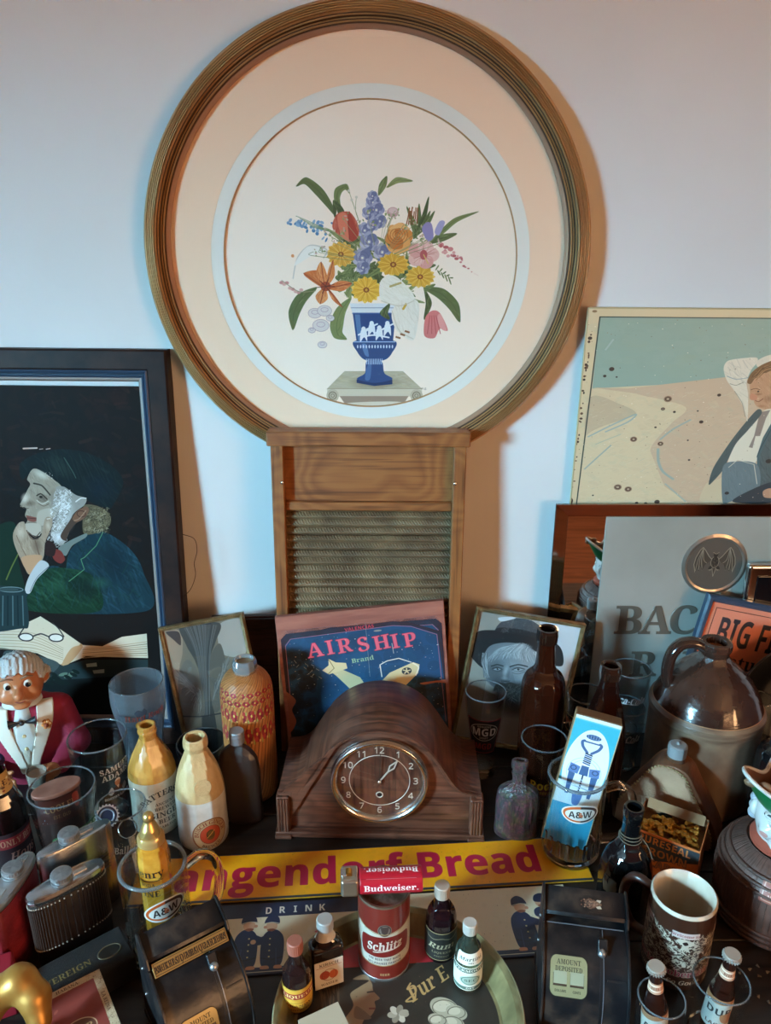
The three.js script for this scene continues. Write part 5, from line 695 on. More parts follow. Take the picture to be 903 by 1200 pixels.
miniature('miniature_bottle', 'miniature bottle with black label and pale cap right of the beer can', [0.071, TRY, 0.506], 0, [[0.0185, 0], [0.0195, 0.002], [0.0195, 0.058], [0.0185, 0.066], [0.0135, 0.078], [0.0095, 0.084], [0.0088, 0.096]], 0.0096, 0.015, phy(0x50303a, 0.05, { transmission: 0.9, thickness: 0.01, ior: 1.5 }), null, std(0xb8a99a, 0.45, 0.3), [['black_label', 0.006, 0.052, 190, lab(400, 360, '#16140f', (P) => { P.line([[0, 10], [400, 10]], '#b59a6a', 6); P.line([[0, 350], [400, 350]], '#b59a6a', 6); P.line([[60, 60], [130, 90], [200, 70], [270, 90], [340, 60]], '#8f8468', 6); P.text('Rum', 200, 170, 90, '#a5987a', { font: 'serif', italic: 0.3 }); P.text('LIQUEUR', 200, 250, 34, '#8f8468', { font: 'serif' }); P.text('PRODUCT', 200, 300, 26, '#7d745c', {}); })]]);
miniature('miniature_bottle', 'green glass miniature bottle with white label and silver cap, rightmost on the tray', [0.102, TRY, 0.549], 4, [[0.0155, 0], [0.0165, 0.002], [0.0165, 0.050], [0.0155, 0.057], [0.010, 0.068], [0.0082, 0.074], [0.0078, 0.085]], 0.0086, 0.012, phy(0x9fb8a4, 0.05, { transmission: 0.95, thickness: 0.01, ior: 1.5 }), null, std(0xd5d2ca, 0.35, 0.5), [['main_label', 0.005, 0.042, 200, lab(360, 330, '#cfd0c2', (P) => { P.fill([[10, 14], [350, 14], [350, 70], [10, 70]], '#3c5148', false); P.text('VERMOUTH', 180, 42, 44, '#d5d6c8', { font: 'serif' }); P.dot(180, 180, 80, '#8fa294', 66); P.ring(180, 180, 66, '#3f5a4a', 6, 54); P.text('SEC', 180, 180, 50, '#3b5044', { font: 'serif' }); P.fill([[10, 270], [350, 270], [350, 318], [10, 318]], '#4a6054', false); P.text('DRY', 180, 294, 34, '#cfd0c2', {}); })], ['neck_label', 0.046, 0.0615, 130, lab(260, 140, '#d3d2c6', (P) => { P.text('Martini', 130, 60, 54, '#3b4a44', { font: 'serif', italic: 0.2 }); P.text('DRY', 130, 108, 26, '#3b4a44'); })]]);
miniature('miniature_bottle', 'miniature bottle with yellow label and red brown cap, leftmost on the tray', [-0.106, TRY, 0.577], 12, [[0.016, 0], [0.017, 0.002], [0.017, 0.048], [0.016, 0.055], [0.011, 0.066], [0.0088, 0.072], [0.0084, 0.086]], 0.0092, 0.014, phy(0x6a4a48, 0.06, { transmission: 0.9, thickness: 0.01, ior: 1.5 }), null, std(0x9a5a48, 0.45), [['yellow_label', 0.005, 0.042, 190, lab(360, 340, '#c79a34', (P) => { P.fill([[20, 70], [340, 50], [340, 130], [20, 150]], '#8d2a1f', false); P.text('LIQUEUR', 180, 100, 56, '#e2c98a', { rot: -0.06, font: 'serif' }); P.line([[20, 200], [340, 190]], '#7d5a1f', 5); P.text('BRANDY', 180, 240, 46, '#6b3f18', { font: 'serif' }); P.text('KENTUCKY', 180, 300, 34, '#6b3f18'); P.line([[6, 6], [354, 6], [354, 334], [6, 334]], '#7d5a1f', 5, false, true); })]]);
{
  const t = thing('square_miniature', 'flat dark miniature bottle with white label and pale cap left of the beer can', 'bottle', [-0.073, TRY, 0.548], { ry: 20 });
  part('bottle_glass', rbox(0.041, 0.066, 0.024, 0.006, 0, 0.033, 0), phy(0x1a1210, 0.07, { clearcoat: 0.5 }), t);
  part('shoulder_neck', turned(spline([[0.0185, 0.0], [0.0165, 0.006], [0.0095, 0.0125], [0.0085, 0.02], [0.0085, 0.024]], 20), 30).scale(1, 1, 0.62).translate(0, 0.062, 0), phy(0x1a1210, 0.07, { clearcoat: 0.5 }), t);
  part('paper_seal', turned([[0.0088, 0.070], [0.0126, 0.0735], [0.0098, 0.079], [0.0098, 0.090]], 28).scale(1, 1, 0.8), std(0xbeb3a4, 0.7), t);
  part('screw_cap', turned([[0.0001, 0.1015], [0.009, 0.1015], [0.0102, 0.1005], [0.0102, 0.088], [0.0001, 0.088]].reverse(), 28, 30), std(0xb5b2ae, 0.4, 0.5), t);
  part('front_label', box(0.036, 0.043, 0.0005, 0, 0.026, 0.0122), [M.cream, M.cream, M.cream, M.cream, print(lab(320, 380, '#c9bfae', (P) => { P.text('KIRSCH', 160, 50, 56, '#4a3a34', { font: 'serif' }); P.line([[20, 84], [300, 84]], '#8d2a1f', 5); P.dot(110, 200, 56, '#9a3b28', 60); P.dot(210, 210, 50, '#b5552f', 60); P.ring(160, 205, 80, '#6b3a24', 6); P.text('WASSER', 160, 330, 44, '#4a3a34', { font: 'serif' }); })), M.cream], t);
}
// cardboard slip at the near edge of the tray
{
  const t = thing('matchbox', 'open pale matchbox at the near left of the tray', 'box', [-0.071, TRY, 0.619], { ry: 27 });
  part('sleeve', merge([box(0.05, 0.001, 0.034, 0, 0.0205, 0), box(0.05, 0.001, 0.034, 0, 0.0005, 0), box(0.05, 0.02, 0.001, 0, 0.0105, 0.0165), box(0.05, 0.02, 0.001, 0, 0.0105, -0.0165)]), std(0xb5a58c, 0.8), t);
  part('drawer', merge([box(0.05, 0.001, 0.03, -0.006, 0.002, 0), box(0.001, 0.016, 0.03, -0.031, 0.0095, 0), box(0.05, 0.016, 0.001, -0.006, 0.0095, 0.0145), box(0.05, 0.016, 0.001, -0.006, 0.0095, -0.0145)]), std(0xc4b79e, 0.8), t);
  part('striker', box(0.046, 0.013, 0.0006, 0, 0.0105, 0.0173), std(0x2a211c, 0.9), t);
}

// ---------------------------------------------------------------- drinking glasses, left
const glassPrint = (W, H, fn) => canvasTex(W, H, (x) => { x.clearRect(0, 0, W, H); fn(pen(x), x, W, H); });
function tumbler(name, label, at, ry, outer, wall, base, mat, prints = [], opt = {}) {
  const t = thing(name, label, 'glass', at, { ry, rx: opt.rx, rz: opt.rz, group: opt.group }), sp = opt.sharp ? outer : spline(outer, 40);
  part('glass_wall', turned(hollow(sp, wall, base), 56, 45), mat, t);
  const tp = sp[sp.length - 1]; part('rim', new THREE.TorusGeometry(tp[0] - wall / 2, wall * 0.5, 8, 64).rotateX(Math.PI / 2).translate(0, tp[1], 0), M.rim, t); part('base_disc', turned([[0.0001, 0.0012], [sp[1][0] * 0.9, 0.0012], [radiusAt(sp)(base * 0.6) - 0.0012, base * 0.6], [sp[1][0] * 0.85, base - 0.0012], [0.0001, base - 0.0012]], 40, 40), M.thickGlass, t);
  for (const [nm, y0, y1, mid, wide, tex, rough] of prints) part(nm, wrap(radiusAt(sp), y0, y1, mid, wide, 0.0004, 28, 8), decal(tex, rough ?? 0.5, { side: THREE.DoubleSide }), t);
  return t;
}
const chip = (P, W) => W;
tumbler('pint_glass', 'tall frosted pint glass with red script in front of the old painting', [-0.413, TY, 0.148], 10, [[0.028, 0], [0.0305, 0.003], [0.031, 0.03], [0.033, 0.07], [0.040, 0.115], [0.0445, 0.145], [0.0445, 0.165], [0.0435, 0.18]], 0.0022, 0.012, M.glassFrost,
  [['printed_logo', 0.105, 0.158, 22, 110, glassPrint(512, 300, (P, x) => { P.dot(230, 210, 90, '#c7872c', 62); P.text('Hard Rock', 256, 120, 88, '#9c3f2c', { font: 'serif', italic: 0.15, rot: -0.04, sx: 0.92 }); P.fill([[150, 60], [185, 30], [220, 50], [240, 20], [262, 60], [240, 90], [170, 95]], '#3a3f4a', true); P.text('CAFE', 230, 215, 60, '#5a2a14', { sx: 0.9 }); })]]);
tumbler('pint_glass', 'clear pint glass with white lettering and a small portrait beside the brown ginger beer bottle', [-0.445, TY, 0.253], 48, [[0.031, 0], [0.033, 0.003], [0.0345, 0.03], [0.0395, 0.09], [0.0445, 0.147], [0.0442, 0.15]], 0.0026, 0.012, M.glass,
  [['printed_logo', 0.045, 0.122, 6, 92, glassPrint(512, 560, (P) => { P.text('SAMUEL', 256, 80, 104, '#c9ccd0', { font: 'serif', rot: -0.04, sx: 0.9 }); P.text('ADAMS', 256, 178, 104, '#c9ccd0', { font: 'serif', rot: -0.02, sx: 0.95 }); P.dot(256, 290, 40, '#b5805c', 46); P.fill([[216, 270], [236, 236], [280, 236], [300, 274], [280, 260], [236, 262]], '#d8d2c4', true); P.fill([[206, 400], [216, 340], [256, 330], [300, 342], [310, 400]], '#4a3028', true); P.fill([[236, 330], [276, 330], [262, 380]], '#d8d2c4', false); P.fill([[120, 400], [170, 330], [200, 400], [160, 440]], '#aeb2b6', true); P.fill([[320, 390], [370, 340], [400, 400], [350, 440]], '#aeb2b6', true); P.text('BOSTON LAGER', 256, 480, 48, '#c9ccd0', { font: 'serif' }); })]]);
tumbler('pint_glass', 'dark empty glass behind the white stoneware bottle', [-0.300, TY, 0.203], 0, [[0.030, 0], [0.032, 0.003], [0.0335, 0.03], [0.037, 0.07], [0.0402, 0.098], [0.0398, 0.101]], 0.0026, 0.01, phy(0xc4ccd2, 0.04, { transmission: 1, thickness: 0, ior: 1.5 }),
  [['printed_band', 0.035, 0.07, 30, 80, glassPrint(400, 220, (P) => { P.line([[20, 60], [380, 40]], '#8f9a94', 5); P.text('ALE', 200, 120, 80, '#7d8a80', { font: 'serif' }); P.line([[20, 190], [380, 180]], '#8f9a94', 5); })]]);
tumbler('old_fashioned_glass', 'wide glass with a green banner print that holds the oval tin', [-0.466, TY, 0.345], 40, [[0.036, 0], [0.038, 0.003], [0.0395, 0.03], [0.0435, 0.085], [0.0468, 0.127], [0.0464, 0.13]], 0.0026, 0.012, M.glass,
  [['printed_banner', 0.052, 0.098, 2, 100, glassPrint(512, 280, (P) => { P.fill([[20, 150], [160, 100], [360, 84], [500, 96], [490, 180], [350, 172], [170, 190], [30, 236]], '#1f5a30', true); P.text('PILL', 170, 144, 74, '#b9bfa8', { rot: -0.14 }); P.text('N° 5', 400, 130, 70, '#b9bfa8', { rot: 0.02 }); P.fill([[240, 190], [420, 176], [400, 262], [300, 274]], '#b5652c', true); })]]);
{
  const t = thing('oval_tin', 'oval brown topped tin with printed side standing in the wide glass', 'tin', [-0.474, TY + 0.0135, 0.345], { ry: 34 });
  const ov = (a, b) => new THREE.Shape().absellipse(0, 0, a, b, 0, 2 * Math.PI), up = (g) => g.rotateX(-Math.PI / 2);
  part('tin_body', up(new THREE.ExtrudeGeometry(ov(0.031, 0.0155), { depth: 0.112, bevelEnabled: false, curveSegments: 32 })), std(0x3a1d14, 0.5), t);
  part('oval_top', up(new THREE.ExtrudeGeometry(ov(0.0322, 0.0165), { depth: 0.004, bevelEnabled: true, bevelSize: 0.0015, bevelThickness: 0.0015, bevelSegments: 2, curveSegments: 32 })).translate(0, 0.112, 0), std(0xffffff, 0.55, 0, { map: rep(mottled(0x7a4f40, 0x94695a, 4, 4, 4, 131), 12) }), t);
  const tex = lab(400, 180, '#4a1e14', (P) => { P.text('COOLER', 200, 70, 66, '#a5764a', { font: 'serif', rot: -0.03 }); P.text('EST. OLD', 200, 135, 36, '#8a5f3c', {}); P.fill([[310, 20], [380, 20], [380, 110], [330, 110]], '#a5391f', true); });
  part('printed_side', wrap(() => 0.0313, 0.066, 0.108, 0, 120, 0.0002, 24, 3, 0.0158 / 0.0313), print(tex, 0.5), t);
}
tumbler('small_glass', 'small straight glass with white script that holds a crown cap and a ring', [-0.374, TY, 0.371], 44, [[0.031, 0], [0.0325, 0.003], [0.033, 0.03], [0.034, 0.08], [0.0349, 0.117], [0.0345, 0.12]], 0.0022, 0.01, M.glass,
  [['printed_script', 0.04, 0.085, -4, 110, glassPrint(512, 260, (P) => { P.text('Ballantine', 250, 90, 92, '#c5c3bd', { font: 'serif', italic: 0.28, sx: 0.86 }); P.text('BREWING CO', 256, 190, 54, '#a9a7a0', { sx: 0.9 }); })]]);
function crownCap(r = 0.0155) { const P = [], n = 126; const sh = new THREE.Shape(); for (let i = 0; i <= n; i++) { const a = i / n * 2 * Math.PI, q = r + 0.0011 * Math.cos(a * 21); i ? sh.lineTo(q * Math.cos(a), q * Math.sin(a)) : sh.moveTo(q, 0); } const hole = new THREE.Path().absarc(0, 0, r * 0.86, 0, 2 * Math.PI, true); sh.holes.push(hole); return new THREE.ExtrudeGeometry(sh, { depth: 0.0045, bevelEnabled: false }); }
{
  const t = thing('crown_cap', 'upturned crown cap with scalloped rim resting in the small glass', 'bottle cap', [-0.394, TY + 0.103, 0.374], { ry: 24, rx: -34 });
  part('crimped_skirt', crownCap(), M.dullSteel, t); part('cap_plate', new THREE.CylinderGeometry(0.0142, 0.0142, 0.001, 36).rotateX(Math.PI / 2).translate(0, 0, 0.0005), std(0x26324a, 0.35, 0.5), t); part('liner_ring', new THREE.TorusGeometry(0.0095, 0.0012, 8, 36).translate(0, 0, 0.0016), std(0x8c94a0, 0.4, 0.4), t);
  const k = thing('key_ring', 'steel split ring hanging in the small glass', 'ring', [-0.365, TY + 0.086, 0.380], { ry: 30, rx: -40 }); part('wire_ring', merge([new THREE.TorusGeometry(0.0125, 0.0009, 8, 48), new THREE.TorusGeometry(0.0125, 0.0009, 8, 48).translate(0, 0, 0.0016)]), M.steel, k); part('tag', rbox(0.009, 0.05, 0.0015, 0.0006, 0.002, -0.036, 0.001), M.steel, k);
}
// ---------------------------------------------------------------- stoneware bottles, woven bottle, flat flask
function stoneBottle(label, at, ry, prof, split, up, down, prints) {
  const t = thing('stoneware_bottle', label, 'bottle', at, { ry }), sp = spline(prof, 60), rA = radiusAt(sp), lo = sp.filter(([, y]) => y <= split), hi = [[rA(split), split], ...sp.filter(([, y]) => y > split)];
  part('lower_glaze', turned([[0.0001, 0], ...lo, [rA(split), split]], 48, 50), down, t);
  const top = hi[hi.length - 1]; part('upper_glaze', turned([...hi, [top[0] - 0.002, top[1] + 0.001], [top[0] - 0.0045, top[1] - 0.001], [top[0] - 0.005, top[1] - 0.03], [0.0001, top[1] - 0.031]], 48, 50), up, t);
  for (const [nm, y0, y1, mid, wide, tex] of prints) part(nm, wrap(rA, y0, y1, mid, wide, 0.0004, 28, 10), decal(tex, 0.35), t); return t;
}
const gingerProf = [[0.034, 0], [0.0362, 0.003], [0.0362, 0.06], [0.0362, 0.098], [0.034, 0.112], [0.027, 0.13], [0.018, 0.148], [0.0138, 0.158], [0.0132, 0.163], [0.0132, 0.167], [0.0142, 0.169], [0.0142, 0.1725], [0.0128, 0.174], [0.0135, 0.178], [0.0132, 0.181]];
const honeyGlaze = phy(0xffffff, 0.24, { map: rep(mottled(0xa87432, 0xc08c42, 14, 14, 5, 141), 2, 1), clearcoat: 0.4, clearcoatRoughness: 0.22 }), paleGlaze = phy(0xffffff, 0.35, { map: rep(mottled(0xada08a, 0xbdb09a, 14, 14, 5, 143), 2, 1), clearcoat: 0.4, clearcoatRoughness: 0.2 });
stoneBottle('stoneware ginger beer bottle with honey brown shoulder and black lettering', [-0.361, TY, 0.268], 38, gingerProf, 0.098, honeyGlaze, paleGlaze, [['black_stamp', 0.012, 0.094, 4, 150, glassPrint(560, 480, (P, x) => { arcText(x, 'BATTERSBY', 280, 330, 240, 0, 84, '#241f1c', { font: 'serif' }); P.text("ANCIENT", 280, 200, 40, '#241f1c', { font: 'serif' }); P.text('BREWED', 280, 250, 46, '#241f1c', { font: 'serif' }); P.text('GINGER', 280, 316, 78, '#241f1c', { font: 'serif' }); P.text('BEER', 280, 386, 60, '#241f1c', { font: 'serif' }); P.text('CARLTON', 280, 446, 34, '#241f1c', { font: 'serif' }); })]]);
const whiteProf = [[0.035, 0], [0.037, 0.003], [0.0372, 0.05], [0.037, 0.085], [0.0345, 0.105], [0.028, 0.13], [0.020, 0.15], [0.0165, 0.159], [0.0155, 0.163], [0.0178, 0.166], [0.0182, 0.174], [0.0172, 0.1795], [0.0165, 0.181]];
const tanGlaze = phy(0xffffff, 0.42, { map: rep(mottled(0xb99a6a, 0xcaac7c, 14, 14, 5, 145), 2, 1), clearcoat: 0.4, clearcoatRoughness: 0.25, bumpMap: rep(bumpFine, 4), bumpScale: 0.0003 }), whiteGlaze = phy(0xffffff, 0.36, { map: rep(mottled(0xc6c2b8, 0xd2cfc6, 14, 14, 5, 147), 2, 1), clearcoat: 0.45, clearcoatRoughness: 0.2 });
{
  const t = stoneBottle('stoneware bottle with tan shoulder, white body and a round orange red trademark', [-0.281, TY, 0.298], 20, whiteProf, 0.088, tanGlaze, whiteGlaze, [['trademark', 0.004, 0.066, 10, 112, glassPrint(512, 420, (P, x) => { x.fillStyle = '#6a3a22'; P.dot(256, 240, 190, '#8a5a38', 190); P.dot(256, 240, 176, '#b9a27c', 176); arcText(x, 'BUSCH GINGER', 256, 240, 145, 0, 62, '#7d2a1c', { font: 'serif' }); arcText(x, 'BREWED', 256, 240, 150, Math.PI, 46, '#5a3a26', { font: 'serif', inside: true }); P.dot(256, 240, 108, '#b5462c', 108); P.ring(256, 240, 108, '#6a2418', 5); P.fill([[210, 260], [230, 200], [256, 180], [290, 200], [300, 260], [276, 300], [230, 296]], '#6b4a1f', true); P.ring(256, 230, 40, '#3b2a18', 9); P.line([[220, 270], [300, 200]], '#d29a4a', 8); })]]);
  part('embossed_seal', new THREE.CylinderGeometry(0.0125, 0.0132, 0.0016, 36).rotateX(Math.PI / 2).rotateX(-0.27).translate(0, 0.113, 0.0322).rotateY(0.06), tanGlaze, t);
}
{
  const prof = spline([[0.037, 0], [0.041, 0.004], [0.042, 0.03], [0.042, 0.13], [0.042, 0.185], [0.0395, 0.208], [0.031, 0.223], [0.021, 0.2295]], 50), rA = radiusAt(prof);
  const t = thing('woven_bottle', 'large bottle covered in orange straw weave with red flowers and a glass collar', 'bottle', [-0.222, TY, 0.1935], { ry: 0 });
  const wv = canvasTex(1024, 1024, (x, W, H) => {
    x.fillStyle = '#ab6a34'; x.fillRect(0, 0, W, H); for (let i = -40; i < 130; i++) { x.strokeStyle = ['#b97c46', '#83501f', '#a66a38', '#6f4420'][((i % 4) + 4) % 4]; x.lineWidth = rr(3, 7); x.beginPath(); x.moveTo(i * 12, H); x.quadraticCurveTo(i * 12 + 160, H * 0.5, i * 12 + 420, 0); x.stroke(); }
    for (let i = 0; i < 900; i++) { x.globalAlpha = 0.35; x.fillStyle = i % 2 ? '#4f2e12' : '#c98c54'; x.fillRect(rnd() * W, rnd() * H, rr(2, 8), 2); } x.globalAlpha = 1;
    for (let r = 0; r < 4; r++) for (let i = 0; i < 19; i++) { const a = (i + 0.5 * (r % 2)) / 19 * W, b = 310 + r * 86; for (let k = 0; k < 6; k++) { x.fillStyle = ['#8f2028', '#761822', '#a33430'][k % 3]; x.beginPath(); x.ellipse(a + Math.cos(k * 1.05) * 14, b + Math.sin(k * 1.05) * 19, 10, 13, k, 0, 7); x.fill(); } x.fillStyle = '#c9b25a'; x.beginPath(); x.arc(a, b, 6, 0, 7); x.fill(); x.fillStyle = '#8f9a4a'; x.fillRect(a + 18, b - 24, 7, 18); x.fillRect(a - 24, b + 18, 7, 14); x.fillStyle = '#d2b06a'; x.fillRect(a + 12, b + 22, 12, 6); }
  });
  const g = turned([[0.0001, 0], ...prof, [0.0001, 0.2297]], 64, 60), n = prof.length; part('straw_cover', g, std(0xffffff, 0.5, 0, { map: wv, bumpMap: wv, bumpScale: 0.0014 }), t);
  part('glass_collar', turned([[0.0155, 0.226], [0.0185, 0.2285], [0.0196, 0.236], [0.0193, 0.244], [0.0172, 0.2495], [0.0148, 0.2505], [0.0128, 0.248], [0.0122, 0.232], [0.0155, 0.226]], 40, 50), phy(0xb9c4c8, 0.12, { metalness: 0.7, clearcoat: 0.8 }), t);
  part('cork', new THREE.CylinderGeometry(0.0124, 0.0124, 0.012, 24).translate(0, 0.2385, 0), std(0x9a8468, 0.9), t);
}
{
  const t = thing('flat_flask', 'flat dusty glass flask with grey screw cap beside the clock', 'bottle', [-0.2275, TY, 0.262], { ry: -6 }), sp = spline([[0.029, 0], [0.0325, 0.004], [0.033, 0.05], [0.0325, 0.1], [0.029, 0.121], [0.018, 0.136], [0.0115, 0.141], [0.0108, 0.15]], 46);
  part('flask_glass', turned([[0.0001, 0], ...sp, [0.0001, 0.15]], 48, 55).scale(1, 1, 0.5), phy(0x4a3d38, 0.3, { transmission: 0.55, thickness: 0.02, ior: 1.5 }), t);
  part('screw_cap', turned([[0.0001, 0.166], [0.0105, 0.166], [0.0116, 0.1645], [0.0112, 0.161], [0.0118, 0.159], [0.0112, 0.1565], [0.0118, 0.154], [0.0112, 0.151], [0.0118, 0.149], [0.0116, 0.146], [0.0001, 0.146]].reverse(), 36, 30), std(0x8e9094, 0.45, 0.5), t);
}
// dark beer bottle at the left edge
{
  const sp = spline([[0.029, 0], [0.0305, 0.003], [0.0305, 0.06], [0.0305, 0.098], [0.0285, 0.115], [0.0195, 0.140], [0.0150, 0.160], [0.0132, 0.182]], 46), rA = radiusAt(sp);
  const t = thing('beer_bottle', 'dark beer bottle with gold neck label and crown cap at the left edge', 'bottle', [-0.547, TY, 0.362], { ry: 36 });
  part('bottle_glass', turned([[0.0001, 0], ...sp, [0.0135, 0.185], [0.0001, 0.187]], 44, 50), phy(0x120b09, 0.06, { clearcoat: 0.6, clearcoatRoughness: 0.06 }), t);
  const c = part('crown_cap', merge([crownCap(0.0142).rotateX(-Math.PI / 2).translate(0, 0.184, 0), new THREE.CylinderGeometry(0.0135, 0.0142, 0.003, 36).translate(0, 0.1895, 0)]), std(0x3a2a4a, 0.35, 0.6), t);
  part('neck_label', wrap(rA, 0.142, 0.172, 0, 220, 0.0004, 26, 8), print(lab(420, 200, '#b58f52', (P) => { for (let i = 0; i < 40; i++) P.dot(rr(0, 420), rr(0, 200), rr(6, 20), ['#7d2a1f', '#d8c9a5', '#5a3a1c', '#cfa55a'][i % 4], rr(4, 14)); P.text('ALE', 210, 100, 76, '#3b1a12', { font: 'serif' }); })), t);
  part('body_label', wrap(rA, 0.022, 0.084, 26, 130, 0.0004, 26, 6), print(lab(520, 340, '#2a1216', (P) => { P.fill([[20, 40], [500, 40], [500, 140], [20, 140]], '#8a1f24', false); P.text('ONLY BEER', 260, 90, 78, '#b98a6a', { font: 'serif', sx: 0.95 }); P.text('Hops', 270, 230, 120, '#a5786a', { font: 'serif', italic: 0.3 }); P.line([[40, 310], [480, 310]], '#8a1f24', 8); })), t);
}
tumbler('shot_glass', 'small glass cut off by the left edge of the photograph', [-0.560, TY, 0.448], 0, [[0.024, 0], [0.026, 0.003], [0.027, 0.03], [0.0295, 0.082], [0.0292, 0.085]], 0.0022, 0.012, M.glass);
// ---------------------------------------------------------------- figurine
{
  const t = thing('waiter_figurine', 'painted waiter figurine with white hair, red jacket and a drink in hand', 'figurine', [-0.598, TY, 0.163], { ry: 20 });
  const skin = std(0xffffff, 0.42, 0, { map: rep(mottled(0xa8673f, 0xbc7a50, 3, 3, 4, 151), 9) }), red = std(0xffffff, 0.8, 0, { map: rep(mottled(0x7a1230, 0x931a3c, 5, 5, 4, 153), 8), bumpMap: rep(bumpFine, 10), bumpScale: 0.0006 }), wht = std(0xcfcabb, 0.6);
  const jac = (x, y, z) => { let d = ell(x, y, z, [0, 0.075, 0], [0.064, 0.088, 0.048]); d = smin(d, ell(x, y, z, [0, 0.128, -0.002], [0.058, 0.03, 0.036]), 0.02); for (const s of [-1, 1]) { d = smin(d, cap(x, y, z, [s * 0.052, 0.13, 0], [s * 0.075, 0.072, 0.022], 0.023, 0.019), 0.012); d = smin(d, cap(x, y, z, [s * 0.075, 0.072, 0.022], [s * 0.047, 0.060, 0.062], 0.019, 0.0155), 0.008); } return Math.max(d, -y); };
  part('jacket', field(jac, [-0.105, -0.004, -0.06], [0.105, 0.17, 0.09], 0.0038), red, t);
  part('base', turned([[0.0001, 0], [0.07, 0], [0.072, 0.002], [0.072, 0.01], [0.069, 0.012], [0.0001, 0.012]], 48, 30), M.black, t);
  part('shirt_front', field((x, y, z) => Math.max(ell(x, y, z, [0, 0.1, 0.002], [0.03, 0.066, 0.0515]), jac(x, y, z) - 0.0042, -z + 0.02), [-0.04, 0.02, 0], [0.04, 0.17, 0.06], 0.0028), std(0xb9c2c0, 0.6), t);
  for (const s of [-1, 1]) { part('lapel', field((x, y, z) => { const u = s * x, mid = mixn(0.008, 0.034, smooth(0.045, 0.15, y)); return Math.max(Math.abs(u - mid) - mixn(0.006, 0.0125, smooth(0.045, 0.135, y)), jac(x, y, z) - 0.0062, 0.046 - y, y - 0.158, -z + 0.012); }, [-0.06, 0.04, 0], [0.06, 0.165, 0.066], 0.0024), wht, t); }
  part('waistcoat', field((x, y, z) => Math.max(ell(x, y, z, [0, 0.08, 0.0], [0.021, 0.05, 0.054]), jac(x, y, z) - 0.0052, -z + 0.02), [-0.03, 0.02, 0], [0.03, 0.14, 0.062], 0.0026), std(0xa5a294, 0.8, 0, { bumpMap: rep(bumpFine, 12), bumpScale: 0.0012 }), t);
  part('collar', new THREE.TorusGeometry(0.024, 0.007, 10, 32).rotateX(Math.PI / 2 - 0.25).translate(0, 0.157, 0.006), std(0xc6ccca, 0.6), t);
  const bow = part('bow_tie', merge([-1, 1].map((s) => new THREE.ConeGeometry(0.0085, 0.02, 4).rotateZ(s * Math.PI / 2).scale(1, 1, 0.45).translate(s * 0.0105, 0.143, 0.050))), std(0x11141a, 0.5), t); part('knot', new THREE.SphereGeometry(0.004, 10, 8).translate(0, 0.143, 0.052), std(0x11141a, 0.5), bow);
  for (const y of [0.122, 0.098]) part('button', new THREE.SphereGeometry(0.0032, 10, 8).scale(1, 1, 0.5).translate(0.001, y, 0.0575), std(0xc9b98a, 0.4), t);
  part('boutonniere', merge([...Array.from({ length: 6 }, (_, i) => new THREE.SphereGeometry(0.0036, 8, 6).translate(0.034 + Math.cos(i * 1.047) * 0.0052, 0.127 + Math.sin(i * 1.047) * 0.0058, 0.042))]), std(0xc9874a, 0.6), t); part('flower_centre', new THREE.SphereGeometry(0.0036, 8, 6).translate(0.034, 0.127, 0.0455), std(0x8a3a1c, 0.6), t);
  for (const s of [-1, 1]) { part('cuff', capped([[s * 0.052, 0.0605, 0.057], [s * 0.046, 0.060, 0.064]], 0.0135, 6, 14), std(0xb5ab98, 0.6), t); const hg = []; const hx = s * 0.036; part('hand', field((x, y, z) => { let d = ell(x, y, z, [hx, 0.060, 0.074], [0.012, 0.0125, 0.0105]); for (let i = 0; i < 4; i++) d = smin(d, cap(x, y, z, [hx - s * 0.002, 0.0665 - i * 0.0048, 0.0815], [hx - s * 0.017, 0.0655 - i * 0.0045, 0.0915 - (i === 3 ? 0.002 : 0)], 0.0034, 0.0028), 0.0018); return smin(d, cap(x, y, z, [hx - s * 0.002, 0.067, 0.07], [hx - s * 0.013, 0.073, 0.077], 0.0042, 0.0032), 0.003); }, [hx - 0.026, 0.042, 0.056], [hx + 0.026, 0.082, 0.1], 0.0016), skin, t); }
  const hd = [0.002, 0.198, 0.006];
  const head = (x, y, z) => { let d = ell(x, y, z, [hd[0], hd[1] + 0.004, hd[2]], [0.036, 0.038, 0.035]); d = smin(d, ell(x, y, z, [hd[0], hd[1] - 0.018, hd[2] + 0.008], [0.029, 0.022, 0.028]), 0.014); for (const s of [-1, 1]) { d = smin(d, ell(x, y, z, [hd[0] + s * 0.019, hd[1] - 0.014, hd[2] + 0.026], [0.012, 0.011, 0.01]), 0.008); d = smin(d, ell(x, y, z, [hd[0] + s * 0.0375, hd[1] + 0.000, hd[2] - 0.002], [0.006, 0.012, 0.009]), 0.003); const e = ell(x, y, z, [hd[0] + s * 0.0145, hd[1] + 0.006, hd[2] + 0.037], [0.008, 0.009, 0.008]); d = -smin(-d, e, 0.003); } d = smin(d, cap(x, y, z, [hd[0], hd[1] + 0.002, hd[2] + 0.034], [hd[0], hd[1] - 0.0075, hd[2] + 0.0415], 0.0045, 0.0082), 0.004); d = smin(d, cap(x, y, z, [hd[0], hd[1] - 0.06, hd[2] - 0.004], [hd[0], hd[1] - 0.03, hd[2]], 0.016, 0.017), 0.006); d = smin(d, ell(x, y, z, [hd[0], hd[1] - 0.0345, hd[2] + 0.027], [0.012, 0.006, 0.007]), 0.005); return -smin(-d, cap(x, y, z, [hd[0] - 0.011, hd[1] - 0.0205, hd[2] + 0.0375], [hd[0] + 0.011, hd[1] - 0.0205, hd[2] + 0.0375], 0.0022, 0.0022), 0.002); };
  part('head', field(head, [-0.05, 0.13, -0.04], [0.055, 0.25, 0.06], 0.0021), skin, t);
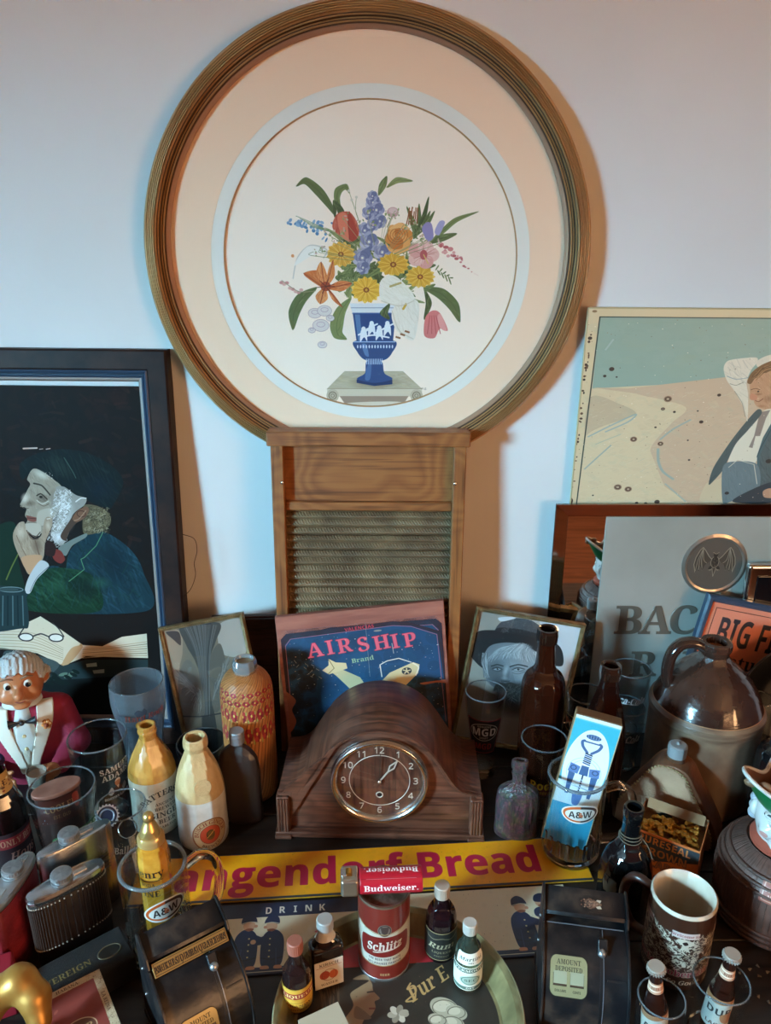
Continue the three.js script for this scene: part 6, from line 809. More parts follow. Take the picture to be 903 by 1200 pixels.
  const hair = part('hair', field((x, y, z) => { const a = Math.atan2(x - hd[0], z - hd[2]), lim = hd[1] + (Math.abs(a) < 1.0 ? 0.026 - Math.abs(a) * 0.006 : Math.abs(a) < 1.7 ? 0.004 : -0.018); return Math.max(head(x, y, z) - 0.0042 - 0.0016 * Math.sin(x * 620) * Math.sin(y * 540 + z * 480), lim - y + 0.002 * Math.sin(a * 14)); }, [-0.055, 0.165, -0.05], [0.06, 0.252, 0.06], 0.0021), std(0xb3b4b2, 0.55, 0, { bumpMap: rep(bumpFine, 20), bumpScale: 0.001 }), t);
  for (const s of [-1, 1]) { const ex = hd[0] + s * 0.0145, ey = hd[1] + 0.006, ez = hd[2] + 0.0295; const e = part('eye', new THREE.SphereGeometry(0.0066, 18, 14).scale(1, 1.1, 0.7).translate(ex, ey, ez), phy(0xcfccc2, 0.25, { clearcoat: 0.6 }), t); part('pupil', new THREE.SphereGeometry(0.0043, 14, 10).scale(1, 1.05, 0.45).translate(ex + 0.0006, ey - 0.0004, ez + 0.0038), phy(0x0c0d10, 0.15, { clearcoat: 0.8 }), e); part('eyebrow', capped([[ex - s * 0.008, ey + 0.0115, ez + 0.003], [ex + s * 0.001, ey + 0.0148, ez + 0.0036], [ex + s * 0.0085, ey + 0.011, ez - 0.001]], 0.0014, 10, 6), std(0x8c6a50, 0.6), t); }
  part('lips', capped([[hd[0] - 0.010, hd[1] - 0.0205, hd[2] + 0.033], [hd[0], hd[1] - 0.0232, hd[2] + 0.0362], [hd[0] + 0.010, hd[1] - 0.0205, hd[2] + 0.033]], 0.0013, 12, 6), std(0x7d3a2c, 0.5), t);
  const cup = part('cup', turned(hollow([[0.011, 0.0], [0.0125, 0.002], [0.0155, 0.0265], [0.0153, 0.028]], 0.0012, 0.004), 32, 40).rotateX(0.12).rotateZ(-0.1).translate(0.013, 0.058, 0.101), phy(0xbdb6a8, 0.2, { transmission: 0.6, thickness: 0.002 }), t); part('drink', new THREE.CylinderGeometry(0.0138, 0.0118, 0.017, 28).rotateX(0.12).rotateZ(-0.1).translate(0.0145, 0.0705, 0.103), std(0x9c9082, 0.25), cup);
}
// ---------------------------------------------------------------- hip flasks
const oval = (a, b, n = 64, e = 2.6) => Array.from({ length: n }, (_, i) => { const f = i / n * 2 * Math.PI, c = Math.cos(f), s = Math.sin(f); return [Math.sign(c) * a * Math.abs(c) ** (2 / e), Math.sign(s) * b * Math.abs(s) ** (2 / e)]; });
const upright = (pts, y0, h, bevel = 0) => creased(extrude(pts, h - 2 * bevel, bevel).rotateX(-Math.PI / 2).translate(0, y0 + bevel, 0), 40);
function flaskTop(t, y, cx = 0, mat = M.steel) {
  part('neck', turned([[0.009, y], [0.0095, y + 0.001], [0.0105, y + 0.002], [0.0085, y + 0.003]], 32).translate(cx, 0, 0), mat, t);
  const c = part('screw_cap', merge([turned([[0.0001, y + 0.0125], [0.0108, y + 0.0125], [0.0126, y + 0.0114], [0.0129, y + 0.006], [0.0116, y + 0.005], [0.0116, y + 0.0036], [0.0134, y + 0.003], [0.0134, y + 0.0012], [0.0001, y + 0.001]].reverse(), 40, 30), ...Array.from({ length: 26 }, (_, i) => new THREE.CylinderGeometry(0.0006, 0.0006, 0.0045, 5).translate(0.0128, y + 0.0085, 0).rotateY(i / 26 * 6.2832))]).translate(cx, 0, 0), M.dullSteel, t);
  part('hinge_arm', rbox(0.026, 0.0022, 0.007, 0.001, cx + 0.018, y + 0.001, 0), mat, t);
}
{
  const t = thing('hip_flask', 'steel topped hip flask with a ribbed dark leather wrap and stitched edges', 'flask', [-0.402, TY, 0.499], { ry: 41 });
  part('leather_wrap', upright(oval(0.047, 0.0135), 0, 0.104, 0.002), std(0xffffff, 0.55, 0, { map: rep(mottled(0x1a1210, 0x2c1e18, 6, 6, 4, 161), 10) }), t);
  const ov = oval(0.0475, 0.0142, 120), rib = []; for (let i = 0; i < 120; i += 2) rib.push(new THREE.CylinderGeometry(0.00125, 0.00125, 0.062, 6).translate(ov[i][0], 0.068, ov[i][1])); part('ribbing', merge(rib), std(0x2a1c16, 0.5), t);
  const st = []; for (let i = 0; i < 120; i += 2) for (const y of [0.1015, 0.034]) st.push(new THREE.SphereGeometry(0.0011, 6, 5).translate(ov[i][0] * 1.012, y, ov[i][1] * 1.03)); part('stitching', merge(st), std(0x8d8478, 0.6), t).userData.kind = 'stuff';
  part('steel_shoulder', upright(oval(0.0485, 0.0152), 0.104, 0.013, 0.0045), M.steel, t); flaskTop(t, 0.1165, -0.004);
}
{
  const t = thing('hip_flask', 'plain polished steel hip flask behind the ribbed leather flask', 'flask', [-0.410, TY, 0.4445], { ry: 43 });
  part('steel_body', upright(oval(0.049, 0.0125), 0, 0.132, 0.004), M.steel, t); flaskTop(t, 0.1315, -0.006);
  const lbl = glassPrint(200, 200, (P) => { for (let i = 0; i < 5; i++) P.line([[20, 30 + i * 34], [180, 26 + i * 34]], '#3a2a20', 9); }); part('dark_bands', box(0.022, 0.03, 0.0005, 0.028, 0.078, 0.0127), decal(lbl, 0.5), t);
}
{
  const t = thing('hip_flask', 'steel topped hip flask with a red leather body near the left edge', 'flask', [-0.470, TY, 0.502], { ry: 84 });
  part('leather_body', upright(oval(0.047, 0.0135), 0, 0.106, 0.002), std(0xffffff, 0.55, 0, { map: rep(mottled(0x6a1420, 0x86202c, 6, 6, 4, 163), 10), bumpMap: rep(bumpFine, 12), bumpScale: 0.0006 }), t); part('steel_shoulder', upright(oval(0.048, 0.0145), 0.106, 0.013, 0.004), M.dullSteel, t); flaskTop(t, 0.1185, 0.008); part('maker_plate', rbox(0.02, 0.0012, 0.01, 0.0005, -0.026, 0.1193, 0), std(0xb9bbb8, 0.35, 0.7), t);
}
{
  const t = thing('red_box', 'red painted box with a black round hole at the left edge', 'box', [-0.470, TY, 0.578], { ry: 24 });
  part('box_body', rbox(0.05, 0.052, 0.05, 0.004, 0, 0.026, 0), std(0x8a1726, 0.5), t); for (const [x, z, ax] of [[0.0252, 0, 1], [0, 0.0252, 0]]) part('round_hole', new THREE.CylinderGeometry(0.008, 0.008, 0.0012, 24).rotateZ(ax ? Math.PI / 2 : 0).rotateX(ax ? 0 : Math.PI / 2).translate(x, 0.026, z), M.black, t);
}
{
  const t = thing('black_case', 'black leather case with faint gilt lettering and an oval badge', 'case', [-0.3775, TY, 0.5585], { ry: 38 });
  part('case_body', rbox(0.13, 0.038, 0.058, 0.005, 0, 0.019, 0), std(0xffffff, 0.55, 0, { map: rep(mottled(0x0c0c0d, 0x18181a, 6, 6, 4, 167), 8), bumpMap: rep(bumpFine, 14), bumpScale: 0.0006 }), t);
  part('gilt_lettering', box(0.075, 0.0004, 0.022, -0.018, 0.0381, 0.004), decal(glassPrint(512, 150, (P) => { P.text('SOVEREIGN', 256, 75, 84, '#6b5a34', { font: 'serif', sx: 0.95 }); }), 0.4), t);
  part('oval_badge', new THREE.TorusGeometry(0.012, 0.0009, 8, 40).scale(1.15, 0.78, 1).rotateX(Math.PI / 2).translate(0.040, 0.0384, 0.004), std(0x6b6350, 0.4, 0.6), t); part('badge_plate', new THREE.CylinderGeometry(0.0112, 0.0112, 0.0006, 36).scale(1.15, 1, 0.78).translate(0.040, 0.0383, 0.004), std(0x1c1b17, 0.35), t);
}
{
  const t = thing('cigar_box', 'reddish cigar box with patterned paper edging in the left front corner', 'box', [-0.347, TY, 0.634], { ry: 35 });
  const w = 0.078, d = 0.098, h = 0.05, art = canvasTex(512, 640, (x, W, H) => { x.fillStyle = '#b5a283'; x.fillRect(0, 0, W, H); for (let i = 0; i < 900; i++) { x.strokeStyle = ['#5a3c2a', '#7d6248', '#d2c4a4', '#4a3524'][i % 4]; x.lineWidth = 2; x.beginPath(); const a = rnd() * W, b = rnd() * H; x.arc(a, b, rr(3, 10), rnd() * 6, rnd() * 6 + 2); x.stroke(); } x.fillStyle = '#b5a283'; for (const [a, b, c, e] of [[180, 8, 170, 40], [456, 200, 46, 190], [180, 592, 170, 40]]) x.fillRect(a, b, c, e); const P = pen(x); P.text('HABANA', 265, 28, 36, '#4a2c1c', { font: 'serif' }); P.text('LA REINA', 478, 295, 36, '#4a2c1c', { font: 'serif', rot: Math.PI / 2 }); x.fillStyle = '#7a3026'; x.fillRect(60, 54, W - 120, H - 108); specks(x, W, H, 300, ['#8d4033', '#66281f'], 1, 5, 0.3); P.ring(256, 420, 120, '#c2b08c', 8, 90); P.dot(256, 420, 112, '#5d3a2a', 82); P.text('FLOR', 256, 420, 70, '#c2a878', { font: 'serif' }); P.dot(150, 180, 10, '#94493a', 20, 0.8); });
  const side = std(0xffffff, 0.6, 0, { map: rep(woodOld, 4) }); part('box_body', metres(box(w, h - 0.006, d, 0, (h - 0.006) / 2, 0)), side, t); part('lid', box(w + 0.001, 0.006, d + 0.001, 0, h - 0.003, 0), [side, side, print(art, 0.55), side, side, side], t);
}
{
  const t = thing('tap_handle', 'gold coloured curved metal handle gripping a steel hex bolt, bottom left', 'handle', [-0.437, TY + 0.001, 0.640], { ry: 0 });
  const b = [[-0.03, 0.018, 0.04], [-0.012, 0.055, 0.02], [0.012, 0.094, 0.0], [0.036, 0.106, -0.006], [0.054, 0.094, 0.002], [0.062, 0.076, 0.014]], R = [0.016, 0.0165, 0.0175, 0.0185, 0.0165, 0.013];
  part('curved_body', field((x, y, z) => { let d = 1; for (let i = 0; i < b.length - 1; i++) d = smin(d, cap(x, y, z, b[i], b[i + 1], R[i], R[i + 1]), 0.006); d = smin(d, ell(x, y, z, [0.016, 0.104, 0.004], [0.02, 0.012, 0.014]), 0.008); d = smin(d, cap(x, y, z, [0.062, 0.076, 0.014], [0.064, 0.058, 0.028], 0.008, 0.0065), 0.006); return d; }, [-0.056, -0.02, -0.04], [0.09, 0.135, 0.066], 0.0028), std(0xffffff, 0.42, 0.6, { map: rep(mottled(0x96682a, 0xb98a44, 4, 4, 4, 171), 10) }), t);
  part('hex_bolt', new THREE.CylinderGeometry(0.0095, 0.0095, 0.026, 6).rotateX(0.9).rotateY(0.3).translate(0.047, 0.066, 0.032), std(0x8f949a, 0.3, 0.9), t); part('foot', new THREE.CylinderGeometry(0.02, 0.024, 0.01, 24).translate(-0.03, 0.005, 0.04), M.gold, t);
}
// ---------------------------------------------------------------- handled glass mugs
const badge = glassPrint(512, 300, (P, x) => { x.save(); x.translate(256, 150); x.rotate(-0.06); x.beginPath(); x.ellipse(0, 0, 246, 138, 0, 0, 7); x.fillStyle = '#d6d2c8'; x.fill(); x.beginPath(); x.ellipse(0, 0, 226, 118, 0, 0, 7); x.clip(); x.fillStyle = '#c75a1e'; x.fillRect(-256, -150, 256, 300); x.fillStyle = '#3a241a'; x.fillRect(0, -150, 256, 300); x.beginPath(); x.ellipse(0, 6, 196, 88, 0, 0, 7); x.fillStyle = '#d6d2c8'; x.fill(); x.restore(); P.text('A&W', 256, 158, 132, '#2a1c18', { sx: 1.0, rot: -0.06 }); P.text('&', 262, 158, 92, '#c75a1e', { rot: -0.06 }); });
function beerMug(label, at, ry, r, h) {
  const t = thing('glass_mug', label, 'mug', at, { ry }), wall = 0.0045, out = [[r * 0.93, 0], [r * 0.99, 0.004], [r, 0.012], [r * 0.985, 0.02], [r * 0.97, h * 0.5], [r * 0.985, h - 0.02], [r, h - 0.008], [r * 0.99, h]], sp = spline(out, 40);
  part('glass_wall', turned(hollow(sp, wall, 0.016), 56, 45), M.glass, t); part('rim', new THREE.TorusGeometry(r * 0.99 - wall / 2, wall * 0.55, 8, 64).rotateX(Math.PI / 2).translate(0, h, 0), M.rim, t); part('thick_base', turned([[0.0001, 0.001], [r * 0.92, 0.001], [r * 0.975, 0.006], [r * 0.985, 0.012], [r * 0.93, 0.0158], [0.0001, 0.0155]], 56, 40), M.thickGlass, t);
  part('facet', merge(Array.from({ length: 20 }, (_, i) => new THREE.CapsuleGeometry(0.0036, h * 0.16, 4, 8).scale(1, 1, 0.35).translate(0, h * 0.24, r * 0.975).rotateY(i / 20 * 6.2832))), M.thickGlass, t);
  const hd = [[r - 0.002, h - 0.022, 0], [r + 0.018, h - 0.016, 0], [r + 0.036, h - 0.03, 0], [r + 0.041, h * 0.5, 0], [r + 0.03, h * 0.24, 0], [r - 0.002, h * 0.18, 0]]; part('handle', tube(hd, 0.0062, 40, 12).scale(1, 1, 1.25), M.thickGlass, t);
  part('badge', wrap(radiusAt(sp), h * 0.62, h * 0.87, 0, 76, 0.0005, 26, 8), decal(badge, 0.4, { side: THREE.DoubleSide }), t); return t;
}
beerMug('thick handled glass mug with an orange oval badge holding a gold topped bottle', [-0.290, TY, 0.501], 34, 0.042, 0.14);
{
  const sp = spline([[0.0165, 0], [0.0185, 0.003], [0.0198, 0.05], [0.0200, 0.12], [0.0194, 0.142], [0.0172, 0.155], [0.0145, 0.161]], 40);
  const t = thing('soda_bottle', 'slim golden glass bottle with gold foil top standing in the left mug', 'bottle', [-0.2875, TY + 0.0172, 0.5005], { ry: 10 });
  part('bottle_glass', turned([[0.0001, 0], ...sp, [0.0001, 0.1615]], 40, 50), phy(0xffffff, 0.14, { map: rep(mottled(0xb47a24, 0xcf9a3e, 4, 4, 4, 173), 2), clearcoat: 0.8, clearcoatRoughness: 0.06 }), t);
  part('neck_ring', turned([[0.0140, 0.158], [0.0165, 0.161], [0.0165, 0.168], [0.0140, 0.172], [0.0001, 0.172]], 36, 40), std(0xd0ab6c, 0.3, 0.5), t); part('foil_top', turned(spline([[0.0128, 0.171], [0.0118, 0.176], [0.0092, 0.184], [0.0065, 0.190], [0.0058, 0.1925]], 20), 36), std(0xd9b672, 0.36, 0.85), t); part('finial', new THREE.SphereGeometry(0.0068, 20, 14).translate(0, 0.1972, 0), std(0xd9b672, 0.36, 0.85), t);
  part('black_print', wrap(radiusAt(sp), 0.085, 0.138, -22, 150, 0.0004, 24, 4), decal(glassPrint(420, 400, (P) => { P.text('Henry', 210, 90, 110, '#2a1c10', { font: 'serif' }); P.line([[60, 165], [360, 165]], '#2a1c10', 8); P.text('SODA', 210, 215, 52, '#2a1c10', { font: 'serif' }); P.text('FINE', 210, 320, 92, '#3a2a18', { font: 'serif' }); }), 0.4), t);
}

// ---------------------------------------------------------------- register banks
function bankBody(t, w) {
  const arc = (k = 0, n = 18) => Array.from({ length: n + 1 }, (_, i) => { const a = mixn(82, 0, i / n) * D2R; return [0.030 + (0.07 + k) * Math.cos(a), 0.022 + (0.078 + k) * Math.sin(a)]; });
  const along = (pts, wd, x0, bev = 0) => metres(creased(extrude(pts, wd - 2 * bev, bev).rotateY(-Math.PI / 2).translate(x0 + wd - bev, 0, 0), 30));
  part('drum_body', along([[0.002, 0], [0.002, 0.1], [0.036, 0.1], ...arc(), [0.1, 0]], w - 0.006, -w / 2 + 0.003), M.rustPaint, t);
  for (const s of [-1, 1]) part('side_plate', along([[0, 0], [0, 0.118], [0.004, 0.127], [0.010, 0.128], [0.036, 0.1165], [0.042, 0.107], ...arc(0.003), [0.104, 0.012], [0.103, 0]], 0.003, s > 0 ? w / 2 - 0.003 : -w / 2, 0.0008), M.rustPaint, t);
  part('lid', along([[0.001, 0.1], [0.001, 0.118], [0.006, 0.1255], [0.034, 0.1145], [0.036, 0.111], [0.034, 0.1085], [0.008, 0.1]], w - 0.0065, -w / 2 + 0.00325, 0.001), M.rustPaint, t);
  const xs = w * 0.16;
  part('lever_slot', along([...arc(0.0006), ...arc(-0.002).reverse()], 0.0034, xs), M.black, t);
  part('slot_highlight', along([...arc(0.0012), ...arc(-0.001).reverse()], 0.0008, xs + 0.0036), std(0x6f747c, 0.4, 0.5), t); part('drum_edge', metres(rbox(w - 0.01, 0.0014, 0.0014, 0.0005, 0, 0.0998, 0.0372)), std(0x6f747c, 0.4, 0.5), t);  // lighter grey strip beside the slot paints in the groove highlight
  const k = part('lever', metres(rbox(0.012, 0.007, 0.018, 0.002).rotateX(0.8).translate(xs + 0.003, 0.0955, 0.0600)), M.rustPaint, t); part('lever_knob', new THREE.SphereGeometry(0.005, 14, 10).translate(xs + 0.002, 0.093, 0.066), M.dullSteel, k);
  const a0 = 40 * D2R; part('coin_slot', box(0.02, 0.002, 0.001).rotateX(-a0).translate(xs + 0.018, 0.022 + 0.0785 * Math.sin(a0), 0.030 + 0.0705 * Math.cos(a0)), M.black, t);
  part('base_lip', metres(rbox(w + 0.004, 0.006, 0.106, 0.002, 0, 0.003, 0.052)), M.rustPaint, t);
  for (const s of [-1, 1]) for (const y of [0.09, 0.05]) part('rivet', new THREE.SphereGeometry(0.0018, 8, 6).translate(s * (w / 2 + 0.0005), y, 0.02), M.dullSteel, t);
}
function drumPatch(x0, x1, a0, a1, lift, n = 14) { const P = [], U = [], I = []; for (let i = 0; i <= n; i++) { const a = mixn(a0, a1, i / n) * D2R, y = 0.022 + (0.078 + lift) * Math.sin(a), z = 0.030 + (0.07 + lift) * Math.cos(a); P.push(x0, y, z, x1, y, z); U.push(0, i / n, 1, i / n); if (i) { const b = 2 * i - 2; I.push(b, b + 1, b + 3, b, b + 3, b + 2); } } const g = new THREE.BufferGeometry(); g.setAttribute('position', new THREE.Float32BufferAttribute(P, 3)); g.setAttribute('uv', new THREE.Float32BufferAttribute(U, 2)); g.setIndex(I); g.computeVertexNormals(); return g; }
const plateTex = (bg, ink) => glassPrint(512, 440, (P, x) => { x.beginPath(); x.roundRect(4, 4, 504, 432, 90); x.fillStyle = bg; x.fill(); x.strokeStyle = ink; x.lineWidth = 7; x.stroke(); P.text('AMOUNT', 256, 74, 70, ink, { font: 'serif' }); P.text('DEPOSITED', 256, 144, 66, ink, { font: 'serif', sx: 0.95 }); for (const a of [50, 280]) { x.fillStyle = '#4a382a'; x.fillRect(a, 190, 180, 130); x.strokeStyle = ink; x.lineWidth = 5; x.strokeRect(a, 190, 180, 130); } P.text('DOLLARS', 150, 372, 38, ink, { sx: 0.95 }); P.text('CENTS', 370, 372, 38, ink, { sx: 0.95 }); specks(x, 512, 440, 120, ['#3a2d1c', '#6b5a38'], 1, 4, 0.4); });
{
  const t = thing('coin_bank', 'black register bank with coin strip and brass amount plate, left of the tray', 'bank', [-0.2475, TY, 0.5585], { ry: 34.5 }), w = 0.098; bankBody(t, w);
  part('coin_strip', rbox(w - 0.010, 0.0155, 0.0012, 0.0005).rotateX(-0.85).translate(0, 0.1045, 0.0435), std(0x9a7a45, 0.42, 0.5), t);
  part('strip_lettering', box(w - 0.012, 0.0138, 0.0003).rotateX(-0.85).translate(0, 0.1051, 0.0440), decal(glassPrint(1024, 132, (P) => { P.text('NICKELS·DIMES·QUARTERS', 512, 70, 92, '#2a1d10', { font: 'serif', sx: 0.78 }); P.line([[10, 8], [1014, 8], [1014, 124], [10, 124]], '#4a3318', 6, false, true); }), 0.5), t);
  part('amount_plate', drumPatch(-0.036, 0.008, 2, 34, 0.0008), decal(plateTex('#a8874c', '#33240f'), 0.45, { metalness: 0.3 }), t);
  for (const x of [-0.023, -0.004]) part('number_window', drumPatch(x - 0.007, x + 0.007, 11, 20, 0.0012, 4), std(0x5a4536, 0.3), t);
}
{
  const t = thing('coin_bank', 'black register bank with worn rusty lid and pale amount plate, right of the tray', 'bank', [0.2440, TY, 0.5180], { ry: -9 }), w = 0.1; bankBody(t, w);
  part('worn_patch', box(0.05, 0.0003, 0.02).rotateX(0.38).translate(0.008, 0.1203, 0.0225), decal(glassPrint(256, 128, (P) => { for (let i = 0; i < 90; i++) P.dot(128 + rr(-70, 70) * rnd(), 64 + rr(-44, 44) * rnd(), rr(2, 12), ['#7d5a45', '#6a4a3a', '#8c6a54', '#5a4438'][i % 4], rr(2, 7), rnd() * 3); P.fill([[150, 84], [176, 74], [186, 96], [160, 98]], '#b5a894', false); }), 0.6), t);
  part('amount_plate', drumPatch(-0.041, 0.002, 22, 56, 0.0008), decal(plateTex('#8d8b68', '#33362a'), 0.42, { metalness: 0.3 }), t);
  for (const x of [-0.029, -0.010]) part('number_window', drumPatch(x - 0.0075, x + 0.0075, 33, 43, 0.0012, 4), std(0x8e9078, 0.3), t);
}
// ---------------------------------------------------------------- right mug with the corkscrew carton
beerMug('thick handled glass mug with an orange oval badge holding the blue carton', [0.278, TY + 0.0028, 0.334], -4, 0.043, 0.14);
{
  const t = thing('corkscrew_carton', 'tall turquoise and white carton with a corkscrew drawing standing in the right mug', 'box', [0.2655, TY + 0.026, 0.335], { ry: -14, rz: -9, rx: -5 }), w = 0.064, h = 0.213, d = 0.022;
  const art = canvasTex(400, 1500, (x, W, H) => {
    x.fillStyle = '#3fb0c6'; x.fillRect(0, 0, W, H); x.fillStyle = '#dfe9ea'; x.fillRect(0, 0, W, 36); x.beginPath(); x.ellipse(200, 560, 190, 440, 0, 0, 7); x.fillStyle = '#e3eef0'; x.fill(); x.fillStyle = '#dde6e4'; x.fillRect(0, 760, W, 260); x.fillStyle = '#2f9cb8'; x.fillRect(0, 1020, W, 480); x.fillStyle = '#78c4d2'; x.fillRect(0, 36, W, 12);
    const P = pen(x), B = '#44618c', D = '#22344f';
    P.ring(200, 620, 150, '#9cc0d8', 4, 170); P.ring(200, 620, 120, '#9cc0d8', 4, 140); P.dot(200, 205, 66, B, 30); P.line([[140, 205], [260, 205]], D, 5); for (let i = 0; i < 5; i++) P.line([[150 + i * 25, 186], [156 + i * 22, 222]], '#8fa8c8', 4);
    P.line([[130, 262], [116, 280], [132, 330], [180, 385]], B, 26); P.line([[270, 262], [284, 280], [268, 330], [220, 385]], B, 26); P.line([[138, 268], [262, 268]], B, 16); P.fill([[160, 300], [240, 300], [226, 350], [174, 350]], '#e3eef0', true);
    for (let i = 0; i < 6; i++) P.line([[172, 398 + i * 22], [228, 408 + i * 22]], i % 2 ? B : D, 15); P.fill([[168, 540], [232, 540], [240, 650], [160, 650]], B, false);
    for (const s of [-1, 1]) { P.fill([[200 + s * 40, 560], [200 + s * 130, 540], [200 + s * 140, 640], [200 + s * 50, 650]], '#5e7db0', false); P.ring(200 + s * 96, 590, 24, D, 7); P.fill([[200 + s * 70, 650], [200 + s * 130, 640], [200 + s * 112, 900], [200 + s * 84, 900]], B, false); }
    P.line([[200, 650], [200, 960]], D, 14); for (let i = 0; i < 9; i++) P.line([[184, 700 + i * 28], [216, 714 + i * 28]], '#c5d5e6', 8); P.fill([[160, 860], [240, 860], [226, 1000], [174, 1000]], '#5e7db0', true); for (let i = 0; i < 5; i++) P.line([[60 + i * 24, 790], [340, 800 + i * 6]], '#8aa5b8', 3);
    specks(x, W, H, 160, ['#7d9a9a', '#b8cfd2', '#5a6a62'], 1, 4, 0.3);
  });
  const side = std(0xffffff, 0.75, 0, { map: rep(mottled(0x7d6142, 0x9c7c56, 4, 4, 4, 181), 12) });
  part('carton_body', box(w, h, d, 0, h / 2, 0), [side, side, side, side, print(art, 0.5), side], t);
  for (const s of [-1, 1]) part('edge_wear', box(0.0012, h, 0.0012, s * w / 2, h / 2, d / 2), std(0xb8a07c, 0.8), t); part('top_flap', rbox(w * 0.96, 0.0015, d * 0.9, 0.0005, 0, h + 0.0008, 0), std(0x6b5030, 0.8), t);
}
// ---------------------------------------------------------------- tall brown bottles
function brownBottle(label, at, ry, prof, lip, mat) {
  const t = thing('brown_bottle', label, 'bottle', at, { ry }), sp = spline(prof, 54), top = prof[prof.length - 1];
  part('bottle_glass', turned(hollow(sp, 0.003, 0.008), 52, 50), mat, t);
  const [r, y0, y1] = lip; part('lip', turned([[top[0] - 0.0005, y0], [r, y0 + 0.002], [r + 0.0006, (y0 + y1) / 2], [r - 0.0006, y1 - 0.001], [r - 0.003, y1], [r - 0.0055, y1 - 0.002], [r - 0.006, y0], [top[0] - 0.0005, y0]], 44, 50), phy(0x24130d, 0.08, { clearcoat: 0.8, clearcoatRoughness: 0.05 }), t); return t;
}
const amberA = phy(0x431b0e, 0.06, { transmission: 0.55, thickness: 0.004, ior: 1.5 }), amberB = phy(0x28110c, 0.07, { transmission: 0.45, thickness: 0.004, ior: 1.5 });
brownBottle('round shouldered red brown beer bottle in front of the portrait photograph', [0.2565, TY, 0.172], 0, [[0.032, 0], [0.0345, 0.004], [0.035, 0.06], [0.0352, 0.178], [0.0345, 0.194], [0.0295, 0.208], [0.0205, 0.2175], [0.0165, 0.226], [0.0155, 0.236], [0.0142, 0.255], [0.0132, 0.27]], [0.0168, 0.267, 0.293], amberA);
brownBottle('slender dark brown bottle with sloping shoulders behind the turquoise carton', [0.338, TY, 0.246], 0, [[0.030, 0], [0.033, 0.004], [0.033, 0.08], [0.0335, 0.14], [0.0305, 0.168], [0.0245, 0.197], [0.0178, 0.222], [0.0138, 0.243], [0.0128, 0.252]], [0.0157, 0.248, 0.272], amberB);
// ---------------------------------------------------------------- glasses, right
tumbler('pilsner_glass', 'slim pilsner glass with a red edged black label beside the clock', [0.167, TY, 0.149], -8, [[0.024, 0], [0.025, 0.004], [0.017, 0.012], [0.0165, 0.022], [0.0215, 0.05], [0.0285, 0.1], [0.033, 0.14], [0.0342, 0.162]], 0.0022, 0.02, M.glass,
  [['printed_label', 0.052, 0.128, 0, 128, glassPrint(512, 520, (P) => { P.fill([[20, 20], [492, 20], [462, 500], [50, 500]], '#0f0e10', false); P.line([[26, 26], [486, 26], [456, 494], [56, 494]], '#8a2a2c', 11, false, true); P.ring(256, 190, 190, '#b9b6b0', 9, 120); P.text('MGD', 256, 190, 150, '#c9c6bf', { sx: 0.98 }); P.text('GENUINE', 256, 108, 40, '#a9a6a0'); P.text('DRAFT', 256, 272, 40, '#a9a6a0'); P.text('MGD', 256, 400, 120, '#8f2c2a', { sx: 0.95 }); })]]);
tumbler('pint_glass', 'straight glass with yellow lettering on a dark red band in front of the tall bottle', [0.247, TY, 0.2465], 4, [[0.029, 0], [0.031, 0.003], [0.032, 0.03], [0.0345, 0.09], [0.0362, 0.137], [0.0358, 0.14]], 0.0024, 0.012, M.glass,
  [['printed_band', 0.056, 0.092, -2, 130, glassPrint(512, 200, (P) => { P.fill([[10, 70], [500, 70], [500, 190], [10, 190]], '#5a1a14', false); P.text('Rocky', 250, 88, 120, '#d2a81f', { sx: 1, outline: '#2a1408', ow: 5 }); P.text('BREWERY', 256, 162, 40, '#b5942a'); })]]);
tumbler('pint_glass', 'small glass with a red and gold band between the two brown bottles', [0.348, TY, 0.108], -10, [[0.028, 0], [0.030, 0.003], [0.0305, 0.03], [0.0325, 0.09], [0.034, 0.127], [0.0336, 0.13]], 0.0024, 0.012, M.glass,
  [['printed_band', 0.06, 0.1, -20, 150, glassPrint(512, 200, (P) => { P.line([[10, 20], [500, 20]], '#a58a4a', 8); P.text('PORTER', 256, 100, 110, '#8f3a26', { sx: 0.95, outline: '#c2a25a', ow: 4 }); P.line([[10, 180], [500, 180]], '#a58a4a', 8); })]]);
const colaTex = glassPrint(512, 200, (P) => { P.text('Coca-Cola', 256, 100, 118, '#c5c8c8', { font: 'serif', italic: 0.35, sx: 0.92 }); P.line([[90, 160], [230, 140], [420, 150]], '#c5c8c8', 7); });
tumbler('cola_glass', 'clear glass with white cola script, lower of the nested pair before the bar mirror', [0.412, TY, 0.128], -8, [[0.024, 0], [0.026, 0.003], [0.0265, 0.02], [0.028, 0.05], [0.0318, 0.09], [0.0325, 0.118], [0.0322, 0.12]], 0.002, 0.008, M.glass, [['white_script', 0.056, 0.088, -8, 110, colaTex]], { group: 'nested cola glasses' });
tumbler('cola_glass', 'clear glass with white cola script, upper of the nested pair before the bar mirror', [0.412, TY + 0.073, 0.128], -8, [[0.021, 0], [0.023, 0.003], [0.0235, 0.02], [0.0262, 0.05], [0.0318, 0.09], [0.0328, 0.118], [0.0325, 0.12]], 0.002, 0.008, M.glass, [['white_script', 0.058, 0.09, -8, 110, colaTex]], { group: 'nested cola glasses' });
tumbler('shot_glass', 'small clear glass beside the stoneware jug at the right edge', [0.622, TY, 0.158], 0, [[0.018, 0], [0.0205, 0.003], [0.021, 0.03], [0.0235, 0.15], [0.0232, 0.154]], 0.0022, 0.02, M.glass);
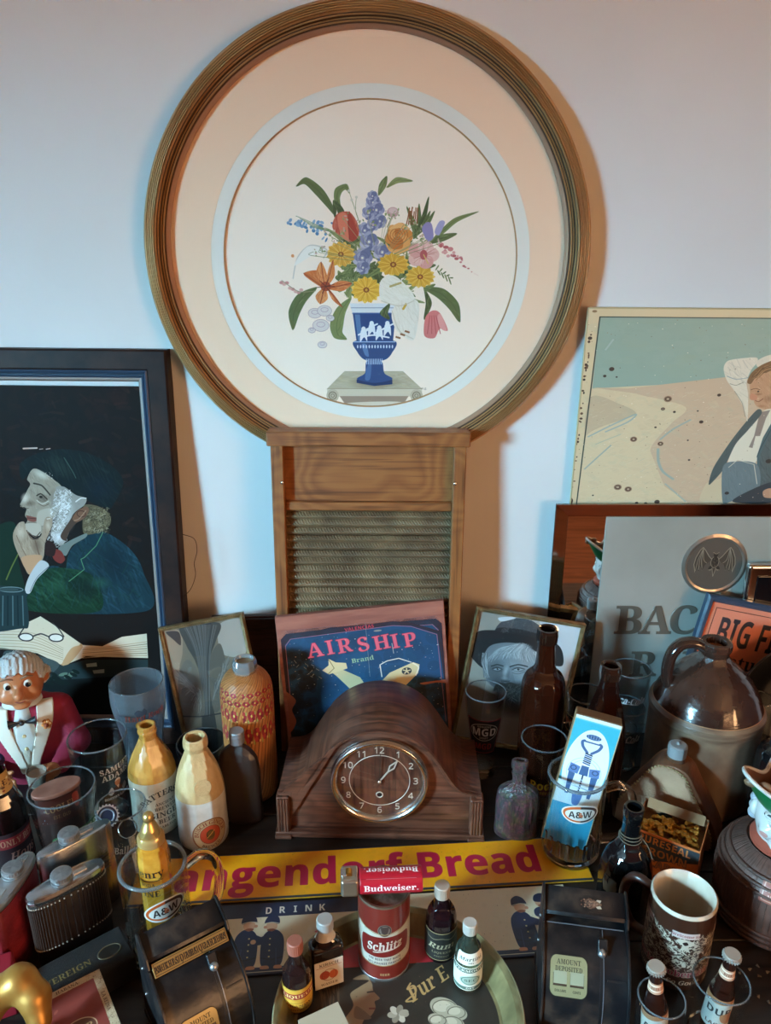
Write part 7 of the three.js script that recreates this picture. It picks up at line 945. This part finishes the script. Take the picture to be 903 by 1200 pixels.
// ---------------------------------------------------------------- encrusted little flask
{
  const t = thing('flat_flask', 'small flat flask with a mottled blue and violet crust beside the clock', 'bottle', [0.2015, TY, 0.298], { ry: -8 }), sp = spline([[0.029, 0], [0.0325, 0.004], [0.0328, 0.03], [0.0325, 0.072], [0.029, 0.087], [0.018, 0.096], [0.0115, 0.1], [0.0108, 0.112], [0.0122, 0.118], [0.0105, 0.122], [0.0125, 0.126], [0.0128, 0.137], [0.0115, 0.14]], 60);
  const n1 = noise2(256, 7, 7, 4, 191), n2 = noise2(256, 16, 16, 4, 193), n3 = noise2(256, 30, 30, 3, 195), tx = dataTex(256, (i) => { const a = clamp(n1[i] * 2.4 - 0.7, 0, 1), b = clamp(n2[i] * 3 - 1.3, 0, 1), c = clamp(n3[i] * 3.4 - 1.7, 0, 1); return [mixn(mixn(46, 74, a), 108, c), mixn(mixn(46, 46, a), 84, b * 0.6 + c * 0.4), mixn(mixn(52, 50, a), 46, b) + c * 22]; }, true);
  part('crusted_glass', turned([[0.0001, 0], ...sp, [0.007, 0.14], [0.0065, 0.118], [0.0001, 0.117]], 52, 50).scale(1, 1, 0.5), phy(0xffffff, 0.4, { map: rep(tx, 2, 3), bumpMap: rep(bumpTex(12, 12, 4, 197), 3, 2), bumpScale: 0.0022, clearcoat: 0.3, clearcoatRoughness: 0.3 }), t);
}
// ---------------------------------------------------------------- stoneware jug
{
  const t = thing('stoneware_jug', 'large two tone stoneware jug with dark brown shoulder and loop handle', 'jug', [0.516, TY, 0.1925], { ry: 0 });
  const lower = spline([[0.080, 0], [0.0845, 0.004], [0.086, 0.03], [0.0865, 0.1], [0.0865, 0.150], [0.0878, 0.158], [0.0885, 0.164], [0.0875, 0.170], [0.0835, 0.175]], 40), upper = spline([[0.0835, 0.175], [0.0795, 0.186], [0.070, 0.205], [0.054, 0.226], [0.039, 0.2405], [0.0285, 0.2495], [0.0225, 0.256], [0.0215, 0.263], [0.0235, 0.268], [0.0245, 0.275], [0.0228, 0.281], [0.018, 0.282]], 50);
  const grey = phy(0xffffff, 0.4, { map: rep(mottled(0x60493a, 0x7d6855, 10, 12, 5, 201), 2, 1), clearcoat: 0.4, clearcoatRoughness: 0.22, bumpMap: rep(bumpFine, 4), bumpScale: 0.0003 }), brown = phy(0xffffff, 0.2, { map: rep(mottled(0x352019, 0x452b22, 9, 9, 5, 203), 2, 1), clearcoat: 0.8, clearcoatRoughness: 0.1, bumpMap: rep(bumpFine, 2), bumpScale: 0.0003 });
  part('jug_body', turned([[0.0001, 0], ...lower], 72, 50), grey, t); part('glazed_shoulder', turned([...upper, [0.0155, 0.280], [0.0145, 0.25], [0.0001, 0.249]], 72, 50), brown, t);
  part('glaze_edge', wrap((y) => mixn(0.0835, 0.0805, (y - 0.175) / 0.0045) , 0.1752, 0.1795, 0, 360, 0.0004, 72, 2), std(0x9a6f4c, 0.4), t);
  part('handle', tube([[-0.014, 0.268, 0], [-0.034, 0.2785, 0], [-0.054, 0.276, 0], [-0.066, 0.262, 0], [-0.0705, 0.242, 0], [-0.070, 0.220, 0], [-0.064, 0.198, 0]], 0.0088, 48, 14).scale(1, 1, 1.35), phy(0x33201a, 0.16, { clearcoat: 0.8, clearcoatRoughness: 0.08 }), t);
  part('stopper', new THREE.CylinderGeometry(0.0142, 0.0142, 0.004, 24).translate(0, 0.268, 0), std(0x8a5a3a, 0.8), t);
}
// ---------------------------------------------------------------- hide covered flask
{
  const t = thing('hide_flask', 'triangular flask in pale hide with brown leather sides, cord stitching and a grey cap', 'flask', [0.440, TY + 0.001, 0.283], { ry: -31 });
  const tri = [[-0.074, 0.004], [0.074, 0.004], [0.078, 0.02], [0.072, 0.04], [0.042, 0.092], [0.018, 0.126], [-0.018, 0.126], [-0.042, 0.092], [-0.072, 0.04], [-0.078, 0.02]], sh = (k, dy = 0) => { const s = new THREE.Shape(); s.setFromPoints(new THREE.CatmullRomCurve3(tri.map(([x, y]) => new THREE.Vector3(x * k, y * k + dy, 0)), true, 'centripetal').getPoints(70).map((p) => new THREE.Vector2(p.x, p.y))); return s; };
  const leather = std(0xffffff, 0.5, 0, { map: rep(mottled(0x5d3722, 0x7a4c2e, 4, 4, 5, 211), 8), bumpMap: rep(bumpFine, 10), bumpScale: 0.0006 }), hide = std(0xffffff, 0.8, 0, { map: rep(mottled(0x8a6b52, 0xb08a6c, 4, 4, 5, 213), 5), bumpMap: rep(bumpFine, 14), bumpScale: 0.0009 });
  part('leather_side', metres(creased(extrude(sh(1), 0.036, 0.004).translate(0, 0, -0.018), 40)), leather, t);
  for (const s of [-1, 1]) part('hide_panel', metres(creased(extrude(sh(0.995, 0.0005), 0.003, 0.0045).scale(0.93, 0.98, 1).translate(-0.004, 0.0005, s > 0 ? 0.0205 : -0.0235), 50)), hide, t);
  const st = []; const c = new THREE.CatmullRomCurve3(tri.map(([x, y]) => new THREE.Vector3(x * 0.91 - 0.004, y * 0.965 + 0.002, 0.0268)), true, 'centripetal'); c.getSpacedPoints(70).forEach((p, i) => st.push(new THREE.CapsuleGeometry(0.0012, 0.005, 3, 6).rotateZ(0.9).rotateX(0.7).translate(p.x, p.y, p.z - 0.002))); part('cord_stitching', merge(st), std(0xa08a62, 0.9), t).userData.kind = 'stuff';
  part('neck', turned([[0.015, 0.12], [0.0135, 0.128], [0.0125, 0.138]], 30), leather, t); part('grey_cap', turned([[0.0001, 0.156], [0.0115, 0.156], [0.0138, 0.154], [0.0142, 0.150], [0.0136, 0.136], [0.0001, 0.135]].reverse(), 36, 30), std(0x9a9b9c, 0.5, 0.35), t); part('cap_button', new THREE.SphereGeometry(0.0035, 12, 8).translate(0, 0.1565, 0), std(0x8c8d8e, 0.5, 0.3), t);
}
// ---------------------------------------------------------------- crown cap carton and what it holds
{
  const ry = -31, w = 0.088, d = 0.062, h = 0.084, at = [0.4085, TY, 0.3715], t = thing('cap_carton', 'open orange carton printed for bottle crown caps, full of brass pieces', 'box', at, { ry });
  const face = canvasTex(512, 490, (x, W, H) => { x.fillStyle = '#b5652e'; x.fillRect(0, 0, W, H); x.fillStyle = '#27343c'; x.beginPath(); x.moveTo(0, 20); x.lineTo(W, 20); x.lineTo(W, 130); x.lineTo(0, 330); x.fill(); const P = pen(x); P.text('PURESEAL', 240, 66, 98, '#c07a3e', { rot: 0.02, sx: 0.9 }); P.text('CROWN', 250, 170, 104, '#a5683a', { sx: 0.95, outline: '#27343c', ow: 8 }); P.text('CAPS', 250, 285, 100, '#8a5430', { sx: 1, outline: '#27343c', ow: 8 }); P.text('ONE GROSS', 256, 420, 54, '#5a2f18'); specks(x, W, H, 200, ['#7d4420', '#d08a50'], 1, 5, 0.3); });
  const flap = canvasTex(512, 200, (x, W, H) => { x.fillStyle = '#8f6a48'; x.fillRect(0, 0, W, H); x.fillStyle = '#23414f'; x.beginPath(); x.ellipse(180, 100, 130, 70, 0, 0, 7); x.fill(); x.fillStyle = '#b5a890'; x.fillRect(300, 50, 110, 100); specks(x, W, H, 120, ['#5a3f28', '#b0885c'], 1, 5, 0.35); });
  const or = std(0xb0642f, 0.75), inn = std(0x8a6a4a, 0.85), k = 0.0014;
  part('front_panel', box(w, h, k, 0, h / 2, d / 2), [or, or, or, or, print(face, 0.65), inn], t); part('back_panel', box(w, h + 0.006, k, 0, (h + 0.006) / 2, -d / 2), [or, or, or, or, print(flap, 0.75), or], t);
  for (const s of [-1, 1]) part('side_panel', box(k, h + 0.002, d, s * w / 2, (h + 0.002) / 2, 0), [s > 0 ? or : inn, s > 0 ? inn : or, or, or, or, or], t); part('bottom_panel', box(w, k, d, 0, k / 2, 0), inn, t); part('false_floor', box(w - 0.003, 0.002, d - 0.003, 0, h - 0.016, 0), inn, t); part('torn_flap', box(w * 0.9, k, 0.014).rotateX(0.9).translate(0, h + 0.006, -d / 2 + 0.006), inn, t);
  const cs = Math.cos(ry * D2R), sn = Math.sin(ry * D2R); let proto = null;
  for (let i = 0; i < 64; i++) { const u = rr(-0.036, 0.036), v = rr(-0.023, 0.023), y = TY + h - 0.011 + (i / 64) * 0.012 - Math.abs(u) * 0.08, p = [at[0] + u * cs + v * sn, y, at[2] - u * sn + v * cs]; const a = rr(-180, 180), b = rr(-22, 22), lbl = 'small brass crimp piece in the loose pile inside the orange carton';
    if (!proto) { proto = thing('brass_piece', lbl, 'crimp', p, { ry: a, rx: b, group: 'brass pieces in the orange carton' }); part('brass_body', merge([rbox(0.0165, 0.0046, 0.0052, 0.0014), new THREE.CylinderGeometry(0.0024, 0.0024, 0.0062, 10).rotateX(Math.PI / 2).translate(0.004, 0.0008, 0), new THREE.CylinderGeometry(0.0024, 0.0024, 0.0062, 10).rotateX(Math.PI / 2).translate(-0.0035, 0.0008, 0)]), M.brass, proto); } else copyOf(proto, p, a, lbl, b, rr(-14, 14)); }
}
// ---------------------------------------------------------------- small black bottle, jar, black jug
{
  const t = thing('black_bottle', 'glossy black bottle with round shoulders and twine round the neck', 'bottle', [0.327, TY, 0.4325], { ry: 0 }), sp = spline([[0.030, 0], [0.0335, 0.004], [0.035, 0.04], [0.0345, 0.07], [0.029, 0.092], [0.019, 0.108], [0.0135, 0.12], [0.0118, 0.14], [0.0115, 0.148]], 46);
  part('bottle_glass', turned([[0.0001, 0], ...sp, [0.0001, 0.149]], 48, 50), M.darkGlass, t); part('lip', turned([[0.0112, 0.146], [0.0128, 0.149], [0.0122, 0.153], [0.0134, 0.157], [0.0134, 0.167], [0.0122, 0.1705], [0.0095, 0.17], [0.0088, 0.15], [0.0112, 0.146]], 40, 45), M.darkGlass, t);
  const tw = []; for (let k = 0; k < 3; k++) tw.push(new THREE.TorusGeometry(0.0135 + k * 0.0008, 0.0006, 6, 36).rotateX(Math.PI / 2 + 0.12 * (k - 1)).translate(0, 0.128 - k * 0.003, 0)); tw.push(tube([[0.013, 0.125, 0.006], [0.022, 0.112, 0.012], [0.026, 0.1, 0.016], [0.03, 0.094, 0.012]], 0.0006, 16, 6)); part('twine', merge(tw), std(0x6b6252, 0.9), t);
}
{
  const t = thing('black_jar', 'dark glass jar with square shoulders behind the barrel decanter', 'jar', [0.594, TY, 0.302], { ry: 20 }), sp = spline([[0.034, 0], [0.040, 0.006], [0.0415, 0.04], [0.0415, 0.13], [0.039, 0.152], [0.030, 0.163], [0.024, 0.165]], 40);
  part('jar_body', turned([[0.0001, 0], ...sp, [0.0001, 0.1655]], 48, 50), M.darkGlass, t); part('jar_lid', turned([[0.0001, 0.176], [0.023, 0.176], [0.025, 0.174], [0.025, 0.164], [0.0001, 0.164]].reverse(), 40, 30), std(0x2a2a2c, 0.35, 0.4), t);
}
{
  const t = thing('black_plate', 'round glossy black plate standing on edge at the right edge of the photograph', 'plate', [0.712, TY + 0.1205, 0.128], { rx: -7 });
  part('plate_body', turned([[0.0001, -0.008], [0.07, -0.008], [0.085, -0.004], [0.117, 0.006], [0.12, 0.008], [0.119, 0.0095], [0.112, 0.0085], [0.082, -0.0005], [0.07, -0.003], [0.0001, -0.003]], 96, 40).rotateX(Math.PI / 2), M.darkGlass, t); part('rim_band', new THREE.TorusGeometry(0.1195, 0.0016, 8, 96).translate(0, 0, 0.0085), std(0x3a3a3e, 0.3, 0.4), t);
}
// ---------------------------------------------------------------- printed stein
{
  const r = 0.0393, h = 0.118, t = thing('beer_stein', 'brown ceramic stein with dense cream festival print and cream inside', 'mug', [0.367, TY, 0.5225], { ry: -12 });
  const brn = phy(0x3a2015, 0.3, { clearcoat: 0.5, clearcoatRoughness: 0.2 }), crm = phy(0xbdb2a0, 0.32, { clearcoat: 0.5, clearcoatRoughness: 0.2 }), out = spline([[r * 0.95, 0], [r * 0.99, 0.004], [r, 0.02], [r, h * 0.6], [r * 0.99, h - 0.008], [r * 0.99, h - 0.004]], 30);
  part('stein_body', turned([[0.0001, 0], ...out], 56, 45), brn, t); part('rim_and_inside', turned([[r * 0.99, h - 0.005], [r * 0.985, h - 0.001], [r * 0.94, h + 0.0006], [r * 0.885, h - 0.002], [r * 0.87, h - 0.02], [r * 0.86, 0.02], [r * 0.8, 0.009], [0.0001, 0.008]], 56, 50), crm, t);
  const tex = glassPrint(1400, 620, (P, x) => {
    const W = 1400, C = '#b5aa98'; x.strokeStyle = C; for (let i = 0; i < 900; i++) { x.lineWidth = rr(3, 7); x.beginPath(); const a = rnd() * W, b = rr(60, 430); x.moveTo(a, b); x.bezierCurveTo(a + rr(-40, 40), b + rr(-30, 30), a + rr(-40, 40), b + rr(-30, 30), a + rr(-50, 50), b + rr(-40, 40)); x.stroke(); } for (let i = 0; i < 60; i++) { P.dot(rnd() * W, rr(70, 420), rr(6, 20), C, rr(6, 26), rnd() * 3); } for (let i = 0; i < 60; i++) P.dot(rnd() * W, rr(70, 420), rr(3, 12), '#241512', rr(3, 14), rnd() * 3);
    for (const cx of [300, 700, 1100]) { P.fill([[cx - 110, 12], [cx + 110, 12], [cx + 110, 74], [cx - 110, 74]], '#b9a9a2', false); P.text('Welcome to', cx, 44, 38, '#7d2f3a', { font: 'serif' }); P.fill([[cx - 70, 110], [cx - 30, 80], [cx + 40, 90], [cx + 80, 130], [cx + 30, 160], [cx + 50, 220], [cx, 190], [cx - 40, 220], [cx - 20, 150]], C, true); P.fill([[cx - 20, 120], [cx + 10, 104], [cx + 26, 130], [cx, 144]], '#241512', true); P.text('Oktoberfest', cx, 470, 92, '#8a2440', { font: 'serif', sx: 0.92, outline: '#b5aa98', ow: 9 }); P.text('Oktoberfest', cx, 470, 92, '#7d2038', { font: 'serif', sx: 0.92 }); P.text('is So Good', cx, 570, 66, '#b5aa98', { font: 'serif', italic: 0.2 }); }
  });
  part('festival_print', wrap(radiusAt(out), 0.008, h - 0.022, 0, 300, 0.0004, 64, 8), decal(tex, 0.35), t);
  part('handle', tube([[-r + 0.002, h - 0.018, 0], [-r - 0.02, h - 0.014, 0], [-r - 0.032, h - 0.03, 0], [-r - 0.033, h * 0.5, 0], [-r - 0.02, h * 0.24, 0], [-r + 0.002, h * 0.2, 0]], 0.0062, 36, 12).rotateY(-0.5), phy(0x3a211a, 0.35, { clearcoat: 0.4 }), t);
}
// ---------------------------------------------------------------- barrel decanter with a character head
{
  const at = [0.528, TY, 0.442], t = thing('barrel_decanter', 'brown ceramic barrel with hoops and ribbed staves holding the head shaped mug', 'decanter', at, { ry: -24 }), sp = spline([[0.066, 0], [0.0695, 0.003], [0.072, 0.02], [0.078, 0.055], [0.0755, 0.085], [0.066, 0.104], [0.053, 0.116], [0.045, 0.121]], 40);
  const glaze = phy(0xffffff, 0.58, { map: rep(mottled(0x402a22, 0x62443a, 4, 6, 5, 221), 3, 1), bumpMap: rep(bumpTex(64, 3, 3, 223), 3, 1), bumpScale: 0.0016, clearcoat: 0.08, clearcoatRoughness: 0.4 }), rA = radiusAt(sp);
  part('barrel_body', turned([[0.0001, 0], ...sp, [0.046, 0.123], [0.040, 0.117], [0.038, 0.1], [0.0001, 0.1]], 64, 50), glaze, t); for (const y of [0.007, 0.016, 0.025, 0.088, 0.097, 0.106]) part('hoop', new THREE.TorusGeometry(rA(y) + 0.0006, 0.0028, 8, 64).rotateX(Math.PI / 2).translate(0, y, 0), glaze, t);
  const rib = []; for (let i = 0; i < 60; i++) { const a = i / 60 * 2 * Math.PI; rib.push(tube([0.034, 0.06, 0.08].map((y) => [Math.sin(a) * rA(y), y, Math.cos(a) * rA(y)]), 0.0011, 6, 5)); } part('stave_ribs', merge(rib), glaze, t);
  part('crest_plate', wrap(rA, 0.082, 0.108, -8, 24, 0.0024, 8, 6), print(lab(200, 200, '#8a4a3a', (P) => { P.line([[20, 20], [180, 20], [180, 180], [20, 180]], '#b58a76', 10, false, true); P.text('STONE', 100, 80, 46, '#c9a594'); P.text('No 9', 100, 134, 40, '#c9a594'); }), 0.4), t);
  const g = thing('character_mug', 'white faced ceramic head mug with white edged green hat on the barrel', 'mug', [0.521, TY + 0.1235, 0.444], { ry: -30 });
  const face = (x, y, z) => { let d = ell(x, y, z, [0, 0.04, 0], [0.036, 0.046, 0.036]); d = smin(d, cap(x, y, z, [0, 0, -0.002], [0, 0.02, -0.002], 0.03, 0.026), 0.01); for (const s of [-1, 1]) { d = smin(d, ell(x, y, z, [s * 0.017, 0.031, 0.027], [0.011, 0.010, 0.009]), 0.006); d = smin(d, ell(x, y, z, [s * 0.0375, 0.04, -0.002], [0.006, 0.011, 0.008]), 0.003); d = smin(d, cap(x, y, z, [s * 0.006, 0.054, 0.034], [s * 0.022, 0.056, 0.028], 0.004, 0.003), 0.004); d = -smin(-d, ell(x, y, z, [s * 0.0135, 0.047, 0.036], [0.007, 0.005, 0.006]), 0.003); } d = smin(d, cap(x, y, z, [0, 0.05, 0.034], [0, 0.034, 0.043], 0.004, 0.0072), 0.004); d = smin(d, ell(x, y, z, [0, 0.012, 0.028], [0.012, 0.009, 0.010]), 0.006); return -smin(-d, cap(x, y, z, [-0.012, 0.0235, 0.034], [0.012, 0.0235, 0.034], 0.0022, 0.0022), 0.002); };
  const porc = phy(0xffffff, 0.22, { map: rep(mottled(0xc2bcb6, 0xd2cec8, 3, 3, 4, 231), 6), clearcoat: 0.6, clearcoatRoughness: 0.1 });
  part('head', field(face, [-0.05, -0.012, -0.045], [0.05, 0.095, 0.06], 0.0022), porc, g);
  for (const s of [-1, 1]) { const e = part('eye', new THREE.SphereGeometry(0.0048, 12, 10).scale(1, 0.75, 0.6).translate(s * 0.0135, 0.0465, 0.0315), porc, g); part('pupil', new THREE.SphereGeometry(0.0022, 10, 8).translate(s * 0.013, 0.0465, 0.034), M.black, e); part('eyebrow', capped([[s * 0.005, 0.0545, 0.0375], [s * 0.014, 0.0585, 0.0345], [s * 0.024, 0.0555, 0.027]], 0.0015, 10, 6), std(0x3a3c40, 0.5), g); part('hair_curl', merge([0, 1, 2].map((i) => new THREE.SphereGeometry(0.0085, 12, 10).translate(s * 0.036, 0.048 - i * 0.012, -0.012))), std(0xa5a8b0, 0.35), g); part('cheek_blush', field((x, y, z) => Math.max(face(x, y, z) - 0.0003, ell(x, y, z, [s * 0.021, 0.029, 0.032], [0.006, 0.005, 0.008])), [s * 0.021 - 0.012, 0.018, 0.015], [s * 0.021 + 0.012, 0.04, 0.045], 0.0015), std(0xc08a80, 0.35), g); }
  part('lips', capped([[-0.010, 0.0225, 0.0315], [0, 0.0215, 0.0358], [0.010, 0.0225, 0.0315]], 0.0016, 10, 6), std(0xa5433c, 0.35), g); part('collar', turned([[0.030, -0.002], [0.037, 0.000], [0.038, 0.006], [0.030, 0.012]], 40), std(0x9c4a38, 0.4), g);
  const hat = (r0, r1, lift) => { const P = [], U = [], I = [], n = 60, m = 6; for (let i = 0; i <= n; i++) for (let j = 0; j <= m; j++) { const f = i / n * 2 * Math.PI, v = j / m, q = 1 + 0.24 * Math.cos(3 * f + Math.PI) , r = mixn(r0, r1 * q, v ** 0.8), y = 0.060 + v * (0.036 + 0.012 * Math.cos(3 * f + Math.PI)) + lift; P.push(Math.sin(f) * r, y, Math.cos(f) * r); U.push(i / n, v); } for (let i = 0; i < n; i++) for (let j = 0; j < m; j++) { const a = i * (m + 1) + j, b = a + m + 1; I.push(a, b, b + 1, a, b + 1, a + 1); } const G = new THREE.BufferGeometry(); G.setAttribute('position', new THREE.Float32BufferAttribute(P, 3)); G.setAttribute('uv', new THREE.Float32BufferAttribute(U, 2)); G.setIndex(I); G.computeVertexNormals(); return G; };
  part('green_brim', hat(0.034, 0.0505, 0), phy(0x17663a, 0.3, { clearcoat: 0.6, side: THREE.DoubleSide }), g); part('brown_inside', hat(0.0315, 0.0480, 0.0012), phy(0x6b4630, 0.35, { clearcoat: 0.4, side: THREE.DoubleSide }), g);
  const rp = []; for (let i = 0; i < 60; i++) { const f = i / 60 * 2 * Math.PI, q = 0.0505 * (1 + 0.24 * Math.cos(3 * f + Math.PI)); rp.push([Math.sin(f) * q, 0.097 + 0.012 * Math.cos(3 * f + Math.PI), Math.cos(f) * q]); } part('white_edging', tube(rp, 0.0028, 180, 8, true), porc, g);
  part('inside_floor', new THREE.CylinderGeometry(0.031, 0.031, 0.002, 32).translate(0, 0.064, 0), std(0x5a3a28, 0.4), g); part('bow_ornament', merge([-1, 1].map((s) => new THREE.SphereGeometry(0.0085, 12, 10).scale(1, 0.7, 0.6).translate(s * 0.0085 - 0.038, 0.1, 0.034))), std(0x7d5a40, 0.45), g);
}
// ---------------------------------------------------------------- miniature beers in shot glasses, right front corner
function miniBeer(label, at, rz, body) {
  const t = thing('miniature_beer', label, 'bottle', at, { ry: -22, rz }), sp = spline([[0.0125, 0], [0.0138, 0.002], [0.014, 0.03], [0.0138, 0.055], [0.0115, 0.068], [0.0085, 0.082], [0.0068, 0.098], [0.0066, 0.112]], 36), rA = radiusAt(sp);
  part('bottle_glass', turned([[0.0001, 0], ...sp, [0.0001, 0.113]], 36, 50), phy(0x24100b, 0.06, { clearcoat: 0.7, clearcoatRoughness: 0.05 }), t); part('crown_cap', merge([crownCap(0.0092).rotateX(-Math.PI / 2).translate(0, 0.110, 0), new THREE.CylinderGeometry(0.0086, 0.0092, 0.0022, 30).translate(0, 0.1152, 0)]), std(0xc0b7ac, 0.34, 0.6), t);
  part('neck_label', wrap(rA, 0.084, 0.097, 0, 200, 0.0003, 18, 4), print(lab(200, 90, '#b58c72', (P) => { P.line([[0, 20], [200, 20]], '#e2d5c2', 8); P.line([[0, 66], [200, 66]], '#e2d5c2', 8); P.text('BEER', 100, 44, 30, '#5a2a1c'); })), t);
  part('body_label', wrap(rA, 0.014, 0.058, 0, 210, 0.0003, 22, 5), print(lab(320, 320, '#c9c2b2', (P) => { P.fill([[0, 0], [320, 0], [320, 30], [0, 60]], '#a5714a', false); P.text(body, 160, 130, 96, '#1e1c1c', { sx: 0.95 }); P.fill([[180, 150], [320, 130], [320, 250], [200, 240]], '#b5764e', true); P.text('LAGER', 160, 270, 50, '#5a2f20'); })), t);
}
const shotProf = [[0.026, 0], [0.0275, 0.004], [0.0278, 0.02], [0.030, 0.06], [0.0312, 0.084], [0.0308, 0.087]];
tumbler('shot_glass', 'clear short glass holding the labelled miniature beer, lower right corner', [0.379, TY, 0.6155], 0, shotProf, 0.002, 0.009, M.glass); miniBeer('labelled miniature beer bottle with silver crown cap in the glass, lower right corner', [0.379, TY + 0.0125, 0.614], -3, 'DUB');
tumbler('shot_glass', 'clear short glass holding a dark miniature beer beside the right register bank', [0.3045, TY, 0.636], 0, [[0.022, 0], [0.0235, 0.004], [0.024, 0.02], [0.0252, 0.06], [0.0262, 0.084], [0.0258, 0.087]], 0.002, 0.009, M.glass); miniBeer('dark miniature beer bottle in the glass beside the right register bank', [0.3045, TY + 0.0125, 0.635], 5, 'ALE');
// crumbs of glass and chaff lying on the bare table at the right
{ let p = null; const G = 'loose chips on the table', spots = [[0.452, 0.520], [0.462, 0.531], [0.470, 0.541], [0.474, 0.527], [0.447, 0.536], [0.440, 0.505], [0.456, 0.568], [0.465, 0.576], [0.483, 0.535], [0.436, 0.512]];
  spots.forEach(([x, z], i) => { const at = [x, TY + 0.0012, z], l = 'small pale chip lying loose on the bare table beside the stein'; if (!p) { p = thing('chip', l, 'chip', at, { group: G }); part('chip_body', new THREE.TetrahedronGeometry(0.0034).scale(1.2, 0.45, 0.8), std(0x6b6258, 0.5), p); } else copyOf(p, at, rr(0, 360), l); }); }
renderer.render(scene, camera);
